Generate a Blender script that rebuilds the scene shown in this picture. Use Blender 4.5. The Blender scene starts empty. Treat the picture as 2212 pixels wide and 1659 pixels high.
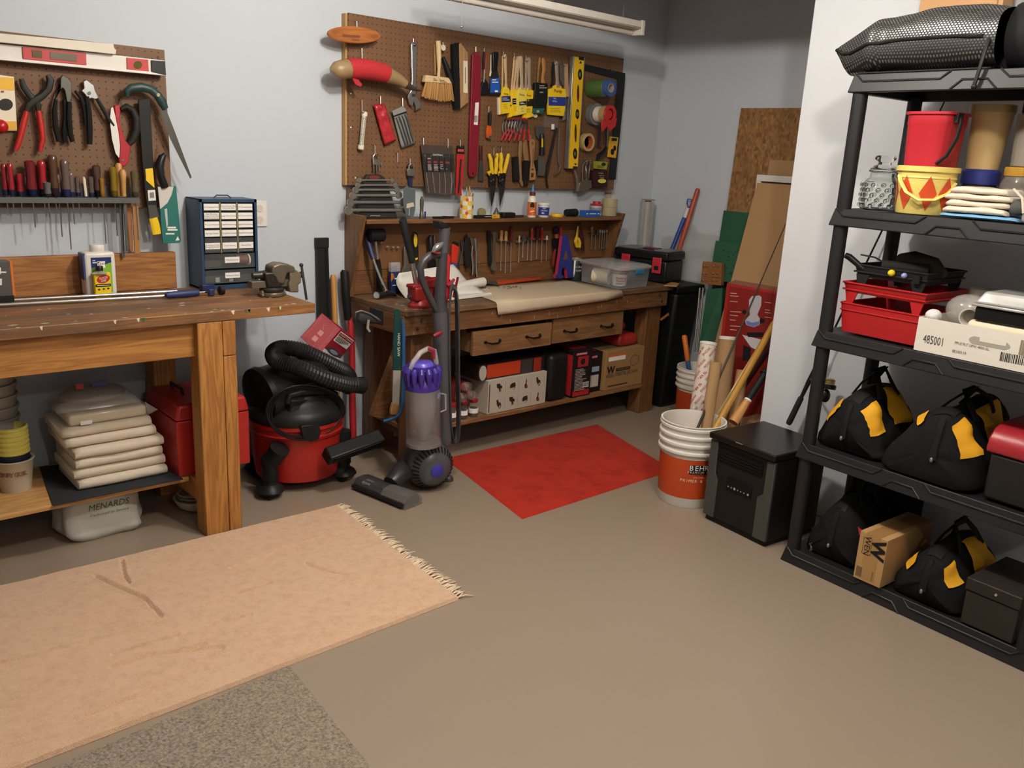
import bpy, bmesh, math, random
from mathutils import Vector, Matrix
random.seed(7)
sc = bpy.context.scene
col = sc.collection
# ---------------------------------------------------------------- camera
FPX = 1854.27; CX = 1106.0; CY = 829.5; H = 1.5
_y, _p, _r = (math.radians(a) for a in (42.185, 15.0085, 3.006))
FW = Vector((math.sin(_y)*math.cos(_p), math.cos(_y)*math.cos(_p), -math.sin(_p)))
RT0 = Vector((math.cos(_y), -math.sin(_y), 0)); UP0 = RT0.cross(FW)
RT = RT0*math.cos(_r) + UP0*math.sin(_r); UPV = -RT0*math.sin(_r) + UP0*math.cos(_r)
EYE = Vector((0, 0, H))
cam = bpy.data.cameras.new('camera'); camo = bpy.data.objects.new('camera', cam); col.objects.link(camo)
m3 = Matrix((RT, UPV, -FW)).transposed()
camo.matrix_world = Matrix.Translation(EYE) @ m3.to_4x4()
cam.sensor_fit = 'HORIZONTAL'; cam.sensor_width = 36.0; cam.lens = FPX/2212*36; cam.clip_start = .02
sc.camera = camo
# ---------------------------------------------------------------- world, lamps, exposure
w = bpy.data.worlds.new('world'); sc.world = w; w.use_nodes = True
w.node_tree.nodes['Background'].inputs[0].default_value = (1, .93, .85, 1)
w.node_tree.nodes['Background'].inputs[1].default_value = .02
def lamp(name, loc, power, rad, colr):
    l = bpy.data.lights.new(name, 'POINT'); l.energy = power; l.shadow_soft_size = rad; l.color = colr
    o = bpy.data.objects.new(name, l); o.location = loc; col.objects.link(o); return o
WARM = (1, .925, .835)
lamp('ceiling_bulb', (1.75, 1.98, 2.45), 70, .06, WARM)
lamp('ceiling_bulb', (1.65, .75, 2.45), 66, .06, WARM)
lamp('ceiling_bulb', (.4, -1.4, 2.45), 28, .06, WARM)
sc.view_settings.view_transform = 'Standard'; sc.view_settings.look = 'None'
sc.view_settings.exposure = 0.0; sc.view_settings.gamma = 1; sc.view_settings.use_curve_mapping = False

# ---------------------------------------------------------------- photo measuring helpers (a sight line met with a plane of the room)
def ray(px, py): return RT*((px-CX)/FPX) - UPV*((py-CY)/FPX) + FW
def P(px, py, y):                      # on the upright plane parallel to the back wall
    d = ray(px, py); return EYE + d*(y/d.y)
def FZ(px, py, z=0):                   # on a level plane
    d = ray(px, py); return EYE + d*((z-H)/d.z)
def PX(px, py, x):
    d = ray(px, py); return EYE + d*(x/d.x)
def pxs(p): return (Vector(p)-EYE).dot(FW)/FPX      # metres per photo pixel at a point
_t = math.radians(3.974)
RO = Vector((2.913, 1.580, 0)); RU = Vector((-math.sin(_t), -math.cos(_t), 0)); RV = Vector((math.cos(_t), -math.sin(_t), 0))
def RK(u, v, z): return RO + RU*u + RV*v + Vector((0, 0, z))
def RP(px, py, v):                     # on a plane parallel to the rack's front
    d = ray(px, py); n = RO+RV*v-EYE; return EYE + d*(n.dot(RV)/d.dot(RV))

# ---------------------------------------------------------------- mesh helpers
class MB:
    def __init__(s): s.v = []; s.f = []
    def add(s, v, f):
        o = len(s.v); s.v += [Vector(p) for p in v]; s.f += [[i+o for i in q] for q in f]; return s
    def box(s, x0, x1, y0, y1, z0, z1):
        return s.hexa([(x0,y0,z0),(x1,y0,z0),(x1,y1,z0),(x0,y1,z0)], [(x0,y0,z1),(x1,y0,z1),(x1,y1,z1),(x0,y1,z1)])
    def hexa(s, a, b):
        n = len(a)
        return s.add(list(a)+list(b), [list(range(n))[::-1], list(range(n, 2*n))] + [[i, (i+1) % n, n+(i+1) % n, n+i] for i in range(n)])
    def prism(s, poly, vec):
        vec = Vector(vec); a = [Vector(p) for p in poly]
        return s.hexa(a, [p+vec for p in a])
    def obox(s, c, ex, ey, ez):          # centre and three half vectors
        c = Vector(c); ex, ey, ez = Vector(ex), Vector(ey), Vector(ez)
        q = [c-ex-ey, c+ex-ey, c+ex+ey, c-ex+ey]
        return s.hexa([p-ez for p in q], [p+ez for p in q])
    def tube(s, pts, r, seg=10, cap=True, closed=False, flat=None):
        pts = [Vector(p) for p in pts]; n = len(pts)
        if not isinstance(r, (list, tuple)): r = [r]*n
        rings = []; prev = None
        for i in range(n):
            if closed: tdir = pts[(i+1) % n]-pts[i-1]
            else: tdir = pts[min(i+1, n-1)]-pts[max(i-1, 0)]
            if tdir.length < 1e-9: tdir = Vector((0, 0, 1))
            tdir.normalize()
            if prev is None:
                a = Vector((0, 0, 1)) if abs(tdir.z) < .9 else Vector((0, 1, 0))
                if flat is not None: a = Vector(flat)
                prev = (a-tdir*a.dot(tdir)).normalized()
            else:
                q = prev-tdir*prev.dot(tdir)
                prev = q.normalized() if q.length > 1e-6 else prev
            b = tdir.cross(prev)
            ri = r[i]; ra, rb = ri if isinstance(ri, (tuple, list)) else (ri, ri)
            rings.append([pts[i]+prev*(math.cos(k*2*math.pi/seg)*ra)+b*(math.sin(k*2*math.pi/seg)*rb) for k in range(seg)])
        o = len(s.v); v = [p for g in rings for p in g]; f = []
        m = n if closed else n-1
        for i in range(m):
            j = (i+1) % n
            for k in range(seg):
                f.append([i*seg+k, i*seg+(k+1) % seg, j*seg+(k+1) % seg, j*seg+k])
        if cap and not closed:
            f.append(list(range(seg))[::-1]); f.append([(n-1)*seg+k for k in range(seg)])
        return s.add(v, f)
    def lathe(s, prof, c=(0,0,0), ax=(0,0,1), seg=24, sx=1.0):
        c = Vector(c); ax = Vector(ax).normalized()
        a = Vector((1,0,0)) if abs(ax.x) < .9 else Vector((0,1,0))
        a = (a-ax*a.dot(ax)).normalized(); b = ax.cross(a)
        v = []; f = []
        for (r, h) in prof:
            for k in range(seg):
                t = k*2*math.pi/seg; v.append(c+ax*h+a*(math.cos(t)*r*sx)+b*(math.sin(t)*r))
        for i in range(len(prof)-1):
            for k in range(seg): f.append([i*seg+k, i*seg+(k+1) % seg, (i+1)*seg+(k+1) % seg, (i+1)*seg+k])
        if prof[0][0] > 1e-5: f.append(list(range(seg))[::-1])
        if prof[-1][0] > 1e-5: f.append([(len(prof)-1)*seg+k for k in range(seg)])
        return s.add(v, f)
    def sheet(s, rows, t=0, nrm=None):
        n = len(rows); m = len(rows[0]); v = [p for r in rows for p in r]
        f = [[i*m+j, i*m+j+1, (i+1)*m+j+1, (i+1)*m+j] for i in range(n-1) for j in range(m-1)]
        return s.add(v, f)
    def ball(s, c, r, seg=14, ring=8):
        rx, ry, rz = r if isinstance(r, (tuple, list)) else (r, r, r)
        v = []; f = []
        for i in range(ring+1):
            ph = math.pi*i/ring
            for k in range(seg):
                th = 2*math.pi*k/seg
                v.append((c[0]+rx*math.sin(ph)*math.cos(th), c[1]+ry*math.sin(ph)*math.sin(th), c[2]-rz*math.cos(ph)))
        for i in range(ring):
            for k in range(seg): f.append([i*seg+k, i*seg+(k+1) % seg, (i+1)*seg+(k+1) % seg, (i+1)*seg+k])
        return s.add(v, f)

def ob(name, mb, mat, bev=0, bseg=2, sub=0, solid=0, ang=38, flatten=False):
    me = bpy.data.meshes.new(name); me.from_pydata([tuple(p) for p in mb.v], [], mb.f)
    bm = bmesh.new(); bm.from_mesh(me)
    bmesh.ops.remove_doubles(bm, verts=bm.verts, dist=1e-6)
    bmesh.ops.recalc_face_normals(bm, faces=bm.faces); bm.to_mesh(me); bm.free()
    if not flatten:
        me.shade_smooth(); me.set_sharp_from_angle(angle=math.radians(ang))
    me.materials.append(mat)
    o = bpy.data.objects.new(name, me); col.objects.link(o)
    if solid: md = o.modifiers.new('thickness', 'SOLIDIFY'); md.thickness = solid; md.offset = 0
    if bev: md = o.modifiers.new('bevel', 'BEVEL'); md.width = bev; md.segments = bseg; md.limit_method = 'ANGLE'; md.angle_limit = math.radians(40); md.use_clamp_overlap = True
    if sub: md = o.modifiers.new('smooth', 'SUBSURF'); md.levels = sub; md.render_levels = sub
    return o

class T:                                  # a thing: an Empty at its base, parts built in room coordinates
    def __init__(s, name, label, cat, loc, rz=0, group=None, kind=None):
        s.e = bpy.data.objects.new(name, None); s.e.empty_display_size = .05; col.objects.link(s.e)
        s.e.location = loc; s.e.rotation_euler = (0, 0, rz)
        s.inv = (Matrix.Translation(Vector(loc)) @ Matrix.Rotation(rz, 4, 'Z')).inverted()
        if label: s.e['label'] = label
        if cat: s.e['category'] = cat
        if group: s.e['group'] = group
        if kind: s.e['kind'] = kind
    def p(s, name, mb, mat, up=None, label=None, local=False, **k):
        o = ob(name, mb, mat, **k)
        if not local: o.data.transform(s.inv)
        o.parent = up if up else s.e
        if label: o['label'] = label
        return o
    def t(s, txt, size, mat, o, xd, yd, up=None, name='lettering', **k):
        me = text_mesh(txt, size, o, xd, yd, **k)
        if me is None: return
        me.materials.append(mat); q = bpy.data.objects.new(name, me); col.objects.link(q)
        me.transform(s.inv); q.parent = up if up else s.e; return q

def one(name, label, cat, mb, mat, group=None, kind=None, base=None, **k):
    if base is None:
        xs = [p.x for p in mb.v]; ys = [p.y for p in mb.v]; zs = [p.z for p in mb.v]
        base = Vector(((min(xs)+max(xs))/2, (min(ys)+max(ys))/2, min(zs)))
    base = Vector(base)
    o = ob(name, mb, mat, **k); o.data.transform(Matrix.Translation(-base)); o.location = base
    if label: o['label'] = label
    if cat: o['category'] = cat
    if group: o['group'] = group
    if kind: o['kind'] = kind
    return o

def copytree(e, loc, rz=0, label=None, group=None):
    c = e.copy(); col.objects.link(c); c.location = loc; c.rotation_euler = (0, 0, rz)
    if label: c['label'] = label
    if group: c['group'] = group
    def rec(a, b):
        for ch in [o for o in bpy.data.objects if o.parent == a]:
            d = ch.copy(); col.objects.link(d); d.parent = b; rec(ch, d)
    rec(e, c); return c

def text_mesh(txt, size, o, xd, yd, align='CENTER', wide=1.0, depth=.0004, bold=0.0, fit=None, shear=0):
    cu = bpy.data.curves.new('lettering', 'FONT'); cu.body = txt; cu.size = 1; cu.align_x = align; cu.align_y = 'CENTER'
    cu.resolution_u = 2; cu.extrude = 0; cu.offset = bold; cu.shear = shear
    tmp = bpy.data.objects.new('lettering', cu)
    me = bpy.data.meshes.new_from_object(tmp)
    bpy.data.objects.remove(tmp); bpy.data.curves.remove(cu)
    if not me.vertices: return None
    xd = Vector(xd).normalized(); yd = Vector(yd); yd = (yd-xd*yd.dot(xd)).normalized(); n = xd.cross(yd)
    if fit:
        xs = [v.co.x for v in me.vertices]; wide = fit/((max(xs)-min(xs))*size)
    for v in me.vertices:
        p = Vector(o)+xd*(v.co.x*size*wide)+yd*(v.co.y*size)+n*depth
        v.co = p
    return me

# ---------------------------------------------------------------- materials
def s2l(c): return c/12.92 if c <= .04045 else ((c+.055)/1.055)**2.4
def C(r, g=None, b=None):
    if isinstance(r, str): r, g, b = int(r[0:2], 16), int(r[2:4], 16), int(r[4:6], 16)
    return (s2l(r/255), s2l(g/255), s2l(b/255), 1)
_mc = {}
def M(hexc, rough=.5, metal=0, var=.06, scale=30, bump=0, bscale=200, coat=0, spec=.5, stretch=(1,1,1)):
    key = (hexc, rough, metal, var, scale, bump, bscale, coat, spec, stretch)
    if key in _mc: return _mc[key]
    m = bpy.data.materials.new('paint_'+hexc); m.use_nodes = True; nt = m.node_tree; b = nt.nodes['Principled BSDF']
    c = C(hexc)
    if max(c[:3]) < .035 and spec == .5 and metal == 0: spec = .25        # dark plastics and rubber shine less
    b.inputs['Roughness'].default_value = rough; b.inputs['Metallic'].default_value = metal
    b.inputs['Specular IOR Level'].default_value = spec
    if coat: b.inputs['Coat Weight'].default_value = coat; b.inputs['Coat Roughness'].default_value = .1
    tc = nt.nodes.new('ShaderNodeTexCoord'); mp = nt.nodes.new('ShaderNodeMapping'); mp.inputs['Scale'].default_value = stretch
    nt.links.new(tc.outputs['Object'], mp.inputs[0])
    n = nt.nodes.new('ShaderNodeTexNoise'); n.inputs['Scale'].default_value = scale; n.inputs['Detail'].default_value = 4
    nt.links.new(mp.outputs[0], n.inputs['Vector'])
    mx = nt.nodes.new('ShaderNodeMix'); mx.data_type = 'RGBA'
    mx.inputs[6].default_value = tuple(max(0, x*(1-var)) for x in c[:3])+(1,)
    mx.inputs[7].default_value = tuple(min(1, x*(1+var)) for x in c[:3])+(1,)
    nt.links.new(n.outputs['Fac'], mx.inputs[0]); nt.links.new(mx.outputs[2], b.inputs['Base Color'])
    if bump:
        n2 = nt.nodes.new('ShaderNodeTexNoise'); n2.inputs['Scale'].default_value = bscale; n2.inputs['Detail'].default_value = 3
        nt.links.new(mp.outputs[0], n2.inputs['Vector'])
        bp = nt.nodes.new('ShaderNodeBump'); bp.inputs['Strength'].default_value = bump; bp.inputs['Distance'].default_value = .003
        nt.links.new(n2.outputs['Fac'], bp.inputs['Height']); nt.links.new(bp.outputs[0], b.inputs['Normal'])
    _mc[key] = m; return m
def ramp(nt, src, stops):
    r = nt.nodes.new('ShaderNodeValToRGB'); e = r.color_ramp.elements
    while len(e) > 1: e.remove(e[-1])
    e[0].position = stops[0][0]; e[0].color = stops[0][1]
    for p, c in stops[1:]:
        q = e.new(p); q.color = c
    nt.links.new(src, r.inputs[0]); return r.outputs[0]
def wood(name, c1, c2, axis='x', rough=.55, k=1.0, knots=True, stain=0, bump=.15):
    key = ('w', name, c1, c2, axis)
    if key in _mc: return _mc[key]
    m = bpy.data.materials.new(name); m.use_nodes = True; nt = m.node_tree; b = nt.nodes['Principled BSDF']; L = nt.links.new
    tc = nt.nodes.new('ShaderNodeTexCoord'); mp = nt.nodes.new('ShaderNodeMapping')
    sc_ = {'x': (1.2, 14, 14), 'y': (14, 1.2, 14), 'z': (14, 14, 1.2)}[axis]
    mp.inputs['Scale'].default_value = tuple(a*k for a in sc_); L(tc.outputs['Object'], mp.inputs[0])
    n = nt.nodes.new('ShaderNodeTexNoise'); n.inputs['Scale'].default_value = 1.6; n.inputs['Detail'].default_value = 3; n.inputs['Distortion'].default_value = 1.2
    L(mp.outputs[0], n.inputs['Vector'])
    mul = nt.nodes.new('ShaderNodeMath'); mul.operation = 'MULTIPLY'; mul.inputs[1].default_value = 9; L(n.outputs['Fac'], mul.inputs[0])
    fr = nt.nodes.new('ShaderNodeMath'); fr.operation = 'PINGPONG'; fr.inputs[1].default_value = 1; L(mul.outputs[0], fr.inputs[0])
    n3 = nt.nodes.new('ShaderNodeTexNoise'); n3.inputs['Scale'].default_value = 9; n3.inputs['Detail'].default_value = 5; L(mp.outputs[0], n3.inputs['Vector'])
    ad = nt.nodes.new('ShaderNodeMath'); ad.operation = 'MULTIPLY_ADD'; ad.inputs[1].default_value = .55; L(fr.outputs[0], ad.inputs[0])
    h = nt.nodes.new('ShaderNodeMath'); h.operation = 'MULTIPLY'; h.inputs[1].default_value = .5; L(n3.outputs['Fac'], h.inputs[0]); L(h.outputs[0], ad.inputs[2])
    out = ramp(nt, ad.outputs[0], [(.15, C(c2)), (.85, C(c1))])
    if stain:
        n4 = nt.nodes.new('ShaderNodeTexNoise'); n4.inputs['Scale'].default_value = 2.2; n4.inputs['Detail'].default_value = 6; n4.inputs['Roughness'].default_value = .65
        mp2 = nt.nodes.new('ShaderNodeMapping'); mp2.inputs['Scale'].default_value = {'x': (1, 3, 3), 'y': (3, 1, 3), 'z': (3, 3, 1)}[axis]
        L(tc.outputs['Object'], mp2.inputs[0]); L(mp2.outputs[0], n4.inputs['Vector'])
        f = ramp(nt, n4.outputs['Fac'], [(.4, (0,0,0,1)), (.62, (stain,)*3+(1,))])
        mx = nt.nodes.new('ShaderNodeMix'); mx.data_type = 'RGBA'; L(f, mx.inputs[0]); L(out, mx.inputs[6]); mx.inputs[7].default_value = C('4a4038'); out = mx.outputs[2]
    L(out, b.inputs['Base Color']); b.inputs['Roughness'].default_value = rough
    bp = nt.nodes.new('ShaderNodeBump'); bp.inputs['Strength'].default_value = bump; bp.inputs['Distance'].default_value = .002
    L(ad.outputs[0], bp.inputs['Height']); L(bp.outputs[0], b.inputs['Normal'])
    _mc[key] = m; return m
def clear(hexc='ffffff', alpha=.25, rough=.08, key2=''):
    key = ('clear', hexc, alpha, rough)
    if key in _mc: return _mc[key]
    m = bpy.data.materials.new('clear_plastic'); m.use_nodes = True; nt = m.node_tree; b = nt.nodes['Principled BSDF']
    b.inputs['Base Color'].default_value = C(hexc); b.inputs['Roughness'].default_value = rough; b.inputs['Alpha'].default_value = alpha
    b.inputs['Specular IOR Level'].default_value = .8
    _mc[key] = m; return m
def glass(hexc='f4f7f5', rough=.03):
    key = ('glass', hexc, rough)
    if key in _mc: return _mc[key]
    m = bpy.data.materials.new('glass'); m.use_nodes = True; b = m.node_tree.nodes['Principled BSDF']
    b.inputs['Base Color'].default_value = C(hexc); b.inputs['Roughness'].default_value = rough
    b.inputs['Transmission Weight'].default_value = 1; b.inputs['IOR'].default_value = 1.3
    _mc[key] = m; return m
STEEL = M('b9b9b6', .28, 1, .08); DSTEEL = M('6a6a68', .38, .9, .15); CHROME = M('d8d8d6', .12, 1, .03)
BLACK = M('131314', .5, 0, .15, spec=.3); BLACKP = M('171718', .38, 0, .1, spec=.35); RUBBER = M('111112', .75, 0, .15, spec=.3)
WHITE = M('e9e6df', .5); INK = M('18181a', .6); RED = M('b3201d', .42); YEL = M('f0c519', .45)
KRAFT = M('b08a5c', .8, 0, .08, 12); PAPERW = M('efece4', .75, 0, .03)
# ================================================================= the room
def pegmat():
    m = bpy.data.materials.new('pegboard'); m.use_nodes = True; nt = m.node_tree; b = nt.nodes['Principled BSDF']; L = nt.links.new
    tc = nt.nodes.new('ShaderNodeTexCoord'); sp = nt.nodes.new('ShaderNodeSeparateXYZ'); L(tc.outputs['Object'], sp.inputs[0])
    ds = []
    for ax in ('X', 'Z'):
        a = nt.nodes.new('ShaderNodeMath'); a.operation = 'DIVIDE'; a.inputs[1].default_value = .0254; L(sp.outputs[ax], a.inputs[0])
        f = nt.nodes.new('ShaderNodeMath'); f.operation = 'FRACT'; L(a.outputs[0], f.inputs[0])
        s_ = nt.nodes.new('ShaderNodeMath'); s_.operation = 'SUBTRACT'; s_.inputs[1].default_value = .5; L(f.outputs[0], s_.inputs[0])
        q = nt.nodes.new('ShaderNodeMath'); q.operation = 'MULTIPLY'; L(s_.outputs[0], q.inputs[0]); L(s_.outputs[0], q.inputs[1]); ds.append(q)
    ad = nt.nodes.new('ShaderNodeMath'); ad.operation = 'ADD'; L(ds[0].outputs[0], ad.inputs[0]); L(ds[1].outputs[0], ad.inputs[1])
    lt = nt.nodes.new('ShaderNodeMath'); lt.operation = 'LESS_THAN'; lt.inputs[1].default_value = .0135; L(ad.outputs[0], lt.inputs[0])
    n = nt.nodes.new('ShaderNodeTexNoise'); n.inputs['Scale'].default_value = 4; n.inputs['Detail'].default_value = 8; L(tc.outputs['Object'], n.inputs['Vector'])
    base = ramp(nt, n.outputs['Fac'], [(.3, C('64452b')), (.7, C('765436'))])
    mx = nt.nodes.new('ShaderNodeMix'); mx.data_type = 'RGBA'; L(lt.outputs[0], mx.inputs[0]); L(base, mx.inputs[6]); mx.inputs[7].default_value = C('2c1b10')
    L(mx.outputs[2], b.inputs['Base Color']); b.inputs['Roughness'].default_value = .62
    return m
PEG = pegmat()
WALL = M('c1c8cf', .85, 0, .015, 3, .05, 300); WALLW = M('d1d4d8', .85, 0, .01, 3, .05, 300)
def floormat():
    m = M('8f8070', .34, 0, .035, 1.4, .02, 60); return m
def struct(name, mb, mat, label, **k): return one(name, label, None, mb, mat, kind='structure', **k)
struct('floor', MB().box(-3, 4.6, -3, 3.8, -.1, 0), floormat(), 'grey-taupe painted concrete floor')
struct('wall_back', MB().box(-3, 4.57, 3.66, 3.78, 0, 2.6), WALL, 'pale blue-grey painted wall behind both workbenches')
struct('wall_recess', MB().box(4.45, 4.57, 2.07, 3.66, 0, 2.6), WALL, 'pale grey wall of the dim corner recess')
struct('wall_partition', MB().box(3.45, 4.57, -3, 2.07, 0, 2.6), WALLW, 'white wall end behind the black shelving rack', bev=.004)
struct('wall_left', MB().box(-3.12, -3, -3, 3.78, 0, 2.6), WALL, 'pale wall out of view on the left')
struct('wall_front', MB().box(-3.12, 4.57, -3.12, -3, 0, 2.6), WALL, 'pale wall behind the camera')
struct('ceiling', MB().box(-3.12, 4.57, -3.12, 3.78, 2.6, 2.7), M('e6e4e0', .9), 'white ceiling above the workshop')
struct('shade_beam_1', MB().box(3.2, 3.36, -3, 3.66, 2.287, 2.6), WALLW, 'boxed ceiling beam added out of view to shade the top of the corner recess')  # unseen beam, added to cast the shadow along the recess top

# ================================================================= left workbench
PINE = wood('pine', 'b5803f', '8f5a26', 'x'); PINEZ = wood('pine_upright', 'b5803f', '8d5825', 'z'); PINEY = wood('pine_cross', 'ad783c', '8a5626', 'y')
TOPW = wood('worn_bench_top', '9a6a3a', '6f4623', 'x', .5, 1, stain=.75); PLY = wood('plywood', 'c89c62', 'a97a42', 'x', .6)
lb = T('workbench', 'long pine workbench with paint-splashed top, dark cloth bundle on its shelf', 'workbench', (.5, 3.3, 0))
for i, (a, b_) in enumerate(((3.04, 3.18), (3.183, 3.32), (3.323, 3.46), (3.463, 3.60))):
    lb.p('plank', MB().box(-.75, 1.675, a, b_, .846, .884), TOPW, bev=.003)
lb.p('backboard', MB().box(-.75, 1.34, 3.60, 3.638, .884, 1.035), wood('backboard_pine', 'a8733a', '7c4d24', 'x'), bev=.003)
lb.p('apron', MB().box(-.75, 1.20, 3.075, 3.113, .715, .846), PINE, bev=.003)
for x in (-.6, 1.197):
    yl = 3.042 if x > 0 else 3.118; lb.p('leg', MB().box(x, x+.094, yl, yl+.088, 0, .846 if x > 0 else .714), PINEZ, bev=.004)
    if x > 0:
        lb.p('leg_cap', MB().box(x+.0955, x+.146, 3.042, 3.13, .712, .845), PINEZ, bev=.003)
        lb.p('leg_board', MB().box(x+.0955, x+.146, 3.042, 3.13, 0, .71), PINEZ, bev=.003)
    lb.p('leg', MB().box(x, x+.094, 3.53, 3.62, 0, .846), PINEZ, bev=.004)
lb.p('stretcher', MB().box(1.20, 1.238, 3.132, 3.53, .12, .2085), PINEY, bev=.003)
lb.p('end_rail', MB().box(1.26, 1.298, 3.132, 3.53, .715, .846), PINEY, bev=.003)
lb.p('lower_shelf', MB().box(-.75, 1.19, 3.175, 3.6, .19, .209), PLY, bev=.002)
lb.p('shelf_rail', MB().box(-.75, 1.19, 3.50, 3.54, .12, .189), PINE, bev=.002)
random.seed(3)
sp = MB(); spg = MB()
for i in range(34):
    x = random.uniform(.55, 1.6); y = random.uniform(3.045, 3.4) if i > 16 else random.uniform(3.042, 3.1)
    r = random.uniform(.0015, .005)
    (sp if random.random() < .7 else spg).lathe([(r, 0), (r*.6, .0005)], (x, y, .8842), (0, 0, 1), 7, random.uniform(1, 4))
for i in range(12):
    x = random.uniform(.55, 1.6); r = random.uniform(.003, .008); (sp if i % 3 else spg).prism([(x-r, 3.0395, .882), (x+r, 3.0395, .8835), (x+r*.5, 3.0395, .874-r), (x-r*.3, 3.0395, .872)], (0, .0004, 0))
for m_, c_ in ((sp, 'd8d2c4'), (spg, '2f5a36')): lb.p('paint_splash', m_, M(c_, .6), label='dried paint drips on the bench top')['kind'] = 'stuff'
sp = MB()
for i in range(22):
    x = random.uniform(2.25, 3.9); z = random.uniform(.68, .755); sp.prism([(x, 3.1795, z), (x+.003, 3.1795, z), (x+.004, 3.1795, z-random.uniform(.01, .03)), (x+.001, 3.1795, z-.012)], (0, .0004, 0))
    x = random.uniform(2.23, 2.6); y = random.uniform(3.18, 3.4); r = random.uniform(.002, .007); sp.lathe([(r, 0), (r*.6, .0004)], (x, y, .7872), (0, 0, 1), 7, random.uniform(1, 3))
SPL = sp

# ================================================================= right workbench
OAK = wood('old_bench_wood', '7f5733', '5c3b20', 'x', .5); OAKZ = wood('old_bench_wood_upright', '7f5733', '593a1f', 'z', .5); OAKY = wood('old_bench_wood_cross', '7b5431', '573820', 'y', .5)
rb = T('workbench', 'older wooden workbench with two drawers and a tool shelf below the large pegboard', 'workbench', (3.1, 3.4, 0))
TOPR = wood('scarred_bench_top', '80603f', '5a4029', 'x', .55, 1, stain=.6)
for a, b_ in ((3.165, 3.30), (3.303, 3.45), (3.453, 3.655)):
    rb.p('plank', MB().box(2.2, 4.13, a, b_, .762, .787), TOPR, bev=.002)
rb.p('paint_splash', SPL, M('b9a583', .6), label='dried cream paint drips')['kind'] = 'stuff'
rb.p('apron', MB().box(2.2, 4.10, 3.18, 3.218, .668, .7615), OAK, bev=.003)
rb.p('end_apron', MB().box(2.2, 2.238, 3.219, 3.65, .668, .7615), OAKY, bev=.003)
for x0 in (2.27, 3.972):
    for y0 in (3.22, 3.54): rb.p('leg', MB().box(x0, x0+.13, y0, y0+.09, 0, .7615 if y0 > 3.3 else .668), OAKZ, bev=.003)
    rb.p('side_rail', MB().box(x0+.045, x0+.085, 3.31, 3.54, .12, .19), OAKY, bev=.002)
rb.p('lower_shelf', MB().box(2.28, 3.965, 3.2, 3.6, .172, .193), wood('shelf_board', '8f683f', '664628', 'x', .6), bev=.002)
rb.p('brace', MB().prism([P(805, 900, 3.3), P(830, 905, 3.3), P(878, 770, 3.3), P(858, 755, 3.3)], (0, .04, 0)), OAK, bev=.002)
for x, z in ((2.3, .735), (2.275, .70), (4.02, .735), (4.045, .70)):
    rb.p('bolt', MB().lathe([(.0, -.006), (.008, -.005), (.009, 0)], (x, 3.18, z), (0, 1, 0), 10), DSTEEL)
HW = wood('drawer_wood', '8a6540', '6d4c2d', 'x', .5)
for (x0, x1, z0, z1, yf) in ((2.616, 3.150, .526, .648, 3.185), (3.177, 3.737, .526, .663, 3.2)):
    dr = rb.p('drawer', MB().box(x0, x1, yf, yf+.02, z0, z1).box(x0+.01, x1-.01, yf+.02, yf+.4, z0+.01, z1-.015), HW, bev=.002)
    for fx in (.23, .75):
        xc = x0+(x1-x0)*fx
        pts = [(xc-.045, yf-.002, .59), (xc-.04, yf-.018, .588), (xc-.02, yf-.024, .583), (xc+.02, yf-.024, .583), (xc+.04, yf-.018, .588), (xc+.045, yf-.002, .59)]
        h = rb.p('handle', MB().tube(pts, [.005, .004, .0055, .0055, .004, .005], 8).ball((xc-.047, yf-.003, .59), (.011, .004, .008), 8, 6).ball((xc+.047, yf-.003, .59), (.011, .004, .008), 8, 6), M('1d1a18', .35, .6), up=dr, label='dark cast drawer pull')
for x0 in (2.60, 3.155, 3.74): rb.p('drawer_runner', MB().box(x0, x0+.016, 3.24, 3.6, .64, .668), OAKY)
# hutch: tapered side boards, shelf, back panels
def taper(x0, x1): return MB().hexa([(x0, 3.61, .787), (x1, 3.61, .787), (x1, 3.655, .787), (x0, 3.655, .787)], [(x0, 3.495, 1.185), (x1, 3.495, 1.185), (x1, 3.655, 1.185), (x0, 3.655, 1.185)])
rb.p('side_board', taper(2.175, 2.198), OAKZ, bev=.002); rb.p('side_board', taper(4.0, 4.022), OAKZ, bev=.002)
rb.p('upper_shelf', MB().box(2.199, 3.999, 3.495, 3.655, 1.146, 1.165), OAK, bev=.002)
rb.p('back_board', MB().box(2.199, 3.999, 3.64, 3.656, .789, .905), wood('back_pine', '7d5632', '5d3c22', 'x', .5), bev=.002)
rb.p('back_panel', MB().box(2.199, 3.999, 3.64, 3.656, .908, 1.144), M('764f2d', .6, 0, .12, 5))
for x in (2.185, 4.0): rb.p('furring_strip', MB().box(x, x+.03, 3.628, 3.659, 1.187, 1.30), OAKZ)

# ================================================================= pegboards
pg = T('pegboard', 'large brown pegboard crowded with tools above the drawer workbench', 'pegboard', (3.1, 3.64, 1.317))
pg.p('panel', MB().box(2.173, 4.033, 3.62, 3.627, 1.317, 2.073), PEG)
WSTR = M('b08a58', .6)
for x in (2.173, 4.0): pg.p('furring_strip', MB().box(x-.012 if x < 3 else x, x+.03, 3.6275, 3.659, 1.317, 2.07), WSTR)
for z in (1.32, 2.03): pg.p('furring_strip', MB().box(2.205, 3.998, 3.6275, 3.659, z, z+.035), WSTR)
q0 = P(355, 108, 3.62); q1 = P(367, 448, 3.62)
lp = T('pegboard', 'brown pegboard with a long white level across its top, over the left workbench', 'pegboard', (.9, 3.64, q1.z))
lp.p('panel', MB().box(.3, q0.x, 3.62, 3.627, q1.z, q0.z), PEG)
for z in (q1.z+.002, q0.z-.04): lp.p('furring_strip', MB().box(.3, q0.x-.03, 3.6275, 3.659, z, z+.035), WSTR)
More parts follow.
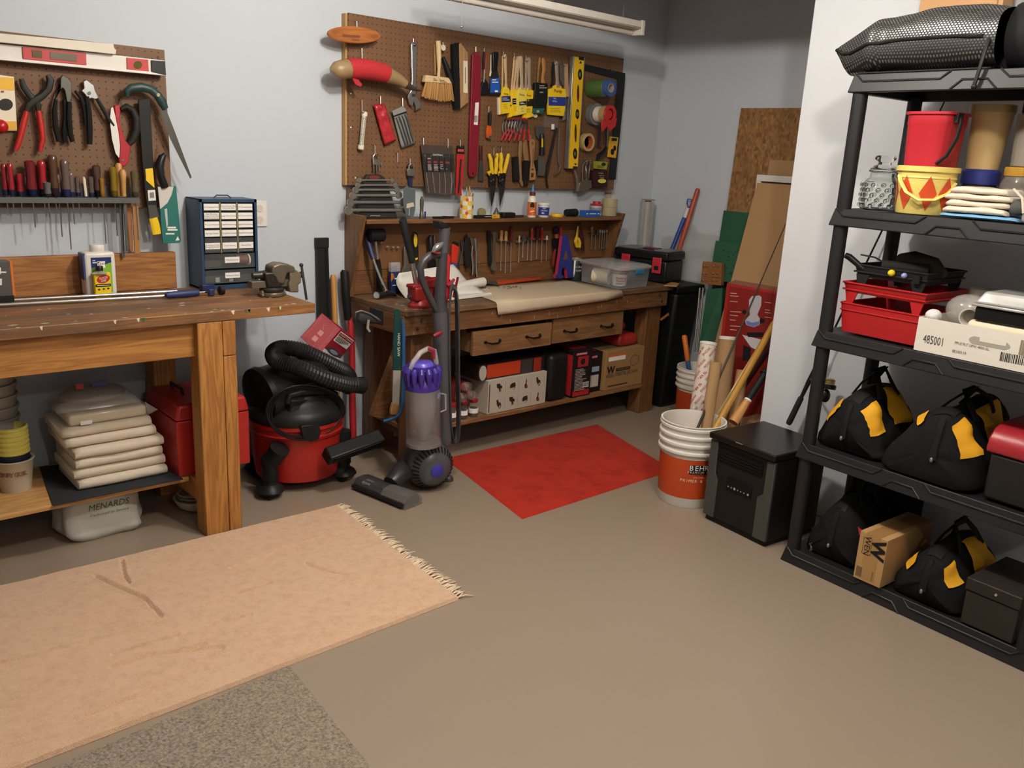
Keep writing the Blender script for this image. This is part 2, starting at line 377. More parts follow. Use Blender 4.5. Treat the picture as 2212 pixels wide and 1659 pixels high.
lp.p('furring_strip', MB().box(q0.x-.028, q0.x, 3.6275, 3.659, q1.z, q0.z), WSTR)

# ================================================================= rack
RKM = M('1d1d1e', .45, 0, .1, 20, .08, 120, spec=.35)
rk = T('shelving_rack', 'tall black plastic five-tier shelving rack in front of the white wall', 'shelving', RO, 0)
RZ = (0.0, .433, .870, 1.311, 1.760); RD = .43; RW = .925
def rbox(u0, u1, v0, v1, z0, z1, mb=None):
    mb = mb or MB()
    q = [(u0, v0), (u1, v0), (u1, v1), (u0, v1)]
    return mb.hexa([RK(u, v, z0) for u, v in q], [RK(u, v, z1) for u, v in q])
for i, z in enumerate(RZ):
    b = [(0, 0), (RW, 0), (RW, RD), (0, RD)]; tq = [(.012, .012), (RW-.012, .012), (RW-.012, RD-.012), (.012, RD-.012)]
    top = z+.062
    m = MB(); o = [RK(u, v, z) for u, v in b] + [RK(u, v, top) for u, v in tq] + [RK(u, v, top-.008) for u, v in [(.03,.03),(RW-.03,.03),(RW-.03,RD-.03),(.03,RD-.03)]] + [RK(u, v, z) for u, v in [(.02,.02),(RW-.02,.02),(RW-.02,RD-.02),(.02,RD-.02)]] + [RK(u, v, top-.02) for u, v in [(.03,.03),(RW-.03,.03),(RW-.03,RD-.03),(.03,RD-.03)]]
    f = []
    for a, c in ((0, 4), (4, 8), (12, 0), (16, 12)):
        for k in range(4): f.append([a+k, a+(k+1) % 4, c+(k+1) % 4, c+k])
    f.append([8, 9, 10, 11]); f.append([16, 17, 18, 19])
    sh = rk.p('shelf', m.add(o, f), RKM, bev=.004)
    for (u0, u1, zt, zb, dn) in ((.05, .325, .058, .036, 0), (.375, .475, .03, .004, 1), (.525, .875, .058, .036, 0)):
        # moulded ribs on the front lip
        def lp_(u, zz): return RK(u, (zz)/.062*.012-.0015, z+zz)
        if dn: pts = [lp_(u0-.02, .003), lp_(u0+.012, .032), lp_(u1-.012, .032), lp_(u1+.02, .003)]
        else: pts = [lp_(u0-.03, .06), lp_(u0, .036), lp_(u1-.01, .036), lp_(u1+.02, .06)]
        rk.p('rib', MB().tube(pts, .0035, 6), RKM, up=sh)
for i in range(4):
    for u in (.033, RW-.033):
        for v in (.033, RD-.033):
            rk.p('post', MB().lathe([(.0255, RZ[i]+.05), (.0255, RZ[i+1]+.012)], RK(u, v, 0), (0, 0, 1), 20), RKM)

# ================================================================= rugs
def rugmat(c1, c2, sc1, bump, dist, c3=None, creases=False, sheen=.3):
    m = bpy.data.materials.new('rug_pile'); m.use_nodes = True; nt = m.node_tree; b = nt.nodes['Principled BSDF']; L = nt.links.new
    tc = nt.nodes.new('ShaderNodeTexCoord')
    n = nt.nodes.new('ShaderNodeTexNoise'); n.inputs['Scale'].default_value = sc1; n.inputs['Detail'].default_value = 6; n.inputs['Roughness'].default_value = .7
    L(tc.outputs['Object'], n.inputs['Vector'])
    out = ramp(nt, n.outputs['Fac'], [(.3, C(c2)), (.5, C(c1)), (.75, C(c3 or c1))]); L(out, b.inputs['Base Color'])
    n2 = nt.nodes.new('ShaderNodeTexNoise'); n2.inputs['Scale'].default_value = bump; n2.inputs['Detail'].default_value = 5; L(tc.outputs['Object'], n2.inputs['Vector'])
    bp = nt.nodes.new('ShaderNodeBump'); bp.inputs['Strength'].default_value = .8; bp.inputs['Distance'].default_value = dist; L(n2.outputs['Fac'], bp.inputs['Height']); L(bp.outputs[0], b.inputs['Normal'])
    b.inputs['Roughness'].default_value = .95; b.inputs['Sheen Weight'].default_value = sheen; b.inputs['Specular IOR Level'].default_value = .1
    return m
def rugtop(cs, nx, ny, h, fn):
    a, b_, c, d = [Vector(q) for q in cs]      # near-left, near-right, far-right, far-left
    mb = MB(); rows = []
    for j in range(ny+1):
        r = []
        for i in range(nx+1):
            u, v = i/nx, j/ny
            p = (a*(1-u)+b_*u)*(1-v)+(d*(1-u)+c*u)*v
            e = min(u*nx, (1-u)*nx, v*ny, (1-v)*ny)
            p = p+Vector((0, 0, (h if e > .5 else .001)+(fn(p.x, p.y) if e > .5 else 0)))
            r.append(p)
        rows.append(r)
    return mb.sheet(rows)
import mathutils.noise as MN
def seg_d(px_, py_, a, b):
    dx, dy = b[0]-a[0], b[1]-a[1]; ex, ey = px_-a[0], py_-a[1]; t = max(0, min(1, (ex*dx+ey*dy)/(dx*dx+dy*dy))); return math.hypot(ex-dx*t, ey-dy*t), t
CR = []
for line in ([(205,1242),(255,1265),(310,1290),(348,1327)], [(262,1208),(268,1240),(278,1258)], [(75,1412),(200,1380),(300,1356),(348,1330)], [(245,1412),(330,1385),(385,1370)], [(385,1378),(470,1345),(540,1325)], [(445,1305),(520,1278),(585,1258)], [(660,1215),(710,1232),(750,1240)], [(595,1188),(690,1160),(770,1142)], [(770,1258),(850,1235),(900,1215)], [(240,1440),(330,1412),(480,1395)], [(180,1545),(300,1500),(480,1400)], [(0,1430),(70,1415)], [(500,1225),(560,1205),(640,1185)],[(380,1405),(440,1390)]):
    ws = [FZ(x, y, .015) for x, y in line]
    for a, b_ in zip(ws, ws[1:]): CR.append(((a.x, a.y), (b_.x, b_.y)))
def pinkh(x, y):
    h = MN.noise((x*9, y*9, 0))*.0015+MN.noise((x*40, y*40, 3))*.0012+MN.noise((x*90, y*90, 5))*.0008
    dd = min(seg_d(x, y, a, b_)[0] for a, b_ in CR)
    return h-.012*math.exp(-(dd/.006)**2)+.002*math.exp(-((dd-.012)/.006)**2)
PINK = rugmat('dcb694', 'cfa684', 30, 330, .006, 'e3be9d')
rg = T('area_rug', 'long pale pink shag rug with a fringed end lying before the left workbench', 'rug', (.6, 2.5, 0))
rg.p('pile', rugtop([(-.7, 2.05, 0), (1.69, 2.078, 0), (1.755, 3.01, 0), (-.7, 3.09, 0)], 440, 160, .013, pinkh), PINK)
fr = MB(); random.seed(5)
for i in range(150):
    v = (i+random.random())/150; p = Vector((1.69+.065*v, 2.078+.932*v, .006)); ln = random.uniform(.03, .055); a = random.uniform(-.5, .5)+.1
    q = p+Vector((math.cos(a)*ln*.5, math.sin(a)*ln*.5, .004)); a += random.uniform(-.6, .6); e = q+Vector((math.cos(a)*ln*.6, math.sin(a)*ln*.6, -.006))
    fr.tube([p-Vector((.01, 0, 0)), q, e], [.003, .0028, .0012], 5)
o = rg.p('fringe', fr, M('d9c3a6', .9)); o['kind'] = 'stuff'
rr = one('door_mat', 'flat red carpet mat on the floor before the drawer workbench', 'mat',
    rugtop([(2.325, 2.455, 0), (3.36, 2.46, 0), (3.59, 3.203, 0), (2.50, 3.235, 0)], 60, 40, .008, lambda x, y: MN.noise((x*6, y*6, 1))*.0012), rugmat('a52a1c', '8a1e14', 7, 500, .0012, 'b03221', sheen=.05))
gr_ = one('carpet_remnant', 'grey-beige flecked loop carpet piece in the near foreground', 'carpet',
    rugtop([(-.7, 1.0, 0), (.97, 1.2, 0), (1.045, 2.063, 0), (-.7, 1.94, 0)], 200, 110, .012, lambda x, y: MN.noise((x*70, y*70, 1))*.003), rugmat('8f8272', '4d4748', 120, 170, .008, 'b5a692', sheen=.1))
# ================================================================= shared shapes for flat and round tools
def S(pts, y, t=.012, mb=None): return (mb or MB()).prism([P(a, b, y) for a, b in pts], (0, t, 0))
def TB(pts, y, seg=8, mb=None, flat=1.0):
    q = [P(a[0], a[1], y+(a[3] if len(a) > 3 else 0)) for a in pts]
    return (mb or MB()).tube(q, [((a[2]*pxs(p))*flat, a[2]*pxs(p)) if flat != 1 else a[2]*pxs(p) for a, p in zip(pts, q)], seg, flat=(0, -1, 0) if flat != 1 else None)
def ell(cx, cy, rx, ry, n=20, a=0):
    c, s = math.cos(a), math.sin(a)
    return [(cx+rx*math.cos(t)*c-ry*math.sin(t)*s, cy+rx*math.cos(t)*s+ry*math.sin(t)*c) for t in [2*math.pi*k/n for k in range(n)]]
def lines(px0, py0, px1, py1, n, y, mb=None, th=1.6, slope=0, seed=1):      # rows of print too small to read
    mb = mb or MB(); rnd = random.Random(seed)
    for i in range(n):
        yy = py0+(py1-py0)*(i+.5)/n; x1 = px0+(px1-px0)*rnd.uniform(.6, 1)
        mb.add([P(px0, yy-th/2, y), P(x1, yy-th/2+slope*(x1-px0), y), P(x1, yy+th/2+slope*(x1-px0), y), P(px0, yy+th/2, y)], [[0, 1, 2, 3]])
    return mb
XW = Vector((1, 0, 0)); ZW = Vector((0, 0, 1))
def hook(board, px, py, ln=22, y=3.595):
    a = P(px, py, 3.6); s_ = pxs(a)
    L = ln*s_
    board.p('hook', MB().tube([a+Vector((0, .02, 0)), a+Vector((0, 0, 0)), a+Vector((0, -.002, -L)), a+Vector((0, -.012, -L-.006)), a+Vector((0, -.026, -L+.002))], .0016, 6), STEEL)
def hang(name, label, cat, px, py, y=3.598, group=None): return T(name, label, cat, P(px, py, y), 0, group)

# ================================================================= left pegboard
YT = 3.592
t = hang('spirit_level', 'long white spirit level with red vial windows along the left pegboard top', 'level', 180, 150, 3.57)
body = t.p('body', S([(-20, 93), (250, 119), (356, 130.5), (358, 163), (-20, 127)], 3.575, .03), M('d9d5cc', .4), bev=.002)
t.p('rail', S([(-20, 121), (357, 158), (358, 163.5), (-20, 127.5)], 3.569, .04), M('e2dfd6', .4), bev=.001)
f1 = t.p('vial_frame', S([(48, 101), (186, 115), (187, 141), (50, 127.5)], 3.570, .012), RED, bev=.001)
t.p('vial', S([(69, 107.5), (90, 109.5), (91, 125), (70, 123)], 3.568, .006), M('5a4a16', .2), up=f1)
t.p('vial', S([(108, 112), (166, 118), (166.5, 133), (109, 127)], 3.568, .006), M('55442a', .3), up=f1)
f2 = t.p('vial_frame', S([(274, 124.5), (320, 129), (322, 155.5), (275, 150)], 3.570, .012), RED, bev=.001)
t.p('vial', S(ell(298, 140, 9, 8.5), 3.568, .006), M('5a4a16', .2), up=f2)
t.p('end_cap', S([(327, 130), (357, 132), (359, 163), (328, 156)], 3.568, .04), BLACKP, bev=.001)
one('foam_strip', 'off-white flat strip with a ragged end lying above the white level', 'strip', S([(-20, 70), (245, 95), (247, 104), (251, 108), (250, 117), (-20, 89)], 3.552, .02), M('ded6c6', .7), bev=.001)
t = hang('blister_card', 'yellow and white hanging pack with a red knob, left pegboard edge', 'package', 15, 282)
t.p('card', S([(-12, 160), (30, 166), (37, 282), (-8, 282)], 3.60, .003), M('e8ddc4', .6))
t.p('print', S([(-10, 166), (29, 168), (31, 196), (-10, 192)], 3.599, .001), M('e9b52c', .5)); t.p('print', S([(0, 262), (35, 262), (36.5, 281), (0, 281)], 3.599, .001), M('d9a730', .5))
t.p('print', S(ell(12, 226, 16, 13), 3.599, .001), M('2a2322', .5)); t.p('print', lines(2, 196, 12, 200, 1, 3.5985, th=4), M('9c2b4b', .5))
t.p('knob', MB().ball(P(2, 273, 3.58), .024, 14, 8), M('b01c16', .25), label='glossy red round knob')
t = hang('oil_filter_pliers', 'wide-jawed pliers with red dipped handles on the left pegboard', 'pliers', 75, 326)
t.p('jaw', TB([(46, 170, 5), (51, 188, 6.5), (64, 206, 7), (76, 218, 8), (82, 228, 7), (83, 240, 5.5)], YT, 8, None, .7), M('23241f', .5))
t.p('jaw', TB([(103, 162, 5), (109, 172, 8), (106, 192, 7), (92, 207, 7), (75, 217, 8), (62, 228, 7), (58, 240, 6)], YT-.004, 8, None, .7), M('262721', .5))
t.p('handle', TB([(83.5, 239, 5.5), (88, 268, 6.5), (92, 300, 5.5), (88, 318, 5), (86, 328, 4)], YT, 10), M('b5261f', .4)); t.p('handle', TB([(58, 239, 5.5), (51, 265, 6.5), (43, 298, 6), (38, 315, 5.5), (33, 325, 4.5)], YT, 10), M('b5261f', .4))
t = hang('groove_pliers', 'dark steel tongue-and-groove pliers with black grips on the left pegboard', 'pliers', 140, 310)
t.p('jaw', S([(131, 168), (136, 162), (146, 168), (155, 178), (155, 210), (151, 224), (145, 222), (140, 195), (136, 190), (126, 196), (123, 222), (119, 215), (123, 197), (131, 190)], YT, .012), M('55554f', .4, .7), bev=.002)
t.p('handle', TB([(121, 215, 4), (118, 240, 5.5), (120, 275, 6), (127, 306, 5)], YT, 8), BLACK); t.p('handle', TB([(150, 220, 5), (149, 255, 6), (152, 290, 6), (157, 306, 5)], YT, 8), BLACK); t.p('handle', TB([(139, 215, 4), (142, 250, 5), (138, 285, 5), (140, 308, 4)], YT+.01, 8), BLACK)
t = hang('locking_pliers', 'shiny-headed crimping pliers with splayed black handles on the left pegboard', 'pliers', 195, 312)
t.p('head', S([(180, 176), (187, 172), (203, 184), (206, 196), (213, 210), (210, 216), (199, 212), (190, 214), (184, 204), (176, 196), (182, 190)], YT, .012), STEEL, bev=.002)
t.p('pivot', S(ell(193, 201, 4, 4, 10), YT-.004, .006), CHROME)
t.p('handle', TB([(187, 208, 5), (192, 240, 6), (194, 280, 6.5), (194, 312, 5.5)], YT, 8), BLACK); t.p('handle', TB([(209, 212, 4), (222, 234, 4.5), (234, 256, 4.5), (246, 272, 3)], YT, 8), M('2f302f', .35, .4)); t.p('handle', TB([(162, 196, 3), (175, 212, 4), (182, 235, 4.5), (186, 270, 5)], YT+.008, 8), BLACK)
t = hang('pruning_saw', 'folding saw with a red body, white blade and black D-shaped grip', 'saw', 268, 361)
t.p('blade', S([(240, 234), (244, 231), (252, 262), (260, 300), (258, 342), (250, 332), (242, 300), (237.5, 260)], YT-.004, .003), M('e6e2da', .35)); 
t.p('body', S([(247, 228), (258, 226), (261, 240), (258, 262), (266, 290), (272, 305), (284, 313), (280, 330), (278, 350), (270, 360), (261, 358), (257, 346), (260, 320), (256, 285), (250, 255)], YT-.006, .018), M('a81d27', .4), bev=.003)
t.p('grip', TB([(261, 236, 4), (272, 230, 7), (286, 238, 8), (294, 256, 9), (295, 280, 8.5), (288, 300, 8), (278, 312, 6)], YT, 10), M('26241f', .6))
t.p('rivet', S(ell(266, 346, 2.5, 2.5, 8), YT-.0075, .002), CHROME)
t = hang('pry_bar', 'flat black pry bar with a yellow sticker and yellow tip on the left pegboard', 'pry bar', 335, 506)
t.p('bar', S([(299, 216), (324, 212), (329, 300), (334, 400), (343, 470), (322, 471), (314, 420), (306, 330)], YT-.01, .008), M('201f1e', .5), bev=.002)
t.p('sticker', S([(314, 365), (330, 363), (334, 406), (327, 400), (316, 390)], YT-.0115, .001), YEL); t.p('label', S([(319, 411), (335, 410), (337, 433), (321, 434)], YT-.0115, .001), WHITE); t.p('print', S([(323, 416), (332, 415), (333.5, 427), (324, 428)], YT-.0122, .0005), M('77756f', .6))
t.p('claw', S([(320, 443), (337, 443), (344, 470), (323, 472)], YT-.0105, .009), M('56544f', .4, .5)); t.p('tip', TB([(331, 471, 9), (335, 485, 9.5), (339, 506, 9)], YT-.012, 8, None, .35), YEL)
t = hang('wallboard_saw', 'curved green-handled saw with a long narrow blade hanging off the left pegboard', 'saw', 340, 300, 3.57)
t.p('handle', TB([(275, 208, 4), (274, 197, 7), (284, 190, 9), (305, 188, 10), (325, 193, 9), (340, 205, 9), (350, 220, 10), (357, 235, 7)], 3.565, 10, None, .8), M('1d3a36', .45))
t.p('blade', S([(346, 240), (358, 234), (378, 285), (414, 383), (411, 386), (368, 300)], 3.566, .0015), M('55524c', .4, .6)); t.p('bolt', S(ell(342, 205, 4, 4, 10), 3.55, .006), M('a9a48a', .3, .8))
t = hang('jab_saw', 'black-gripped saw in a teal cardboard sleeve hanging beside the pegboard edge', 'saw', 370, 524, 3.57)
t.p('grip', TB([(357, 333, 4), (350, 340, 8), (344, 358, 10), (347, 380, 9), (354, 398, 9), (356, 405, 8)], 3.57, 10), BLACKP)
sl = t.p('sleeve', S([(340, 403), (380, 402), (386, 460), (391, 520), (388, 525), (352, 526), (346, 450)], 3.572, .006), M('1c6a60', .5)); t.p('blade_window', S([(341, 404), (375, 403), (371, 420), (362, 438), (346, 452)], 3.5705, .001), M('cfc7c0', .5)); t.p('blade_print', S([(355, 452), (361, 450), (363, 485), (360, 494)], 3.5705, .001), M('b9c2bd', .4))
t.p('print', lines(362, 489, 388, 499, 2, 3.5705, th=3.5, seed=3), PAPERW); t.p('print', lines(358, 503, 387, 507, 1, 3.5705, th=3).prism([P(379, 520, 3.5705), P(388, 519, 3.5705), P(384, 510, 3.5705)], (0, .0005, 0)), PAPERW)
for x, y in ((345, 122), (334, 176), (261, 214), (342, 322)): hook(lp, x, y, 12)
# tool rail with its screwdrivers
ra, rb_ = P(-40, 418, 3.55), P(302, 439, 3.55)
t = T('tool_rail', 'grey steel tool rail with punched holes below the left pegboard tools', 'tool holder', (ra.x, 3.6, rb_.z))
t.p('channel', MB().box(ra.x, rb_.x, 3.55, 3.553, rb_.z, rb_.z+.02).box(ra.x, rb_.x, 3.553, 3.619, rb_.z+.017, rb_.z+.02).box(ra.x, rb_.x, 3.616, 3.619, rb_.z+.02, rb_.z+.06), M('5d5d5c', .45, .3))
for x in (10, 104, 121, 210): t.p('hole', S(ell(x, 423.5+x*.017, 2.6, 2.6, 10), 3.5495, .001), M('0e0e0e', .8))
zr = rb_.z+.0205
DRV = [(7,353,400,6,'8f1720','16203a',465,'red'), (20,352,398,6,'9a1a22','16203a',458,'red'), (40,374,402,7,'8f1720','16203a',0,'short red'), (63,346,402,11,'6d1018','101a33',492,'thick dark red'), (88,346,394,9,'97181f','171717',0,'red'),
 (101,393,422,8,'5d5a58','23232a',470,'stubby smoky'), (112,334,420,10,'523620','2c1c24',455,'tall amber'), (138,344,420,9,'604f4a','1d2348',540,'tall smoky clear'), (123,376,421,6,'73625e','1d2348',512,'slim clear'), (152,372,421,6,'66554f','1d2348',484,'slim smoky clear'), (166,381,422,5.5,'635550','1d2348',462,'small clear'),
 (195,381,424,6,'54453f','1d2348',453,'small brownish clear'), (207,356,402,9,'4a322a','15140f',450,'thick brown'), (219,384,425,5,'8a6414','7c5a12',527,'slim amber'), (243,360,426,8,'7d6816','5a4a10',510,'yellow amber'), (289,368,424,8,'5b4f34','3a382f',520,'olive'), ]
ORD = ['first','second','third','fourth','fifth','sixth','seventh','eighth','ninth','tenth','eleventh','twelfth','thirteenth','fourteenth','fifteenth','sixteenth','seventeenth','eighteenth']
for i, (x, yt, yb, hw, c1, c2, ys, d) in enumerate(DRV):
    yy = 3.572 if i % 2 else 3.588
    s_ = T('screwdriver', f'{d}-handled screwdriver, {ORD[i]} from the left in the grey rail', 'screwdriver', P(x, 420, yy), 0, 'screwdrivers in the grey rail')
    top = P(x, yt, yy); sc_ = pxs(top); r = hw*sc_; hgt = max(.02, (yb-yt)*sc_)
    zb = zr+.002; top.z = max(top.z, zb+.03)
    ln = top.z-zb
    glossy = M(c1, .15, 0, .12, 40, coat=.6)
    mb = MB(); n = 12; prof = [(0, ln), (r*.6, ln*.995), (r*.95, ln*.95), (r, ln*.85), (r*.85, ln*.5), (r, ln*.3), (r*.98, ln*.2)]
    s_.p('handle', mb.lathe([(a, b) for a, b in prof[::-1]], (top.x, yy, zb), (0, 0, 1), 10), glossy)
    s_.p('collar', MB().lathe([(r*.75, 0), (r*.97, ln*.04), (r*.97, ln*.2)], (top.x, yy, zb), (0, 0, 1), 10), M(c2, .25))
    zb2 = P(x, ys, yy).z if ys else zb-.05
    s_.p('shaft', MB().lathe([(.002, zb2-zb), (.0026, zb2-zb+.004), (.0026, 0)], (top.x+.0, yy, zb), (0, 0, 1), 8), STEEL)
s_ = one('pencil', 'white pencil standing in the grey rail between clear screwdrivers', 'pencil', TB([(181, 382, 1.5), (181.5, 388, 3.2), (186, 424, 3)], 3.56, 8), M('e2d6c4', .5))
for i, (x, yt, d, ys) in enumerate(((256, 352, 'behind', 556), (265, 366, 'in front', 540))):
    s_ = T('chisel', f'turned wooden-handled chisel {d} of the pair at the rail end', 'chisel', P(x, 424, 3.57), 0, 'wooden handled chisels')
    yy = 3.585 if i == 0 else 3.566
    s_.p('handle', TB([(x, yt, 4), (x, yt+6, 7.5), (x+1, yt+25, 6), (x+2, 415, 5), (x+3, 424, 5)], yy, 10), M('b98a4c', .4))
    s_.p('blade', S([(x+1, 428), (x+8, 428), (x+14, ys), (x+8, ys+3)], yy, .004), M('6d6a66', .4, .8))
one('wooden_strip', 'long thin brown wooden strip hanging below the rail end', 'wood strip', S([(273, 441), (283, 441), (289, 545), (281, 540)], 3.6, .008), M('94602f', .6)); one('wooden_strip', 'wider brown wooden strip hanging at the rail end', 'wood strip', S([(286, 446), (299, 446), (303, 545), (292, 552)], 3.605, .008), M('a3703a', .6))

# ================================================================= on the left bench
t = T('jug', 'white plastic solvent jug with a blue and green label on the left bench', 'bottle', (1.015, 3.55, .885))
b = t.p('body', MB().box(.962, 1.075, 3.515, 3.585, .885, 1.055), M('ddd8cf', .35), bev=.012, bseg=3)
t.p('cap', MB().lathe([(.026, 0), (.027, .002), (.027, .024), (.025, .027)], (1.02, 3.55, 1.054), seg=20), M('e4e0d8', .35)); t.p('handle_panel', MB().box(.958, .97, 3.52, 3.58, .95, 1.05), M('33406e', .4))
lbx = t.p('label', MB().box(.985, 1.058, 3.5135, 3.5155, .90, 1.035), M('7fb23a', .4)); t.p('label_band', MB().hexa([(.985, 3.513, .995), (1.058, 3.513, 1.015), (1.058, 3.5145, 1.015), (.985, 3.5145, .995)], [(.985, 3.513, 1.035), (1.058, 3.513, 1.035), (1.058, 3.5145, 1.035), (.985, 3.5145, 1.035)]), M('1f2a6b', .4), up=lbx)
t.p('print', MB().box(.99, 1.0, 3.5125, 3.513, 1.022, 1.025).box(.99, 1.014, 3.5125, 3.513, 1.014, 1.018).box(1.006, 1.035, 3.5125, 3.513, .995, 1.02), PAPERW, up=lbx); t.t('KLEAN', .012, INK, (1.02, 3.5124, 1.01), XW, ZW)
t = T('solvent_can', 'small yellow flat can with black cap in front of the white jug', 'can', (1.012, 3.5, .885))
t.p('body', MB().box(.982, 1.042, 3.478, 3.504, .885, .981), M('e8c814', .35), bev=.004); t.p('shoulder', MB().lathe([(.028, 0), (.012, .008), (.012, .014)], (1.006, 3.491, .978), seg=16), M('cfc9bd', .3, .6)); t.p('cap', MB().lathe([(.0135, 0), (.0135, .016), (.012, .018)], (1.006, 3.491, .988), seg=16), BLACKP)
t.p('emblem', MB().prism([(1.014+.024*math.cos(a), 3.4775, .957+.016*math.sin(a)+.004*math.cos(a)) for a in [k*math.pi/9 for k in range(18)]], (0, .001, 0)), M('b3261d', .4))
for s_, z in (('GOOF', .961), ('OFF', .950)): t.t(s_, .013, PAPERW, (1.015, 3.477, z), (1, 0, .12), ZW, wide=.85)
t.p('band', MB().box(.985, 1.04, 3.4772, 3.4782, .928, .938), INK); t.p('print', MB().box(.99, 1.035, 3.4768, 3.4772, .932, .934), PAPERW); t.p('print', MB().box(.992, 1.0, 3.4768, 3.4778, .915, .92).box(1.01, 1.016, 3.4768, 3.4778, .916, .922).box(1.026, 1.033, 3.4768, 3.4778, .917, .923).box(.995, 1.03, 3.4768, 3.4778, .896, .8975), INK)
t = T('test_box', 'black and grey cardboard tool box with an orange edge at the bench left', 'box', (.66, 3.47, .885))
a = P(-30, 640, 3.47); b_ = P(22, 565, 3.47)
t.p('carton', MB().box(a.x, b_.x, 3.47, 3.53, .885, b_.z), M('4d4b48', .5), bev=.001); t.p('edge', MB().box(b_.x-.002, b_.x+.006, 3.469, 3.531, .915, b_.z+.001), M('d0701e', .5)); t.p('foot_band', MB().box(a.x, b_.x+.001, 3.468, 3.469, .885, .917), M('1c1b1a', .5)); t.p('print', lines(2, 584, 20, 592, 1, 3.4685, th=3).add([P(-8, 602, 3.4685), P(4, 602, 3.4685), P(4, 616, 3.4685), P(-8, 616, 3.4685)], [[0,1,2,3]]).add([P(-8, 578, 3.4685), P(2, 578, 3.4685), P(2, 592, 3.4685), P(-8, 592, 3.4685)], [[0,1,2,3]]), PAPERW)
t = T('extension_pole', 'silver extension pole with a navy foam grip lying on the left bench', 'pole', (1.0, 3.4, .885))
t.p('tube', MB().tube([FZ(-60, 653, .895), FZ(382, 629, .895)], .0065, 10), M('c9c9c6', .2, .9)); t.p('tube', MB().tube([FZ(-60, 662, .894), FZ(360, 639, .894)], .0065, 10), M('c9c9c6', .2, .9))
t.p('grip', MB().tube([FZ(358, 638, .9), FZ(363, 637.5, .9), FZ(405, 634, .9), FZ(428, 632, .9)], [.008, .0135, .0145, .013], 12), M('23305e', .5))
t.p('rod', MB().tube([FZ(428, 632, .9), FZ(462, 629, .9)], .004, 8), CHROME); t.p('yoke', MB().obox(FZ(447, 620, .9), (.028, .004, 0), (-.002, .016, 0), (0, 0, .012)).obox(FZ(456, 631, .9), (.012, 0, 0), (0, .012, 0), (0, 0, .013)), M('1e2a58', .4), bev=.003)
t.p('knob', MB().lathe([(.012, -.012), (.018, -.008), (.018, .008), (.012, .012)], FZ(478, 627, .903), (1, .1, 0), 14), M('17171c', .5))
one('wooden_dowel', 'thin wooden strip lying behind the silver pole', 'wood strip', MB().tube([FZ(-60, 651, .889), FZ(286, 637, .889)], .0045, 6), M('a9804e', .6))

# parts cabinet
XL, XR, YF, ZB = 1.412, 1.66, 3.51, .885
ZT = P(430, 430, YF).z
t = T('parts_cabinet', 'blue steel parts cabinet with rows of labelled clear drawers on the left bench', 'cabinet', (1.53, 3.58, ZB))
BLU = M('2c4763', .4, .2); BLUD = M('27425c', .4, .2)
t.p('case', MB().box(XL, XR, YF+.14, YF+.142, ZB, ZT).box(XL, XL+.003, YF, YF+.14, ZB, ZT).box(XR-.003, XR, YF, YF+.14, ZB, ZT).box(XL, XR, YF, YF+.14, ZT-.003, ZT).box(XL, XR, YF, YF+.14, ZB, ZB+.006)
    .box(XL+.0, XL+.011, YF-.002, YF+.001, ZB, ZT).box(XR-.011, XR, YF-.002, YF+.001, ZB, ZT).box(XL, XR, YF-.002, YF+.001, ZT-.012, ZT).box(XL, XR, YF-.002, YF+.001, ZB, ZB+.016), BLU)
t.p('carry_handle', MB().tube([(XL+.085, YF+.06, ZT), (XL+.10, YF+.06, ZT+.012), (XR-.10, YF+.06, ZT+.012), (XR-.085, YF+.06, ZT)], .003, 6), DSTEEL)
gx0, gx1 = XL+.014, XR-.014; gw = (gx1-gx0)/3; GH = ZT-.015-(ZB+.018)
CLR = clear('aab0af', .10, .12); LABT = [('Air Compressor Parts',), ('Screwdriver Bits', 'Drywall Bits'), ('1/4" Concrete Anchors',), ('Nail Brushes', 'Rubber Hose Grips', 'Small Picture Screws'), ('Large Wood Screws',), ('5/16" Concrete Anchors',), ('Picture Frames',), ('Small Machine Screws',), ('Small Wood Screws',), ('Spring Clamps',), ('Long Machine Screws',), ('Med Wood Screws',), ('Furniture Feet', 'Spring Wall Anchors'), ('Touch Screws',), ('Wood Filler',)]
rows = [(.107, 0), (.105, 1), (.105, 2), (.105, 3), (.19, 4)]
zt = ZT-.015; DARK = M('2a2724', .6, 0, .4, 60)
rnd = random.Random(4)
for hf, r in rows:
    hh = hf*GH
    for c in range(3):
        x0 = gx0+c*gw+.003; x1 = gx0+(c+1)*gw-.004
        d = t.p('drawer', MB().box(x0, x1, YF+.001, YF+.003, zt-hh+.003, zt-.001).box(x0, x1, YF+.003, YF+.12, zt-hh+.003, zt-hh+.005), CLR, label='clear plastic drawer')
        t.p('contents', MB().box(x0+.003, x1-.003, YF+.006, YF+.1, zt-hh+.006, zt-hh+.006+hh*rnd.uniform(.3, .6)), M(rnd.choice(['57524b', '6d6861', '4a3a2c', '79746a']), .6, .3, .5, 150), up=d)
        lz1 = zt-.004 if r < 4 else zt-hh*.32; lz0 = lz1-.026
        lb_ = t.p('label', MB().box(x0+.001, x1-.002, YF-.001, YF, lz0, lz1), PAPERW, up=d)
        tx = LABT[r*3+c]
        for k, s_ in enumerate(tx): t.t(s_, .0085 if len(tx) < 3 else .0075, M('4a4a4c', .6), ((x0+x1)/2-.0005, YF-.0012, (lz0+lz1)/2+(len(tx)-1)*.004-k*.008), XW, ZW, up=d, fit=min(.062, .0042*len(s_)))
    zt -= hh
for c in (1, 2): t.p('divider', MB().box(gx0+c*gw-.003, gx0+c*gw+.0015, YF-.001, YF+.1, zt, ZT-.012), M('a8a06f', .4, .5))
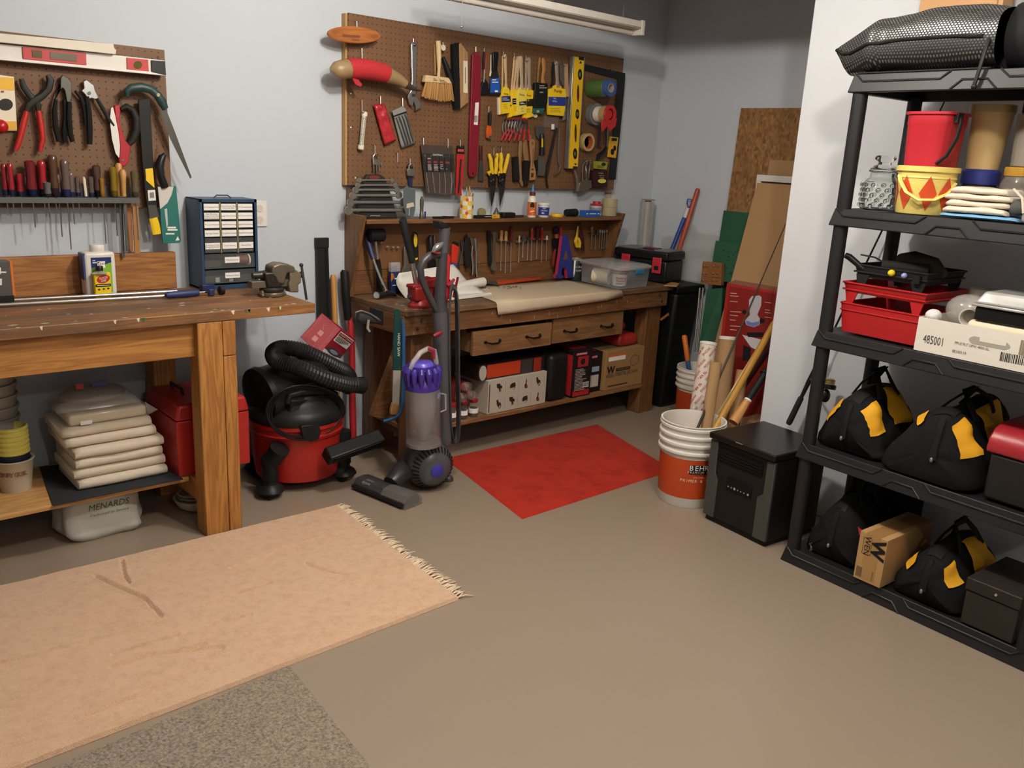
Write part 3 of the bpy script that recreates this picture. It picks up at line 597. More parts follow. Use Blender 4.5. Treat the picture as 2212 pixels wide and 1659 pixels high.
for k, (hf, s_) in enumerate(((.2, 'Miscellaneous'), (.185, 'Brackets & Clamps'))):
    hh = hf*GH
    d = t.p('drawer', MB().box(gx0, gx1, YF+.001, YF+.003, zt-hh+.004, zt-.003).box(gx0, gx1, YF+.003, YF+.12, zt-hh+.004, zt-hh+.006), CLR, label='wide clear plastic drawer')
    t.p('contents', MB().box(gx0+.004, gx1-.004, YF+.03, YF+.1, zt-hh+.007, zt-hh*.5), M('45423e', .5, .4, .6, 120), up=d)
    if k == 0: t.p('thread_spool', MB().lathe([(.021, 0), (.021, .052)], (gx1-.075, YF+.028, zt-.034), (1, 0, 0), 16), M('6b3a22', .6), up=d); t.p('spool_end', MB().lathe([(.023, 0), (.023, .006)], (gx1-.022, YF+.028, zt-.034), (1, 0, 0), 16), PAPERW, up=d)
    else:
        for x in (.045, .105): t.p('bracket', MB().box(gx0+x, gx0+x+.018, YF+.006, YF+.008, zt-hh+.008, zt-hh+.028), M('b5b2aa', .4, .4), up=d)
    t.p('label', MB().box(gx0+.085, gx0+.15, YF-.001, YF, zt-hh*.62, zt-hh*.25), PAPERW, up=d); t.t(s_, .0085, M('4a4a4c', .6), (gx0+.1175, YF-.0012, zt-hh*.435), XW, ZW, up=d, fit=.055)
    zt -= hh

# bench vise on the left bench
t = T('bench_vise', 'brown-grey steel bench vise bolted to the right end of the left bench', 'vise', (1.6, 3.27, .885))
VM = M('6a6152', .42, .5, .2, 25, .3, 60); VD = M('3d3a36', .4, .6, .2, 25)
Y0 = 3.27
def vb(x0, x1, z0, z1, dy, mb=None): return (mb or MB()).box(x0, x1, Y0-dy, Y0+dy, z0, z1)
t.p('base', MB().lathe([(.05, 0), (.05, .014), (.046, .018)], (1.603, Y0, .8855), seg=24).box(1.548, 1.658, Y0-.022, Y0+.022, .8855, .897), VM, bev=.003)
for x in (1.556, 1.65): t.p('bolt', MB().lathe([(.009, 0), (.009, .008), (.006, .014)], (x, Y0-.012, .897), seg=6), M('8f8a80', .35, .8))
t.p('swivel', MB().lathe([(.047, 0), (.05, .004), (.05, .012), (.044, .018)], (1.603, Y0, .904), seg=24), VD)
bd = t.p('body', MB().hexa([(1.572, Y0-.03, .92), (1.634, Y0-.03, .92), (1.634, Y0+.03, .92), (1.572, Y0+.03, .92)], [(1.558, Y0-.036, .985), (1.632, Y0-.036, .985), (1.632, Y0+.036, .985), (1.558, Y0+.036, .985)]), VD, bev=.006)
t.p('rear_anvil', MB().lathe([(.012, 0), (.016, .04), (.02, .055)], (1.52, Y0, .972), (1, 0, 0), 14), VD, up=bd)
t.p('slide', vb(1.508, 1.70, .922, .95, .02), VM, bev=.002)
t.p('fixed_jaw', S([(588, 585), (590, 575), (605, 569), (622, 570), (638, 577), (639, 590), (622, 590), (618, 600), (616, 615), (600, 612), (596, 600), (590, 596)], Y0-.036, .072), VM, bev=.007, bseg=3)
t.p('moving_jaw', S([(626, 582), (632, 577), (640, 583), (652, 592), (651, 612), (645, 615), (646, 632), (627, 632), (624, 612), (627, 605)], Y0-.034, .068), M('7d715c', .42, .4, .15), bev=.006, bseg=3)
t.p('screw', MB().tube([(1.69, Y0, .965), (1.735, Y0, .965)], .009, 12).ball((1.737, Y0, .965), (.012, .014, .014)), VD)
t.p('handle', MB().tube([(1.737, Y0-.005, 1.0), (1.74, Y0-.02, .93), (1.745, Y0-.03, .862)], .0055, 8).ball((1.7365, Y0-.004, 1.005), .009, 10, 6), VD)
# wall outlet
a = P(564, 434, 3.655); b_ = P(577, 489, 3.655)
t = T('wall_outlet', 'white wall outlet plate half hidden behind the blue cabinet', 'outlet', (a.x-.02, 3.655, b_.z)); t.p('plate', MB().box(b_.x-.07, b_.x, 3.652, 3.6595, b_.z, a.z), M('e3ddd4', .4), bev=.002)
for dz in (.03, .08): t.p('socket', MB().lathe([(.016, 0), (.016, .002)], (b_.x-.035, 3.652, b_.z+dz), (0, -1, 0), 16), M('cfc9c0', .4))

# ================================================================= under the left bench
one('rubber_mat', 'dark grey mat under the folded canvas on the lower shelf', 'mat', MB().prism([FZ(115, 1094, .2105), FZ(250, 1065, .2105), FZ(396, 1036, .2105), FZ(330, 985, .2105), FZ(85, 1010, .2105)], (0, 0, .004)), M('2b2d31', .8))
DR = M('d4c7b2', .9, 0, .05, 20, .4, 150)
def fold(name, label, x0, x1, y0, y1, z0, z1, n, seed, mat, slx=0, cat='drop cloth'):
    rnd = random.Random(seed); t = T(name, label, cat, ((x0+x1)/2, (y0+y1)/2, z0)); h = (z1-z0)/n
    for i in range(n):
        mb = MB(); a, b_ = x0+rnd.uniform(-.006, .008), x1+rnd.uniform(-.012, .006); f = y0+rnd.uniform(-.006, .01); za = z0+i*h+.0006; nx = 12; rows = []
        prof = [(y1, 0), (f+.03, 0), (f+.008, h*.06), (f, h*.3), (f, h*.7), (f+.008, h*.94), (f+.03, h*.99), (y1, h*.99)]
        for k in range(nx+1):
            x = a+(b_-a)*k/nx; wob = MN.noise((x*9, seed, i*3.1))*.008; wz = MN.noise((x*6, seed+5, i*2.3))*h*.10; e = 0 if 0 < k < nx else .004
            rows.append([(x, yy+wob*(1 if yy < y1 else 0)+e, min(max(za+zz*(1 if e == 0 else .86)+(wz if h*.2 < zz < h*.8 else 0), za), za+h) + slx*(x-a)) for yy, zz in prof])
        m_ = len(prof); mb.sheet(rows); mb.f += [list(range(m_)), [nx*m_+k for k in range(m_)]]
        t.p('fold', mb, mat, ang=80)
    return t
fold('drop_cloth', 'thick folded canvas drop cloth at the bottom of the pile on the shelf', .80, 1.125, 3.235, 3.5, .2155, .375, 4, 2, DR)
fold('drop_cloth', 'folded cream canvas drop cloth on top of the thicker one', .775, 1.10, 3.25, 3.5, .377, .455, 2, 6, DR)
BAGC = clear('ded8cc', .22, .12)
t = T('wrapped_sheet', 'plastic-wrapped cream sheet with crinkled ends atop the drop cloths', 'package', (.95, 3.35, .457))
t.p('sheet', MB().box(.80, 1.075, 3.265, 3.46, .457, .498), M('cfc0a0', .7), bev=.012, bseg=3); t.p('wrapper', MB().box(.79, 1.083, 3.258, 3.465, .4565, .503), BAGC, bev=.014, bseg=3); t.p('wrapper_end', MB().prism([(1.083, 3.27, .458), (1.115, 3.26, .475), (1.083, 3.3, .50)], (.0, .01, .0)), BAGC)
t.p('label', MB().box(.835, .875, 3.2565, 3.2575, .46, .475), PAPERW)
t = T('plastic_bag', 'crinkled clear bag with red and blue print on the pile top', 'plastic bag', (.9, 3.38, .505))
mb = MB(); rows = []
for j in range(9):
    r = []
    for i in range(15):
        u = i/14; v = j/8; x = .77+.30*u; y = 3.29+.2*v; e = math.sin(math.pi*u)**.5*math.sin(math.pi*v)**.5 if 0 < u < 1 and 0 < v < 1 else 0
        r.append((x, y, .506+e*.075+MN.noise((x*30, y*30, 2))*.012*e))
    rows.append(r)
t.p('film', mb.sheet(rows), clear('cfcac2', .3, .15)); t.p('filling', MB().ball((.92, 3.39, .538), (.12, .08, .03), 16, 8), M('8d8578', .8)); t.p('print', MB().box(.90, .955, 3.315, 3.316, .585, .6), M('26357a', .4)); t.p('print', MB().box(.845, .87, 3.315, 3.316, .58, .6), M('9c2b2b', .4))
# tubs
CT = M('b6aa94', .5)
t = T('margarine_tub', 'beige printed margarine tub on the lower shelf holding smaller tubs', 'tub', (.635, 3.40, .2095)); t.p('tub', MB().lathe([(.05, 0), (.066, .115), (.07, .12), (.068, .124), (.06, .122), (.047, .006), (.0, .006)], (.635, 3.40, .2095), seg=30), CT)
for i, s_ in enumerate('COUNTRY CROCK'):
    a = -math.pi/2-.35+(i-6)*.115*1.05; n = Vector((math.cos(a), math.sin(a), 0)); t.t(s_, .024, M('6a4030', .6), Vector((.635, 3.40, .285))+n*.0625, Vector((-n.y, n.x, 0)), Vector((n.x*-.14, n.y*-.14, 1)))
YT2 = M('cfc25e', .5)
for k in range(6):
    t = T('food_tub', f'yellow tub, {ORD[k]} from the bottom of the stack nested in the beige tub', 'tub', (.635, 3.40, .26+k*.018), 0, 'nested yellow tubs'); t.p('tub', MB().lathe([(.045, .27+k*.018-.012), (.053, .355+k*.018), (.058, .356+k*.018), (.058, .362+k*.018), (.052, .366+k*.018), (.044, .28+k*.018), (0, .28+k*.018)], (.635, 3.40, 0), seg=26), YT2)
    if k == 0: t.p('label_band', MB().lathe([(.0535, .322), (.0562, .352)], (.635, 3.40, 0), seg=26), M('1b2230', .4))
for k in range(5): one('plastic_bucket', f'cloudy plastic bucket, {ORD[k]} from the bottom of the nested stack in the dark', 'bucket', MB().lathe([(.075, .36+k*.042), (.088, .46+k*.042), (.093, .462+k*.042), (.093, .47+k*.042), (.086, .47+k*.042), (.07, .37+k*.042), (0, .37+k*.042)] if k else [(.07, .2095), (.088, .46), (.093, .462), (.093, .47), (.086, .47), (.068, .22), (0, .22)], (.60, 3.51, 0), seg=26), M('9b958b', .4), group='nested cloudy buckets')
# red tool chest
t = T('tool_chest', 'red steel tool chest on the lower shelf behind the bench leg', 'tool chest', (1.2, 3.35, .2095), 0)
RC = M('a52420', .35, .1); x0 = 1.155
t.p('body', MB().box(x0, 1.45, 3.185, 3.52, .2095, .435), RC, bev=.004)
t.p('lid', MB().hexa([(x0-.003, 3.18, .437), (1.453, 3.18, .437), (1.453, 3.524, .437), (x0-.003, 3.524, .437)], [(x0+.012, 3.19, .50), (1.44, 3.19, .50), (1.44, 3.515, .50), (x0+.012, 3.515, .50)]), RC, bev=.012, bseg=3)
t.p('handle', MB().tube([(1.24, 3.33, .50), (1.235, 3.33, .525), (1.235, 3.44, .525), (1.24, 3.44, .50)], .006, 8), BLACKP)
# shopping bag on the floor
t = T('shopping_bag', 'white plastic shopping bag with green print on the floor under the shelf', 'bag', (.90, 3.36, 0))
mb = MB(); rows = []
for j in range(15):
    v = j/14; r = []
    for i in range(28):
        a = 2*math.pi*i/28; z = .001+.184*v
        k = (1-.22*v*v)*(1+.05*math.sin(5*a+v*4)+MN.noise((math.cos(a)*2, math.sin(a)*2, v*3))*.10)
        if v < .12: k *= .86+v
        r.append((.90+.155*k*math.copysign(abs(math.cos(a))**.6, math.cos(a)), 3.36+.12*k*math.copysign(abs(math.sin(a))**.7, math.sin(a)), z))
    rows.append(r+[r[0]])
mb.sheet(rows); mb.f.append([14*29+i for i in range(28)]); mb.f.append([i for i in range(28)]); t.p('film', mb, M('c3c3ba', .35, 0, .05, 8, .5, 18), ang=70)
t.t('MENARDS', .032, M('1f5a32', .5), (.905, 3.243, .135), XW, (0, .25, 1), shear=.25, fit=.15); t.t('Dedicated to Service', .014, M('1f5a32', .5), (.905, 3.236, .108), XW, (0, .2, 1), shear=.2, fit=.14)
# dish of cord
t = T('shallow_dish', 'cream dish filled with coiled cord on the floor behind the leg', 'dish', (1.27, 3.33, 0)); t.p('dish', MB().lathe([(.04, .001), (.07, .02), (.085, .05), (.088, .055), (.083, .055), (.065, .026), (0, .02)], (1.27, 3.33, 0), seg=28), M('b9ad98', .5))
mb = MB(); rnd = random.Random(8); pts = [(1.27+math.cos(k*.5)*(.05+.02*math.sin(k*.37)), 3.33+math.sin(k*.5)*(.05+.02*math.sin(k*.37)), .04+k*.00032) for k in range(110)]; t.p('cord', mb.tube(pts, .0035, 5), M('8f8370', .9))
# ================================================================= tools on the large pegboard
PB = 3.62
def flat(name, label, cat, pts, mat, y=3.6, t=.008, part='body', base=None, group=None, **k):
    b = base or max(pts, key=lambda q: q[1]); th = hang(name, label, cat, b[0], b[1], y, group); th.main = th.p(part, S(pts, y, t), mat, **k); return th
t = hang('wooden_plaque', 'oval orange-brown wooden plaque hung at the pegboard corner', 'plaque', 766, 94, 3.555)
t.p('board', S(ell(766, 75, 57, 18.5, 36, .06), 3.556, .016), wood('plaque_wood', 'b06c30', '8d4f1e', 'x', .35), bev=.003)
t.p('burned_print', lines(740, 74, 798, 80, 1, 3.5555, th=5, slope=.06), M('6e3a1a', .6)); t.p('burned_print', lines(760, 84, 786, 88, 1, 3.5555, th=3, slope=.06), M('7a421e', .6)); t.p('burned_print', S(ell(724, 69, 8, 5, 10), 3.5553, .0003), M('8a4e22', .6)); t.p('burned_print', S(ell(810, 79, 7, 5, 10), 3.5553, .0003), M('8a4e22', .6))
t = hang('animal_horn', 'curved animal horn wrapped in red cloth hung across the pegboard corner', 'horn', 790, 180, 3.53)
t.p('horn', TB([(718, 157, 7), (720, 155, 12), (727, 152, 18), (740, 150, 20), (757, 148, 20), (790, 150, 20), (826, 157, 18), (845, 165, 15.5), (862, 173, 12.5), (876, 182, 9)], 3.53, 14), M('927a55', .4, 0, .4, 14)); t.p('horn_tip', TB([(875, 181.5, 9.2), (888, 189, 6), (900, 194, 3.5), (912, 196, 1)], 3.53, 14), M('3d352b', .35, 0, .3, 14))
w_ = t.p('cloth_wrap', TB([(752, 148, 20.5), (757, 147.5, 21.3), (790, 149.5, 21.3), (826, 156.5, 19.8), (836, 161, 18)], 3.53, 16), M('b0232a', .8, 0, .06, 20, .4, 150))
t.p('cloth_tail', S([(760, 167), (774, 172), (783, 183), (779, 187), (768, 182)], 3.52, .006), M('b0232a', .8, 0, .06, 20, .4, 150), up=w_)
t = flat('adjustable_wrench', 'large chrome adjustable wrench hanging beside the horn tip', 'wrench', [(888.5, 96), (891, 91), (896, 89), (901, 92), (902, 98), (900, 170), (899, 207), (905, 214), (911, 224), (909, 234), (898, 240), (899, 229), (894, 220), (891, 231), (885, 225), (881, 208), (888, 196), (890, 170)], M('c4c2be', .22, 1), 3.596, .014, bev=.003)
t.p('knurl', S([(891, 203), (897, 203), (897, 209), (891, 209)], 3.593, .004), DSTEEL); t.p('hole', S(ell(896, 97, 3, 3.5, 10), 3.5955, .001), M('2d2118', .7))
t = hang('masonry_brush', 'wide tan-bristled brush with a pale wooden block and handle', 'brush', 945, 217, 3.58); WP = M('d3b98a', .55)
t.p('handle', TB([(946, 88, 5.5), (947, 98, 6), (948, 125, 5.5), (948, 150, 3.4), (947, 166, 3.6)], 3.585, 10), WP); t.p('block', S([(921, 162), (970, 168), (977, 181), (917, 177)], 3.57, .026), WP, bev=.003)
br = MB(); rnd = random.Random(2)
for i in range(150):
    u = (i+.5)/150; dy = rnd.uniform(0, .02); a = P(919+57*u, 177+4*u, 3.571+dy); b_ = P(910+71*u+rnd.uniform(-1, 1), 208+9*u+rnd.uniform(-3, 2)+5*math.sin(math.pi*u), 3.566+dy*1.4); br.tube([a, b_], [.0016, .0012], 4, False)
o = t.p('bristles', br, M('b8894e', .8)); o['kind'] = 'stuff'; t.t('4 IN.', .006, INK, P(950, 171, 3.5695), (1, 0, 0), ZW); t.p('print', lines(936, 169, 945, 175, 2, 3.5697, th=1.3, slope=.08).add(lines(950, 172, 966, 178, 2, 3.5697, th=1.3, slope=.08).v, [[0,1,2,3],[4,5,6,7]]), INK)
one('paint_stick', 'thin wooden stick hanging behind the wide tan brush', 'stick', S([(938, 95), (942, 94), (942, 162), (939, 162)], 3.606, .006), M('a27a4a', .6)); one('cord_spool', 'small cream spool hung next to the wide brush handle', 'spool', MB().lathe([(.014, 0), (.014, .03)], P(958, 103, 3.58), (0, 1, 0), 14), M('d6c9ad', .5))
one('brush_handle', 'black round-handled brush half hidden behind the wide tan brush', 'brush', TB([(957, 124, 4), (961, 135, 5), (968, 155, 7), (976, 180, 7)], 3.604, 8), BLACKP)
t = hang('counter_brush', 'wooden bench brush with long black bristles, hung upright', 'brush', 994, 235, 3.59); t.p('block', S([(992, 95), (996, 93), (1011, 114), (1012, 221), (995, 235)], 3.585, .022), wood('brush_wood', 'a9845c', '8d6a44', 'z'), bev=.002); t.p('bristles', S([(978, 95), (992, 92), (994.5, 234), (983, 235)], 3.588, .018), M('131313', .9, 0, .3, 300, .9, 300)); t.p('label', S([(1001, 131), (1010, 132), (1010.5, 201), (1001, 200)], 3.5843, .0006), M('d8cdb2', .6)); t.p('print', S([(1004.5, 145), (1006.5, 145), (1006.5, 180), (1004.5, 180)], 3.584, .0003), M('7a6c58', .6))
t = flat('straightedge', 'long maroon board with a barcode sticker hanging mid pegboard', 'board', [(1021, 118), (1027, 112), (1035, 113), (1039, 124), (1038, 250), (1033, 320), (1031, 372), (1025, 382), (1015, 382), (1013, 372), (1016, 270)], M('7c1428', .45), 3.596, .012, bev=.002)
t.p('label', S([(1027, 222), (1034.5, 221), (1032, 270), (1023.5, 269)], 3.5953, .0006), WHITE); bc = MB()
for k in range(8): S([(1024.5+k*.95, 250-(k % 2)), (1025+k*.95, 250-(k % 2)), (1024.5+k*.95, 264), (1024+k*.95, 264)], 3.595, .0003, bc)
t.p('barcode', bc, INK); t.p('hole', S(ell(1022, 375, 1.8, 2.4, 8), 3.5955, .001), M('1c0d08', .8))
t = hang('wire_stripper', 'slim tool with red and black handles above a black scraper head', 'stripper', 1047, 206, 3.6); t.p('handle', TB([(1046, 112, 2), (1045, 125, 3), (1045, 150, 2.5)], 3.6, 8), BLACKP); t.p('handle', TB([(1050, 114, 1.6), (1049, 135, 2), (1047, 162, 1.6)], 3.598, 8), M('a32020', .4)); t.p('shank', TB([(1046, 150, 2.2), (1044.5, 178, 1.8)], 3.6, 8), STEEL); t.p('head', S([(1043, 176), (1050, 172), (1055, 180), (1057, 204), (1039, 205), (1039, 190)], 3.6, .012), BLACKP, bev=.002)
t = hang('putty_knife', 'putty knife with a black handle and a bright blue label', 'putty knife', 1070, 205, 3.598); t.p('handle', S([(1065, 114), (1069, 111.5), (1077, 112), (1078, 118), (1075, 153), (1065, 155)], 3.59, .016), BLACKP, bev=.004); t.p('blade', S([(1065, 153), (1075.5, 153), (1081, 185), (1082, 205), (1057, 205), (1058.5, 180)], 3.598, .003), M('3d3d40', .35, .7)); lb_ = t.p('label', S([(1060, 170), (1078, 168.5), (1081, 200), (1059, 200)], 3.597, .0006), M('2357b5', .4)); t.p('print', lines(1063, 170, 1077, 180, 2, 3.5965, th=2).add(lines(1069, 195, 1079, 199, 1, 3.5965, th=4).v, [[0,1,2,3]]), PAPERW, up=lb_)
one('paint_scraper', 'ivory handle edge hanging behind the blue-labelled putty knife', 'scraper', TB([(1066, 113, 2), (1062, 120, 3), (1061, 150, 2.5), (1058, 165, 2)], 3.61, 8), M('d8cbb2', .5))
# boxed paint brushes
WH = M('c9a97e', .45); WG = M('9c8b78', .5); PY = M('ecc81c', .45); PYL = M('e3cf55', .5); NAVY = M('1d2b6a', .4); MAR = M('7a1d18', .5)
def pack(label, pts, band, hands, y, mat=PY, hm=WH, title=None, bandmat=INK, sub=None, tsz=.014, name='paint_brush', back=''):
    t = hang(name, label, 'paint brush', pts[-1][0], max(p[1] for p in pts), y, 'boxed paint brushes')
    for k, (x0, y0, x1, y1, hw) in enumerate(hands): (T('paint_brush', f'slim wooden brush handle tucked behind the {back}', 'paint brush', P(x1, y1, y), 0, 'boxed paint brushes') if k else t).p('handle', TB([(x0, y0, hw*.5), (x0+.3, y0+4, hw), (x0*.6+x1*.4, y0+(y1-y0)*.45, hw*.85), (x1, y1-8, hw*.75), (x1, y1+6, hw*1.3)], y+.006+k*.004, 8, None, .6), hm)
    c = t.p('cover', S(pts, y, .016), mat, bev=.0015)
    if band: t.p('cover_band', S(band, y-.0005, .0008), bandmat, up=c)
    cx = sum(p[0] for p in pts)/len(pts); ty = min(p[1] for p in pts)
    if title: t.t(title, tsz, MAR, P(cx, ty+title_dy, y-.0008), XW, ZW, up=c, fit=title_w, bold=.02)
    if band:
        bx0 = min(p[0] for p in band); bx1 = max(p[0] for p in band); by0 = min(p[1] for p in band); by1 = max(p[1] for p in band)
        if sub:
            for k, s_ in enumerate(sub): t.t(s_, .011, PAPERW, P(bx0+(bx1-bx0)*.36, by0+4+k*6, y-.0012), XW, ZW, up=c)
        else: t.p('print', lines(bx0+2, by0+3, bx1-2, by1-3, 2, y-.0012, th=1.4), M('c9c6b8', .5), up=c)
        t.p('print', lines(bx0+4, by1+4, bx1-4, by1+14, 3, y-.0008, th=.9, seed=4), M('8a7416', .5), up=c)
    return t
title_dy, title_w = 16, .03
pack('boxed brush with white cover peeking out left of the yellow covers', [(1077, 211), (1085, 209), (1086, 247), (1077.5, 248)], None, [(1086, 120, 1085, 196, 3)], 3.607, M('ded4bd', .6))
pack('narrow yellow boxed brush with a navy band, leftmost of the boxed brushes', [(1087, 190), (1092, 187), (1100, 191), (1104, 215), (1101, 244), (1085, 246.5), (1083, 210)], [(1083.5, 208), (1103, 207), (1103.5, 220), (1083.8, 221)], [(1091, 117, 1093, 187, 4)], 3.592, PY, WH, 'Purdy', NAVY, None, .012)
pack('yellow boxed brush at the back of the fanned cluster', [(1104, 196), (1108, 192), (1115, 196), (1113, 250), (1099, 254.5), (1100, 225)], [(1102, 222), (1114, 219), (1113.5, 227), (1101, 230)], [(1111, 122, 1106, 190, 3.4)], 3.606, PY, WH)
pack('yellow boxed brush in the middle of the fanned cluster', [(1108, 196), (1112, 192), (1122, 195), (1120, 249), (1108, 251), (1106, 225)], [(1107, 213), (1121, 212), (1120.5, 225), (1107, 226)], [(1117, 122, 1111, 190, 3.4)], 3.599, PY, WH)
title_dy, title_w = 18, .036
pack('pale yellow boxed brush at the front of the fanned cluster', [(1120, 193), (1127, 187), (1135, 191), (1138, 205), (1137.5, 245), (1119, 249), (1117.5, 215)], [(1122, 220), (1137, 218), (1137, 227), (1122, 228)], [(1125, 121, 1127, 187, 5), (1121, 121, 1117, 187, 3.4)], 3.589, PYL, M('b5a184', .5), 'Purdy', INK, None, .013, back='pale yellow boxed brush')
pack('yellow boxed brush with a dark XL band, right of the fanned cluster', [(1138, 193), (1142, 188.5), (1147, 193), (1154, 196), (1152.5, 251.5), (1131, 258), (1133, 225)], [(1134, 215), (1154, 213), (1153.5, 229), (1134, 230)], [(1142.5, 124, 1143, 188, 5), (1137, 124, 1136, 188, 4)], 3.597, PY, WG, 'Purdy', M('2b1d10', .5), ['XL'], .013, back='dark-banded boxed brush')
t = hang('paint_brush', 'varnished-handle brush in a black and teal cover', 'paint brush', 1170, 246, 3.59, 'boxed paint brushes'); t.p('handle', TB([(1173, 125, 2.5), (1173.5, 131, 5), (1175, 150, 4.5), (1172, 168, 3.6), (1173, 181, 6)], 3.596, 8, None, .6), M('b07a3c', .35)); c = t.p('cover', S([(1156.5, 178.5), (1183.5, 180), (1183, 222), (1178, 234), (1153, 234)], 3.586, .02), M('181b1a', .35), bev=.002); t.p('cover_band', S([(1153, 234), (1176, 234), (1172, 246), (1152, 244.5)], 3.5855, .019), M('1b5c5c', .4), up=c); t.p('print', lines(1165, 183, 1182, 192, 2, 3.5852, th=2.2).add(lines(1166, 198, 1178, 201, 1, 3.5852, th=2.5).v, [[0,1,2,3]]), M('a9a48f', .5), up=c); t.p('print', lines(1159, 238, 1168, 243, 1, 3.585, th=5), M('b79a3c', .5), up=c)
one('paint_brush', 'gold-ferruled slim brush hanging behind the black-covered one', 'paint brush', TB([(1166, 124, 2), (1165.5, 132, 3.4), (1163, 150, 2.2), (1161, 178, 2)], 3.608, 8), M('a88748', .3, .4)); one('paint_stick', 'small ivory stick end below the black-covered brush', 'stick', S(ell(1157, 250, 4.5, 4.5, 12), 3.606, .006), M('d6c7a6', .5))
title_dy, title_w = 15, .062
t = pack('largest yellow boxed brush with a broad blue band and big maroon lettering', [(1187, 192), (1196, 190), (1198, 185), (1205, 182), (1212, 186), (1214, 191), (1222, 192), (1223.5, 212), (1220, 240), (1218, 251), (1185.5, 248), (1184, 215)], [(1184.5, 209), (1223.3, 210), (1221.5, 229), (1185, 228)], [(1202, 132, 1204, 183, 5.5)], 3.584, PY, M('8f8174', .5), 'Purdy', M('21378c', .4), ['PRO', 'EXTRA'], .024)
one('paint_brush', 'black slim brush hanging behind the largest yellow boxed one', 'paint brush', TB([(1195, 134, 1.6), (1194, 150, 3), (1194, 178, 3.4), (1192, 186, 4)], 3.606, 8), BLACKP)
t = hang('try_square', 'grey-bladed square with a pale wooden stock hung left of the yellow level', 'try square', 1222, 209, 3.6); t.p('stock', S([(1221, 138), (1227, 138.5), (1228.5, 209), (1222, 209)], 3.598, .014), M('b38f6c', .55), bev=.001); t.p('blade', S([(1209, 141), (1221, 141), (1221, 185), (1216, 185), (1209, 170)], 3.606, .003), M('6d6964', .4, .5))
one('flat_file', 'narrow grey metal blade tip below the pale wooden stock', 'blade', S([(1217, 205), (1224, 205), (1222, 258), (1214, 262), (1216, 250)], 3.606, .004), M('77736d', .4, .6))
# yellow level
t = hang('spirit_level', 'yellow spirit level with silver edges hanging upright on the large pegboard', 'level', 1238, 365, 3.57)
t.p('body', S([(1239, 121), (1264, 124.5), (1249, 366), (1226, 364)], 3.573, .03), M('a9a8a4', .3, .8), bev=.002); f = t.p('face', S([(1241.5, 122.5), (1262, 125), (1247.5, 364.5), (1228.5, 363.5)], 3.5715, .004), M('e6b919', .4))
for q in ([(1251, 122), (1262, 124), (1261, 131), (1250.5, 129)], [(1238, 359), (1248, 360), (1247.5, 365), (1237.5, 364)], ell(1253, 161, 4.5, 12), ell(1247.5, 246.5, 4, 11), ell(1242.5, 332, 4.5, 12)): t.p('vial_window', S(q, 3.5708, .002), M('17180f', .3), up=f)
for q in (ell(1249, 202, 2.4, 19), ell(1243.5, 288, 2.4, 20)): t.p('slot', S(q, 3.5708, .002), M('4a2114', .6), up=f)
for cx, cy in ((1253, 161), (1247.5, 246.5), (1242.5, 332)): t.p('vial', S(ell(cx, cy, 2.5, 5, 10), 3.5702, .001), M('5d6b34', .15), up=f)
t.p('print', S([(1251, 137), (1257, 137), (1254.5, 131)], 3.5711, .0004).prism([P(1240, 353, 3.5711), P(1246, 353, 3.5711), P(1243, 358, 3.5711)], (0, .0004, 0)), INK, up=f)
t = flat('framing_square', 'black steel framing square across the right end of the pegboard', 'square', [(1263, 138.5), (1351, 158.5), (1349, 190), (1330, 388), (1315, 387), (1333, 195), (1334, 171), (1263, 152)], M('1d1f22', .5), 3.612, .004)
# rolls of tape on long pegs
def rollset(name, label, back, front, parts, ry):
    k1 = P(back[0], back[1], 1).x; k2 = P(front[0], front[1], 1).x; yb = 3.612; yf = yb*k1/k2
    c = P(front[0], front[1], yf); r = ry*pxs(c); t = T(name, label, 'tape', (c.x, yb, c.z-r)); L = yb-yf
    for nm, f0, f1, ro, ri, mat in parts:
        a, b_ = L*f0, L*f1
        if nm.startswith('*'):
            one(nm[1:].split('|')[0], nm.split('|')[1], 'tape', MB().lathe([(r*ri, a), (r*ro, a), (r*ro, b_), (r*ri, b_), (r*ri, a)], (c.x, yb, c.z), (0, -1, 0), 28), mat); continue
        t.p(nm, MB().lathe([(r*ri, a), (r*ro*.98, a), (r*ro, a+.001), (r*ro, b_-.001), (r*ro*.98, b_), (r*ri, b_), (r*ri, a)], (c.x, yb, c.z), (0, -1, 0), 28), mat)
    return t, c, r, L
t, c, r, L = rollset('masking_tape', 'wrapped green and blue tape roll on the upper right peg', (1276, 191), (1320, 190), [('wrapper', .0, .8, 1.0, .5, M('4d6b34', .35)), ('roll', .8, 1, .97, .5, M('35548c', .5)), ('core', 0, 1.005, .52, .42, M('a39a8a', .7))], 18.5)
t, c, r, L = rollset('packing_tape', 'beige tape roll in a red dispenser, front of the rolls on the middle peg', (1280, 251), (1318, 247), [('*duct_tape|wide grey tape roll at the back of the middle peg', .0, .25, 1.15, .5, M('6d6c6b', .45)), ('*masking_tape|white tape roll between the grey and beige rolls on one peg', .3, .615, .85, .45, M('d9d2c6', .5)), ('roll', .62, .95, .9, .5, M('a98f62', .35)), ('dispenser', .95, 1.03, .95, .6, M('b3282a', .35))], 20)
t.p('cutter', S([(1303, 258), (1318, 268), (1333, 255), (1330, 272), (1318, 284), (1312, 272), (1302, 284), (1300, 270)], c.y-.003, .008), M('b3282a', .35))
t, c, r, L = rollset('duct_tape', 'single beige tape roll with an orange core on the lower right peg', (1263, 309), (1272, 307.5), [('roll', .0, 1, 1, .72, M('b39a6a', .3)), ('core', 0, .9, .73, .66, M('a8562a', .6))], 19)
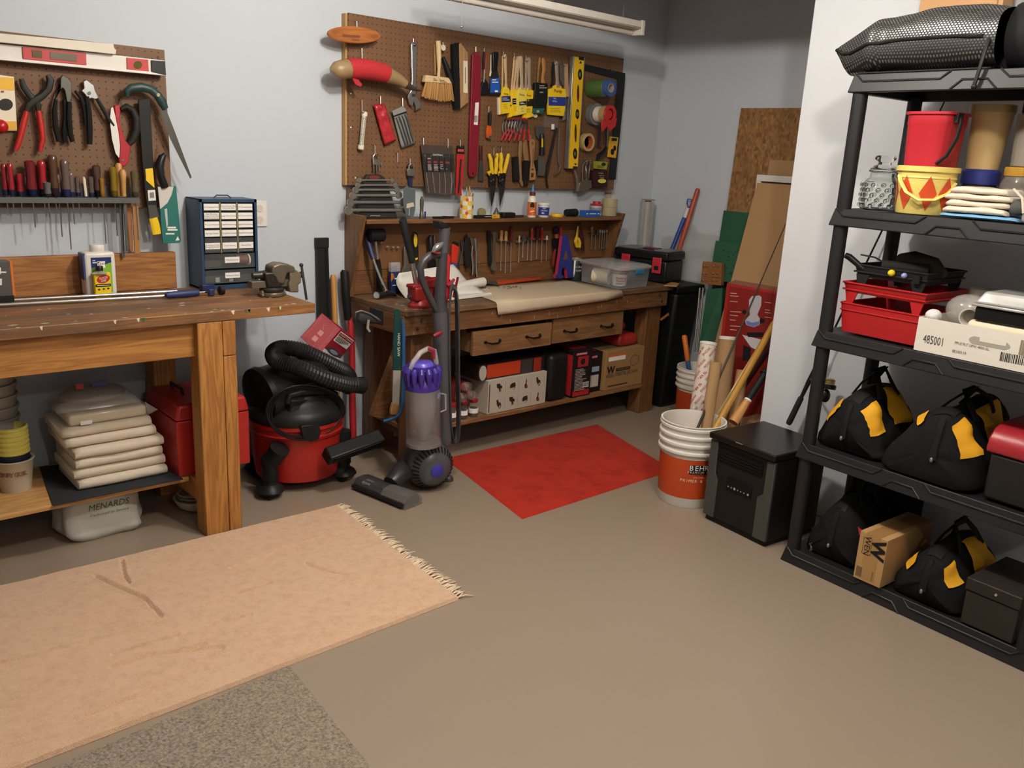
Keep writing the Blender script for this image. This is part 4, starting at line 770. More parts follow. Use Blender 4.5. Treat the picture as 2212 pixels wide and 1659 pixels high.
t = flat('blade_pack', 'yellow hanging pack of blades at the right pegboard edge', 'package', [(1318, 294.5), (1336, 297), (1330.5, 341.5), (1313.5, 339)], M('d8a524', .45), 3.6, .008); t.p('print', S([(1322, 298), (1333, 299), (1332, 305), (1321, 304)], 3.5995, .0005).prism([P(a, b, 3.5995) for a, b in ell(1323, 328, 4, 7, 10)], (0, .0005, 0)).prism([P(a, b, 3.5995) for a, b in ell(1328, 320, 3, 6, 10)], (0, .0005, 0)), INK)
t = hang('coping_saw', 'saw with a dark clear handle and black grip hung right of the tape', 'saw', 1300, 347, 3.6); t.p('frame', TB([(1296, 275, 3), (1295, 300, 4), (1293, 318, 4)], 3.6, 8), M('3c2430', .2)); t.p('rod', TB([(1313, 270, 2), (1311, 318, 2)], 3.602, 8), STEEL); t.p('rod', TB([(1306, 272, 1.5), (1305, 312, 1.5)], 3.604, 8), DSTEEL); t.p('grip', TB([(1309, 318, 3), (1305, 328, 5), (1294, 337, 6), (1290, 347, 3)], 3.596, 8), BLACKP)
t = hang('staple_gun', 'chrome staple gun hanging from the pegboard bottom right', 'staple gun', 1262, 413, 3.58); t.p('handle', TB([(1257, 390, 2.2), (1258, 356, 2.2), (1263, 348, 2.4), (1274, 346, 2.4), (1271, 385, 2.2), (1266, 390, 2.2), (1264, 360, 1.6), (1268, 352, 1.6)], 3.585, 8), CHROME); t.p('body', S([(1252, 394), (1262, 389), (1278, 390), (1279, 405), (1262, 414), (1250, 413)], 3.575, .026), M('8d867b', .3, .8), bev=.002); t.p('lever', TB([(1240, 368, 2.2), (1245, 385, 2.6), (1247, 400, 3), (1247, 413, 4)], 3.582, 8), M('b5b0a6', .25, .9))
t = flat('staples_box', 'dark maroon box of staples hanging at the pegboard bottom right', 'box', [(1283, 368), (1313.5, 369), (1312, 404.5), (1281, 402)], M('33171a', .45), 3.575, .03, bev=.001); t.t('STAPLES', .012, M('cbb98a', .5), P(1300, 384.5, 3.5745), XW, ZW, fit=.036); t.t('1,000 No. T-50', .009, M('cbb98a', .5), P(1299, 379.5, 3.5745), XW, ZW, fit=.045); t.t('Swingline', .012, M('cbb98a', .5), P(1298, 374, 3.5745), XW, ZW, shear=.3, fit=.04); t.p('emblem', S(ell(1300.5, 391, 9, 4.5), 3.5743, .0005), M('d8cf4c', .4))
t = flat('staples_card', 'yellow-green pack above the maroon staples box', 'package', [(1287, 348), (1313, 350), (1310.5, 366), (1287, 364.5)], M('93952c', .45), 3.585, .02); t.p('print', lines(1289, 357, 1304, 363, 3, 3.5845, th=1).prism([P(a, b, 3.5845) for a, b in ell(1304, 355, 5, 4, 10)], (0, .0004, 0)), M('25281c', .5))
# left half
t = hang('thermometer', 'white tube thermometer hanging at the left of the large pegboard', 'thermometer', 779, 324, 3.6); t.p('tube', TB([(787, 246, 5), (780, 318, 5)], 3.6, 12), M('d9d2bf', .3)); t.p('cap', TB([(788, 241, 4), (787.8, 243, 6.5), (787, 251, 6.5)], 3.6, 12), M('e3dcca', .4)); t.p('cap', TB([(780, 313, 6.8), (779.3, 322, 6.8), (779, 324, 5)], 3.6, 12), M('e3dcca', .4))
mk = MB()
for k in range(26):
    u = k/25; x = 787-7*u; yv = 254+58*u; S([(x-3.4, yv), (x-1 if k % 5 else x+.4, yv), (x-1 if k % 5 else x+.4, yv+.8), (x-3.4, yv+.8)], 3.5865, .0003, mk)
    S([(x+1.4, yv), (x+3.4, yv), (x+3.4, yv+.8), (x+1.4, yv+.8)], 3.5865, .0003, mk)
t.p('scale', mk, M('4a423a', .6))
def pouch(name, label, pts, mat, y, t_, seed, nx=10, ny=14, amp=.004):
    (a, b_, c_, d) = pts; mb = MB(); rows = []
    for j in range(ny+1):
        r = []
        for i in range(nx+1):
            u, v = i/nx, j/ny; x = (a[0]*(1-u)+b_[0]*u)*(1-v)+(d[0]*(1-u)+c_[0]*u)*v; yy = (a[1]*(1-u)+b_[1]*u)*(1-v)+(d[1]*(1-u)+c_[1]*u)*v
            e = 0 if i in (0, nx) or j in (0, ny) else 1
            p = P(x, yy, y); r.append(p+Vector((0, -e*(t_*.5+amp*MN.noise((x*.12, yy*.09, seed)))+(1-e)*.002, 0)))
        rows.append(r)
    mb.sheet(rows); th = hang(name, label, 'tool pouch', d[0], d[1], y); th.p('pouch', mb, mat, ang=75, solid=.0015); return th
pouch('tool_pouch', 'glossy red vinyl pouch hanging tilted on the pegboard', [(807, 226), (830, 222), (856, 303), (831, 315)], M('b02a33', .25, 0, .08, 14, coat=.5), 3.6, .012, 3, amp=.016)
t = pouch('tool_pouch', 'clear pouch of grey drivers hanging tilted beside the red pouch', [(847, 240), (873, 228), (898, 310), (868, 321)], M('8f918d', .3, .2), 3.602, .006, 7)
for k in range(4): t.p('driver', TB([(856+k*6.2, 254-k*2.3, 1.2), (860+k*6.4, 264-k*2.3, 2.1), (876.5+k*5.4, 314-k*2.6, 2.1)], 3.594, 6), M('5d5f5c', .3, .5))
t.p('zip_flap', S([(847, 240), (873, 228), (878, 240), (852, 256)], 3.5925, .001), M('9a9c98', .3, .3)); t.p('strap', S([(850, 250), (878, 240), (879, 243), (851, 253)], 3.5915, .001), INK)
t = hang('padlock', 'small steel shackle with keys hanging on a pegboard hook', 'padlock', 815, 374, 3.6); t.p('shackle', TB([(807, 366, 1.4), (806, 338, 1.5), (810, 332, 1.6), (816, 334, 1.5), (818, 342, 1.5)], 3.6, 6), CHROME); t.p('body', S([(808, 343), (818, 347), (817, 357), (807, 355)], 3.598, .008), M('8c877c', .3, .7))
for q in ([(811, 345), (815, 343), (827, 354), (825, 357)], [(806, 355), (809, 355), (809, 372), (807, 372)], [(812, 356), (815, 356), (816, 373), (813, 374)], [(817, 350), (820, 350), (821, 368), (818, 369)]): t.p('key', S(q, 3.596, .002), M('9a9488', .3, .9))
t = hang('padlock', 'chrome-bodied padlock on a navy strap at the pegboard bottom', 'padlock', 888, 404, 3.6); t.p('shackle', TB([(883, 366, 2), (883, 358, 2), (887, 355, 2), (892, 357, 2), (893, 366, 2)], 3.6, 8), CHROME); t.p('body', S([(880, 365), (897, 366), (897.5, 378), (893, 381), (881, 380)], 3.594, .014), M('a9a59d', .25, .9), bev=.002); t.p('strap', S([(880, 358), (883, 354), (887, 354), (884, 380), (891, 381), (891, 404), (884, 403), (880, 375)], 3.606, .006), M('1b2145', .5))
# five piece pouch
t = hang('tool_roll', 'black clear-fronted pouch of five slim tools with red and white print', 'tool pouch', 950, 420, 3.59)
t.p('pouch', S([(909, 312), (978, 315), (984, 422), (921, 418)], 3.598, .004), M('3a2a20', .5)); c = t.p('card', S([(910, 331), (980, 333), (982, 372), (915, 370)], 3.5965, .001), M('1a1718', .4))
for k, (x0, x1, b_) in enumerate(((917, 925, 418), (930, 938, 419), (944, 948, 420), (956, 960, 420), (970, 972, 420))):
    tl = t.p('pick', TB([(x0+4, 371, 2.2), (x0+6, 392, 1.6), (x1+2, b_-2, 1.3)], 3.593, 6), CHROME); t.p('pick_handle', TB([(x0, 334, 2.5), (x0+1, 340, 4.5), (x0+4, 372, 4)], 3.592, 8), M('1b1b1d', .3), up=tl)
t.t('CRAFTSMAN', .013, PAPERW, P(945, 335, 3.5855), XW, ZW, up=c, fit=.06); t.t('5-piece', .012, PAPERW, P(927, 342, 3.5855), XW, ZW, up=c, fit=.034); t.p('print_band', S([(921, 347), (971, 349), (971, 354), (922, 352)], 3.5857, .0004), M('8c1d22', .5), up=c); t.p('print', lines(923, 354, 968, 368, 5, 3.5855, th=1.1, slope=.03, seed=9), M('cfcac2', .5), up=c)
t.p('clear_front', S([(909, 312), (978, 315), (984, 422), (921, 418)], 3.5845, .0005), clear('a8a098', .05, .1))
t = hang('file_pack', 'narrow red and black hanging pack with a single black rod', 'package', 990, 423, 3.6); t.p('card', S([(987, 332), (1003.5, 333), (998, 424), (984.5, 421.5)], 3.602, .002), M('b3282a', .45)); t.p('header', S([(987.5, 314.5), (1003.5, 314.5), (1003.5, 333), (987, 332)], 3.601, .003), INK); t.p('print', S([(989, 322), (1002, 322.5), (1002, 328), (989, 327.5)], 3.6005, .0005), M('c2564c', .5)); t.p('rod', TB([(996, 344, 2), (995, 355, 2), (993, 385, 1.7), (993, 395, 2.4), (990, 418, 1.6)], 3.598, 8), M('2a2523', .35, .3))
t = hang('wood_file', 'flat file with a dark red handle right of the maroon board', 'file', 1040, 392, 3.604); t.p('handle', S([(1037, 315), (1043, 315), (1043, 347), (1036.5, 347)], 3.604, .01), M('4a1c1c', .4), bev=.002); t.p('blade', S([(1036, 347), (1044, 347), (1045, 391), (1034, 391)], 3.606, .005), M('55524e', .45, .5))
t = hang('scraper', 'black and orange-handled scraper hung above the snips', 'scraper', 1057, 302, 3.6); t.p('grip', TB([(1059, 241, 3.5), (1058, 250, 4.5), (1057.5, 272, 3.8)], 3.6, 8), BLACKP); t.p('body', S([(1054, 271), (1061.5, 271), (1063, 284), (1061, 299), (1052, 298), (1051.5, 285)], 3.595, .012), M('c9531d', .4), bev=.002); t.p('blade', S([(1056, 293), (1062, 293), (1061.5, 300), (1055.5, 300)], 3.5945, .002), STEEL)
# spring clips
for k in range(7):
    x = 1090+k*6.2; t = hang('spring_clip', f'wire clip with red dipped ends, {ORD[k]} from the left in the hanging bunch', 'clip', x, 300, 3.6, 'bunch of red-ended clips')
    yy = 3.608-k*.004; lean = [-10, -8, -6, -1, 2, 6, 11][k]
    t.p('wire', TB([(x-3, 296-k, 1.3), (x-5, 272, 1.3), (x-2, 259, 1.4), (x+5, 256, 1.4), (x+12, 262, 1.4), (x+10+lean*.4, 282, 1.4)], yy, 6), DSTEEL)
    t.p('tip', TB([(x+10+lean*.35, 279, 2.2), (x+5+lean, 297, 2.4), (x+3+lean*1.1, 304, 1.8)], yy-.001, 8), M('b3202b', .4)); t.p('tip', TB([(x+5, 256, 2), (x+12, 259, 2.3)], yy-.002, 8), M('b3202b', .4))
# aviation snips
for k, (h1, h2, jx, tip, lab) in enumerate((([(1057, 332), (1060, 345), (1061, 360), (1064, 376)], [(1074, 331), (1072, 346), (1072, 360), (1070, 376)], 1066, (1062, 444), 'left of the pair'), ([(1082, 330), (1083, 345), (1081, 358), (1083, 374)], [(1098, 332), (1095, 348), (1092, 360), (1089, 374)], 1086, (1080, 440), 'right of the pair'))):
    t = hang('tin_snips', f'yellow-handled tin snips, {lab}, hanging past the pegboard bottom', 'snips', tip[0], tip[1], 3.59, 'yellow tin snips')
    for h in (h1, h2): t.p('handle', TB([(h[0][0], h[0][1], 3), (h[0][0], h[0][1]+4, 4)]+[(a, b, 4.6) for a, b in h[1:3]]+[(h[3][0], h[3][1], 4)], 3.59, 8), M('dcb51d', .4))
    t.p('guard', S([(jx-14 if k == 0 else jx-10, 372), (jx-5, 368), (jx, 376), (jx-8, 380)], 3.588, .008), M('dcb51d', .4)); t.p('joint', S([(jx-7, 374), (jx+7, 375), (jx+6, 392), (jx+1, 402), (jx-8, 396)], 3.585, .012), BLACKP, bev=.002)
    t.p('blade', S([(jx-8, 392), (jx+6, 390), (jx+4, 412), (tip[0]+3, 436), (tip[0], 446), (jx-6, 425)], 3.59, .004), M('4b4844', .3, .8)); t.p('rivet', S(ell(jx, 388, 1.8, 1.8, 8), 3.584, .002).prism([P(a, b, 3.584) for a, b in ell(jx-5, 391, 1.4, 1.4, 8)], (0, .002, 0)), CHROME)
# wire brushes
for k, (wd, bs, lab) in enumerate((([(1123, 304), (1129, 306), (1126, 350), (1128, 388), (1133, 402), (1128, 403), (1122, 388), (1121, 345)], [(1110, 340), (1120, 338), (1123, 388), (1112, 392)], 'leftmost'), ([(1131, 302), (1137, 302), (1141, 325), (1143, 347), (1134, 347), (1131, 330)], [(1133, 348), (1146, 349), (1141, 400), (1131, 402)], 'second'))):
    t = hang('wire_brush', f'wooden wire brush with dark bristles, {lab} of two', 'wire brush', wd[0][0], 403, 3.6, 'wire brushes'); t.p('handle', S(wd, 3.598, .012), M('8d6a44', .55), bev=.002); t.p('bristles', S(bs, 3.594, .02), M('1b1817', .9, 0, .3, 300, .9, 300))
t = flat('stirring_paddle', 'long wooden paddle marked with dark lettering hanging by the scrapers', 'paddle', [(1144, 303), (1148, 300), (1154, 301), (1156, 305), (1153, 350), (1158, 372), (1157, 388), (1145, 390), (1146, 370), (1148, 350)], M('a3764a', .55), 3.588, .008, bev=.001); t.t('M', .02, M('2b1c12', .6), P(1150, 311, 3.5875), XW, ZW); t.p('print', S([(1151, 320), (1152, 320), (1151.5, 360), (1150.5, 360)], 3.5875, .0004).prism([P(a, b, 3.5875) for a, b in ell(1150.5, 366, 2.5, 2)], (0, .0004, 0)).prism([P(1148, 374, 3.5875), P(1153, 374, 3.5875), P(1152, 383, 3.5875), P(1147, 383, 3.5875)], (0, .0004, 0)), M('3a261a', .6))
t = hang('paint_scraper', 'wide scraper with a black and yellow grip, blade upward', 'scraper', 1169, 385, 3.59); t.p('blade', S([(1157, 272), (1176, 274), (1178, 290), (1172, 300), (1163, 300), (1158, 292)], 3.598, .004), M('5f6460', .4, .6)); t.p('grip', TB([(1170, 289, 4), (1170.5, 296, 6), (1171, 318, 6), (1170, 335, 6)], 3.592, 10), BLACKP); t.p('inlay', S([(1171, 299), (1175, 299), (1174.5, 318), (1170.5, 318)], 3.578, .004), M('d8b81c', .4)); t.p('shank', S([(1164, 336), (1177, 336), (1178, 368), (1176, 380), (1161, 379)], 3.596, .004), M('7c7a76', .35, .7)); t.p('side_grip', S([(1156, 348), (1162, 345), (1163, 368), (1158, 372)], 3.594, .01), BLACKP)
for k, (pts, lab, mt) in enumerate(((((1203, 277, 2), (1198, 290, 2.5), (1190, 326, 2.5), (1182, 360, 2.6), (1180, 388, 2.6), (1183, 406, 2.2)), 'dark steel pry bar, inner of the pair beside the scraper', M('2f2c2a', .35, .6)), (((1199, 282, 2), (1195, 310, 2.3), (1188, 345, 2.3), (1182, 378, 2.4)), 'slimmer dark pry bar behind the other one', M('46423e', .35, .6)), (((1208, 276, 1.6), (1207, 300, 2.6), (1205.5, 330, 2.6), (1206, 348, 2.4), (1210, 360, 2.4), (1207, 370, 2.2), (1200, 376, 1.8), (1195, 377, 1)), 'silver hooked pry bar left of the yellow level', M('8f8b85', .3, .8)))):
    one('pry_bar', lab, 'pry bar', TB(pts, 3.596+.006*(k == 1), 8), mt)
one('hardware_bag', 'small clear bag with a card hanging under the largest yellow boxed brush', 'plastic bag', S([(1176, 250), (1207, 252), (1205, 276), (1174, 275)], 3.608, .004), clear('9a9188', .22, .2)); one('price_card', 'tiny white card with black marks below the clear bag', 'card', S([(1191.5, 268), (1197.5, 268), (1197.5, 279.5), (1191, 279.5)], 3.604, .001), PAPERW)
for x, y, l in ((771, 46, 14), (782, 104, 22), (893, 84, 10), (782, 216, 24), (822, 208, 16), (870, 212, 16), (810, 314, 18), (859, 330, 20), (886, 343, 14), (915, 298, 14), (968, 300, 18), (994, 302, 14), (1028, 101, 16), (1046, 105, 10), (1087, 112, 10), (1111, 115, 10), (1136, 120, 10), (1197, 128, 10), (1218, 132, 8), (1067, 318, 18), (1083, 318, 16), (1146, 292, 12), (1262, 340, 10), (1322, 149, 6), (957, 92, 8), (1056, 230, 12)): hook(pg, x, y, l)
for x, y in ((758, 202), (758, 275), (768, 384)): pg.p('screw', S(ell(x, y, 1.6, 1.6, 8), 3.619, .0012), PAPERW)
# ================================================================= on the hutch shelf (top at z 1.165)
ZS = 1.1655
def sx(px, y=3.54): return P(px, 465, y).x
MM = pxs((3.1, 3.54, 1.2))
def hpx(n, x): return n*pxs((x, 3.54, 1.2))
# wrench set on its holder
t = T('wrench_holder', 'dark stepped plastic wrench holder on the hutch shelf', 'wrench holder', (sx(815), 3.57, ZS))
t.p('holder', S([(774, 471), (859, 471), (848, 430), (832, 384), (822, 377), (796, 377), (790, 386), (781, 430)], 3.57, .03), M('2e2e2d', .5), bev=.003)
t.p('badge', S(ell(809, 383, 12, 4), 3.5693, .001), M('7a2a26', .5))
t.p('print', lines(800, 464, 833, 468, 1, 3.5695, th=2), M('8d8b84', .5))
for k, (xa, xb, y0) in enumerate(((776, 846, 389), (773, 853, 400), (768, 857, 410), (762, 862, 422), (757, 872, 437), (753, 879, 454))):
    w_ = 2.2+k*.36; yy = 3.562
    wt_ = T('combination_wrench', f'steel combination wrench, {ORD[k]} from the top of the stacked set', 'wrench', P(xa, y0, yy), 0, 'wrenches on the grey holder'); o = wt_.p('shank', TB([(xa+4, y0+.6, w_), (xa+14, y0, w_*.9), (xb-14, y0, w_*.9), (xb-4, y0+.2, w_)], yy, 8, None, .6), M('a5a298', .3, .85))
    for cx, sg in ((xa, 1), (xb, -1)):
        r_ = 5+k*.95; c_ = P(cx, y0+sg*.5, yy); rr_ = r_*pxs(c_)
        wt_.p('ring_end', MB().lathe([(rr_*.55, -.004), (rr_, -.004), (rr_, .004), (rr_*.55, .004), (rr_*.55, -.004)], c_, (0, 1, 0), 16), M('a5a298', .3, .85))
t = T('bit_pack', 'crinkled clear pack of chrome bits beside the wrench holder', 'package', (sx(884), 3.53, ZS)); t.p('card', S([(873, 410), (880, 402), (886, 408), (897, 408), (897, 452), (893, 470), (880, 470), (872, 440)], 3.538, .006), M('3c4b50', .45)); t.p('bubble', S([(872, 408), (880, 401), (887, 406), (898, 407), (898, 452), (894, 471), (879, 471), (871, 440)], 3.532, .005), clear('a9b4b6', .12, .1)); t.p('label', S([(879, 440), (893, 437), (895, 446), (878, 450)], 3.531, .0006), M('c9bfa8', .5)); t.p('bit', TB([(884, 448, 2), (883, 466, 3)], 3.535, 8), CHROME)
t = T('flashlight', 'slim silver metal flashlight standing on the hutch shelf', 'flashlight', (sx(908), 3.53, ZS)); t.p('barrel', MB().lathe([(.0105, 0), (.0115, .002), (.0115, .02), (.009, .03), (.009, .06), (.0105, .063), (.0105, .095), (.006, .098), (.006, .108)], (sx(908), 3.53, ZS), seg=16), M('8f8b83', .3, .8))
one('glue_stick', 'small navy blue stick beside the silver flashlight', 'glue stick', MB().lathe([(.0045, 0), (.0045, .034), (.003, .035)], (sx(917), 3.535, ZS), seg=10), M('28357a', .4))
one('marker_pen', 'black marker pen lying on the shelf left of the pencil cup', 'marker', MB().tube([(sx(930), 3.52, ZS+.006), (sx(950), 3.515, ZS+.006)], [.005, .006], 8), BLACKP); one('marker_pen', 'black and red utility pen lying nearest the pencil cup', 'marker', MB().tube([(sx(952), 3.525, ZS+.006), (sx(974), 3.515, ZS+.006)], [.007, .005], 8), M('2a1518', .35))
# pencil cup
cx = sx(1008, 3.52); t = T('pencil_cup', 'yellow checked tin cup with red apples holding pencils', 'pencil cup', (cx, 3.525, ZS)); R_ = .0345; HT = .112
CHK = M('ddd6c0', .4); CHY = M('d8b548', .4)
t.p('tin', MB().lathe([(R_, 0), (R_, HT), (R_-.002, HT), (R_-.002, .004), (0, .004)], (cx, 3.525, ZS), seg=32), CHK); ck = []
for r in range(5):
    for a in range(8):
        if (r+a) % 2:
            mb = MB(); v = []
            for q in range(4): th = (a+q/3)*math.pi/4-.5; v += [(cx+(R_+.0006)*math.cos(th), 3.525+(R_+.0006)*math.sin(th), ZS+r*HT/5), (cx+(R_+.0006)*math.cos(th), 3.525+(R_+.0006)*math.sin(th), ZS+(r+1)*HT/5)]
            t.p('check', mb.add(v, [[0, 2, 3, 1], [2, 4, 5, 3], [4, 6, 7, 5]]), CHY)
for a, zz in ((-2.15, .095), (-2.15, .028), (-1.0, .06), (-3.0, .06)):
    n = Vector((math.cos(a), math.sin(a), 0)); c_ = Vector((cx, 3.525, ZS+zz))+n*(R_+.0012); e = Vector((-n.y, n.x, 0))
    ap = t.p('apple_print', MB().prism([c_+e*(.0085*math.cos(k*math.pi/7)*(1.05 if math.sin(k*math.pi/7) > 0 else .9))+ZW*(.0085*math.sin(k*math.pi/7)) for k in range(14)], n*.0004), M('c8341f', .4)); t.p('leaf_print', MB().prism([c_+ZW*.009, c_+ZW*.014-e*.006, c_+ZW*.012-e*.002, c_+ZW*.013+e*.005], n*.0006), M('2f2b1f', .5), up=ap)
for k, (dx, dy, h, c_, lean) in enumerate(((-.02, 0, .15, 'cfc8bb', -.012), (-.008, -.008, .155, '8d8f8c', -.004), (.004, .008, .158, 'c4832c', .004), (.012, -.004, .165, 'c4832c', .002), (.02, .004, .145, '9a9488', .008), (.022, -.01, .14, '8c2b2b', .01))):
    a = Vector((cx+dx*.6, 3.525+dy, ZS+.006)); b_ = Vector((cx+dx+lean, 3.525+dy*1.5, ZS+h)); o = T('pencil', f'{["white","silver","orange","tall orange-tipped","grey","dark red"][k]} pencil standing in the apple cup', 'pencil', a, 0, 'pencils in the apple cup'); o.p('shaft', MB().tube([a, a+(b_-a)*.9], .0035, 6), M(c_, .45)); o.p('point', MB().tube([a+(b_-a)*.9, b_], [.0035, .0006], 6), M('c9a477', .6))
# shelf row, left to right
t = T('tape_dispenser', 'clear tape roll on a small dispenser right of the apple cup', 'tape', (sx(1038), 3.54, ZS)); t.p('roll', MB().lathe([(.012, -.009), (.024, -.009), (.024, .009), (.012, .009), (.012, -.009)], (sx(1040), 3.54, ZS+.027), (0, 1, 0), 24), M('8d8858', .25)); t.p('base', MB().box(sx(1028), sx(1056), 3.53, 3.55, ZS, ZS+.006), M('c9c4b5', .3))
t = T('torpedo_level', 'short black pocket level with a yellow block on the shelf front', 'level', (sx(1050), 3.51, ZS)); t.p('body', MB().box(sx(1025, 3.51), sx(1061, 3.51), 3.502, 3.518, ZS, ZS+.017), BLACKP, bev=.001); t.p('end', MB().box(sx(1061, 3.51), sx(1077, 3.51), 3.501, 3.519, ZS, ZS+.019), M('d9a01f', .4), bev=.001); t.t('CAT', .012, INK, (sx(1069, 3.5), 3.5005, ZS+.009), XW, ZW); t.p('print', MB().box(sx(1037), sx(1056), 3.5012, 3.502, ZS+.008, ZS+.0105), M('b9b5aa', .5))
one('plumb_bob', 'grey cone-shaped plumb bob standing behind the yellow block', 'plumb bob', MB().lathe([(.026, 0), (.024, .008), (.004, .05), (0, .053)], (sx(1072, 3.545), 3.545, ZS), seg=20), M('69675f', .35, .6))
one('glasses_case', 'black oblong case lying on the shelf', 'case', MB().box(sx(1080), sx(1107), 3.51, 3.56, ZS, ZS+.028), BLACKP, bev=.008, bseg=3); one('ruler', 'thin steel ruler lying behind the black case', 'ruler', MB().box(sx(1082), sx(1136), 3.585, 3.61, ZS, ZS+.004), STEEL); one('utility_knife', 'small red and grey knife lying left of the glue bottle', 'knife', MB().box(sx(1112), sx(1134), 3.545, 3.56, ZS, ZS+.012), M('4b3a38', .4, .3), bev=.003)
cx = sx(1148, 3.53); t = T('glue_bottle', 'white glue bottle with an orange label and blue tip on the shelf', 'bottle', (cx, 3.53, ZS)); t.p('body', MB().lathe([(.022, 0), (.0245, .004), (.0245, .092), (.021, .108), (.011, .118), (.011, .122)], (cx, 3.53, ZS), seg=24), M('e2dccf', .35)); t.p('label', MB().lathe([(.0249, .012), (.0249, .084)], (cx, 3.53, ZS), seg=24), M('d2611b', .4)); t.p('collar', MB().lathe([(.0165, .118), (.0165, .134), (.012, .138)], (cx, 3.53, ZS), seg=18), M('6b2418', .4)); t.p('nozzle', MB().lathe([(.009, .136), (.006, .158), (.0035, .178)], (cx, 3.53, ZS), seg=14), M('4b7fb5', .4))
n = Vector((-.62, -.78, 0)); t.p('emblem', MB().prism([Vector((cx, 3.53, ZS+.066))+n*.0252+Vector((-n.y, n.x, 0))*(.012*math.cos(k*.4))*1.0+ZW*(.018*math.sin(k*.4)) for k in range(16)], n*.0003), INK); t.t('GORILLA', .009, M('e8c98a', .5), Vector((cx, 3.53, ZS+.052))+n*.0258, Vector((-n.y, n.x, 0)), ZW, fit=.026); t.p('print', MB().prism([Vector((cx, 3.53, ZS+zz))+n*.0253+Vector((-n.y, n.x, 0))*a for a, zz in ((-.012, .03), (.013, .035), (.013, .039), (-.012, .034))], n*.0002), PAPERW)
cx = sx(1174, 3.53); t = T('spackle_tub', 'small white lidded tub with a blue label beside the glue bottle', 'tub', (cx, 3.53, ZS)); t.p('tub', MB().lathe([(.026, 0), (.029, .004), (.0315, .068)], (cx, 3.53, ZS), seg=26), M('e3dfd6', .4)); t.p('lid', MB().lathe([(.0335, .066), (.0345, .068), (.0345, .076), (.033, .077), (.033, .08), (.0, .081)], (cx, 3.53, ZS), seg=26), M('e6e2da', .35)); t.p('label', MB().lathe([(.0298, .012), (.0316, .056)], (cx, 3.53, ZS), seg=26), M('27357f', .4)); e = Vector((-n.y, n.x, 0)); t.t('DAP', .009, PAPERW, Vector((cx, 3.53, ZS+.05))+n*.0322, e, ZW); t.t('SPACKLING', .008, PAPERW, Vector((cx, 3.53, ZS+.038))+n*.0322, e, ZW, fit=.036); t.p('print', MB().prism([Vector((cx, 3.53, ZS+zz))+n*.0315+e*a for a, zz in ((-.014, .022), (.0, .022), (.0, .027), (-.014, .027))], n*.0003), PAPERW)
one('tape_measure', 'flat yellow tape case with a black end lying on the shelf', 'tape measure', MB().lathe([(.034, 0), (.036, .004), (.036, .014), (.033, .018)], (sx(1203), 3.54, ZS), seg=26, sx=1.0), M('dbaf20', .4)); one('hose_connector', 'dark ribbed plastic connector lying right of the yellow case', 'connector', MB().lathe([(.019, 0), (.021, .006), (.021, .03), (.0215, .034), (.023, .08), (.021, .085)], (sx(1222), 3.54, ZS+.023), (1, 0, 0), 18), BLACKP)
t = T('staples_carton', 'small blue printed carton on the shelf', 'box', (sx(1270), 3.53, ZS)); t.p('carton', MB().box(sx(1254), sx(1287), 3.505, 3.55, ZS, ZS+.037), M('2459a8', .4), bev=.001); t.p('print', MB().box(sx(1257), sx(1261), 3.5042, 3.505, ZS+.016, ZS+.021).box(sx(1264), sx(1278), 3.5042, 3.505, ZS+.016, ZS+.021).box(sx(1281), sx(1285), 3.5042, 3.505, ZS+.016, ZS+.021), PAPERW)
cx = sx(1287, 3.6); t = T('compound_jar', 'white jar with a red lid behind the blue carton', 'jar', (cx, 3.6, ZS)); t.p('jar', MB().lathe([(.03, 0), (.034, .004), (.034, .06)], (cx, 3.6, ZS), seg=24), M('cfcac2', .4)); t.p('lid', MB().lathe([(.037, .058), (.037, .068), (.035, .069), (.024, .07), (.024, .08), (.022, .083)], (cx, 3.6, ZS), seg=24), M('9c2230', .4)); t.p('label', MB().lathe([(.0343, .015), (.0343, .05)], (cx, 3.6, ZS), seg=24), M('8d8f95', .5))
cx = sx(1318, 3.56); t = T('tape_stack', 'wrapped stack of clear packing tape rolls at the shelf end', 'tape', (cx, 3.57, ZS))
for k in range(2): t.p('roll', MB().lathe([(.028, .002+k*.05), (.046, .002+k*.05), (.046, .05+k*.05), (.028, .05+k*.05), (.028, .002+k*.05)], (cx, 3.57, ZS), seg=28), M('a99a66', .25))
t.p('wrapper', MB().lathe([(.047, .001), (.048, .1), (.043, .118), (.03, .128), (.012, .122)], (cx, 3.57, ZS), seg=16), clear('d8d2c0', .25, .1))

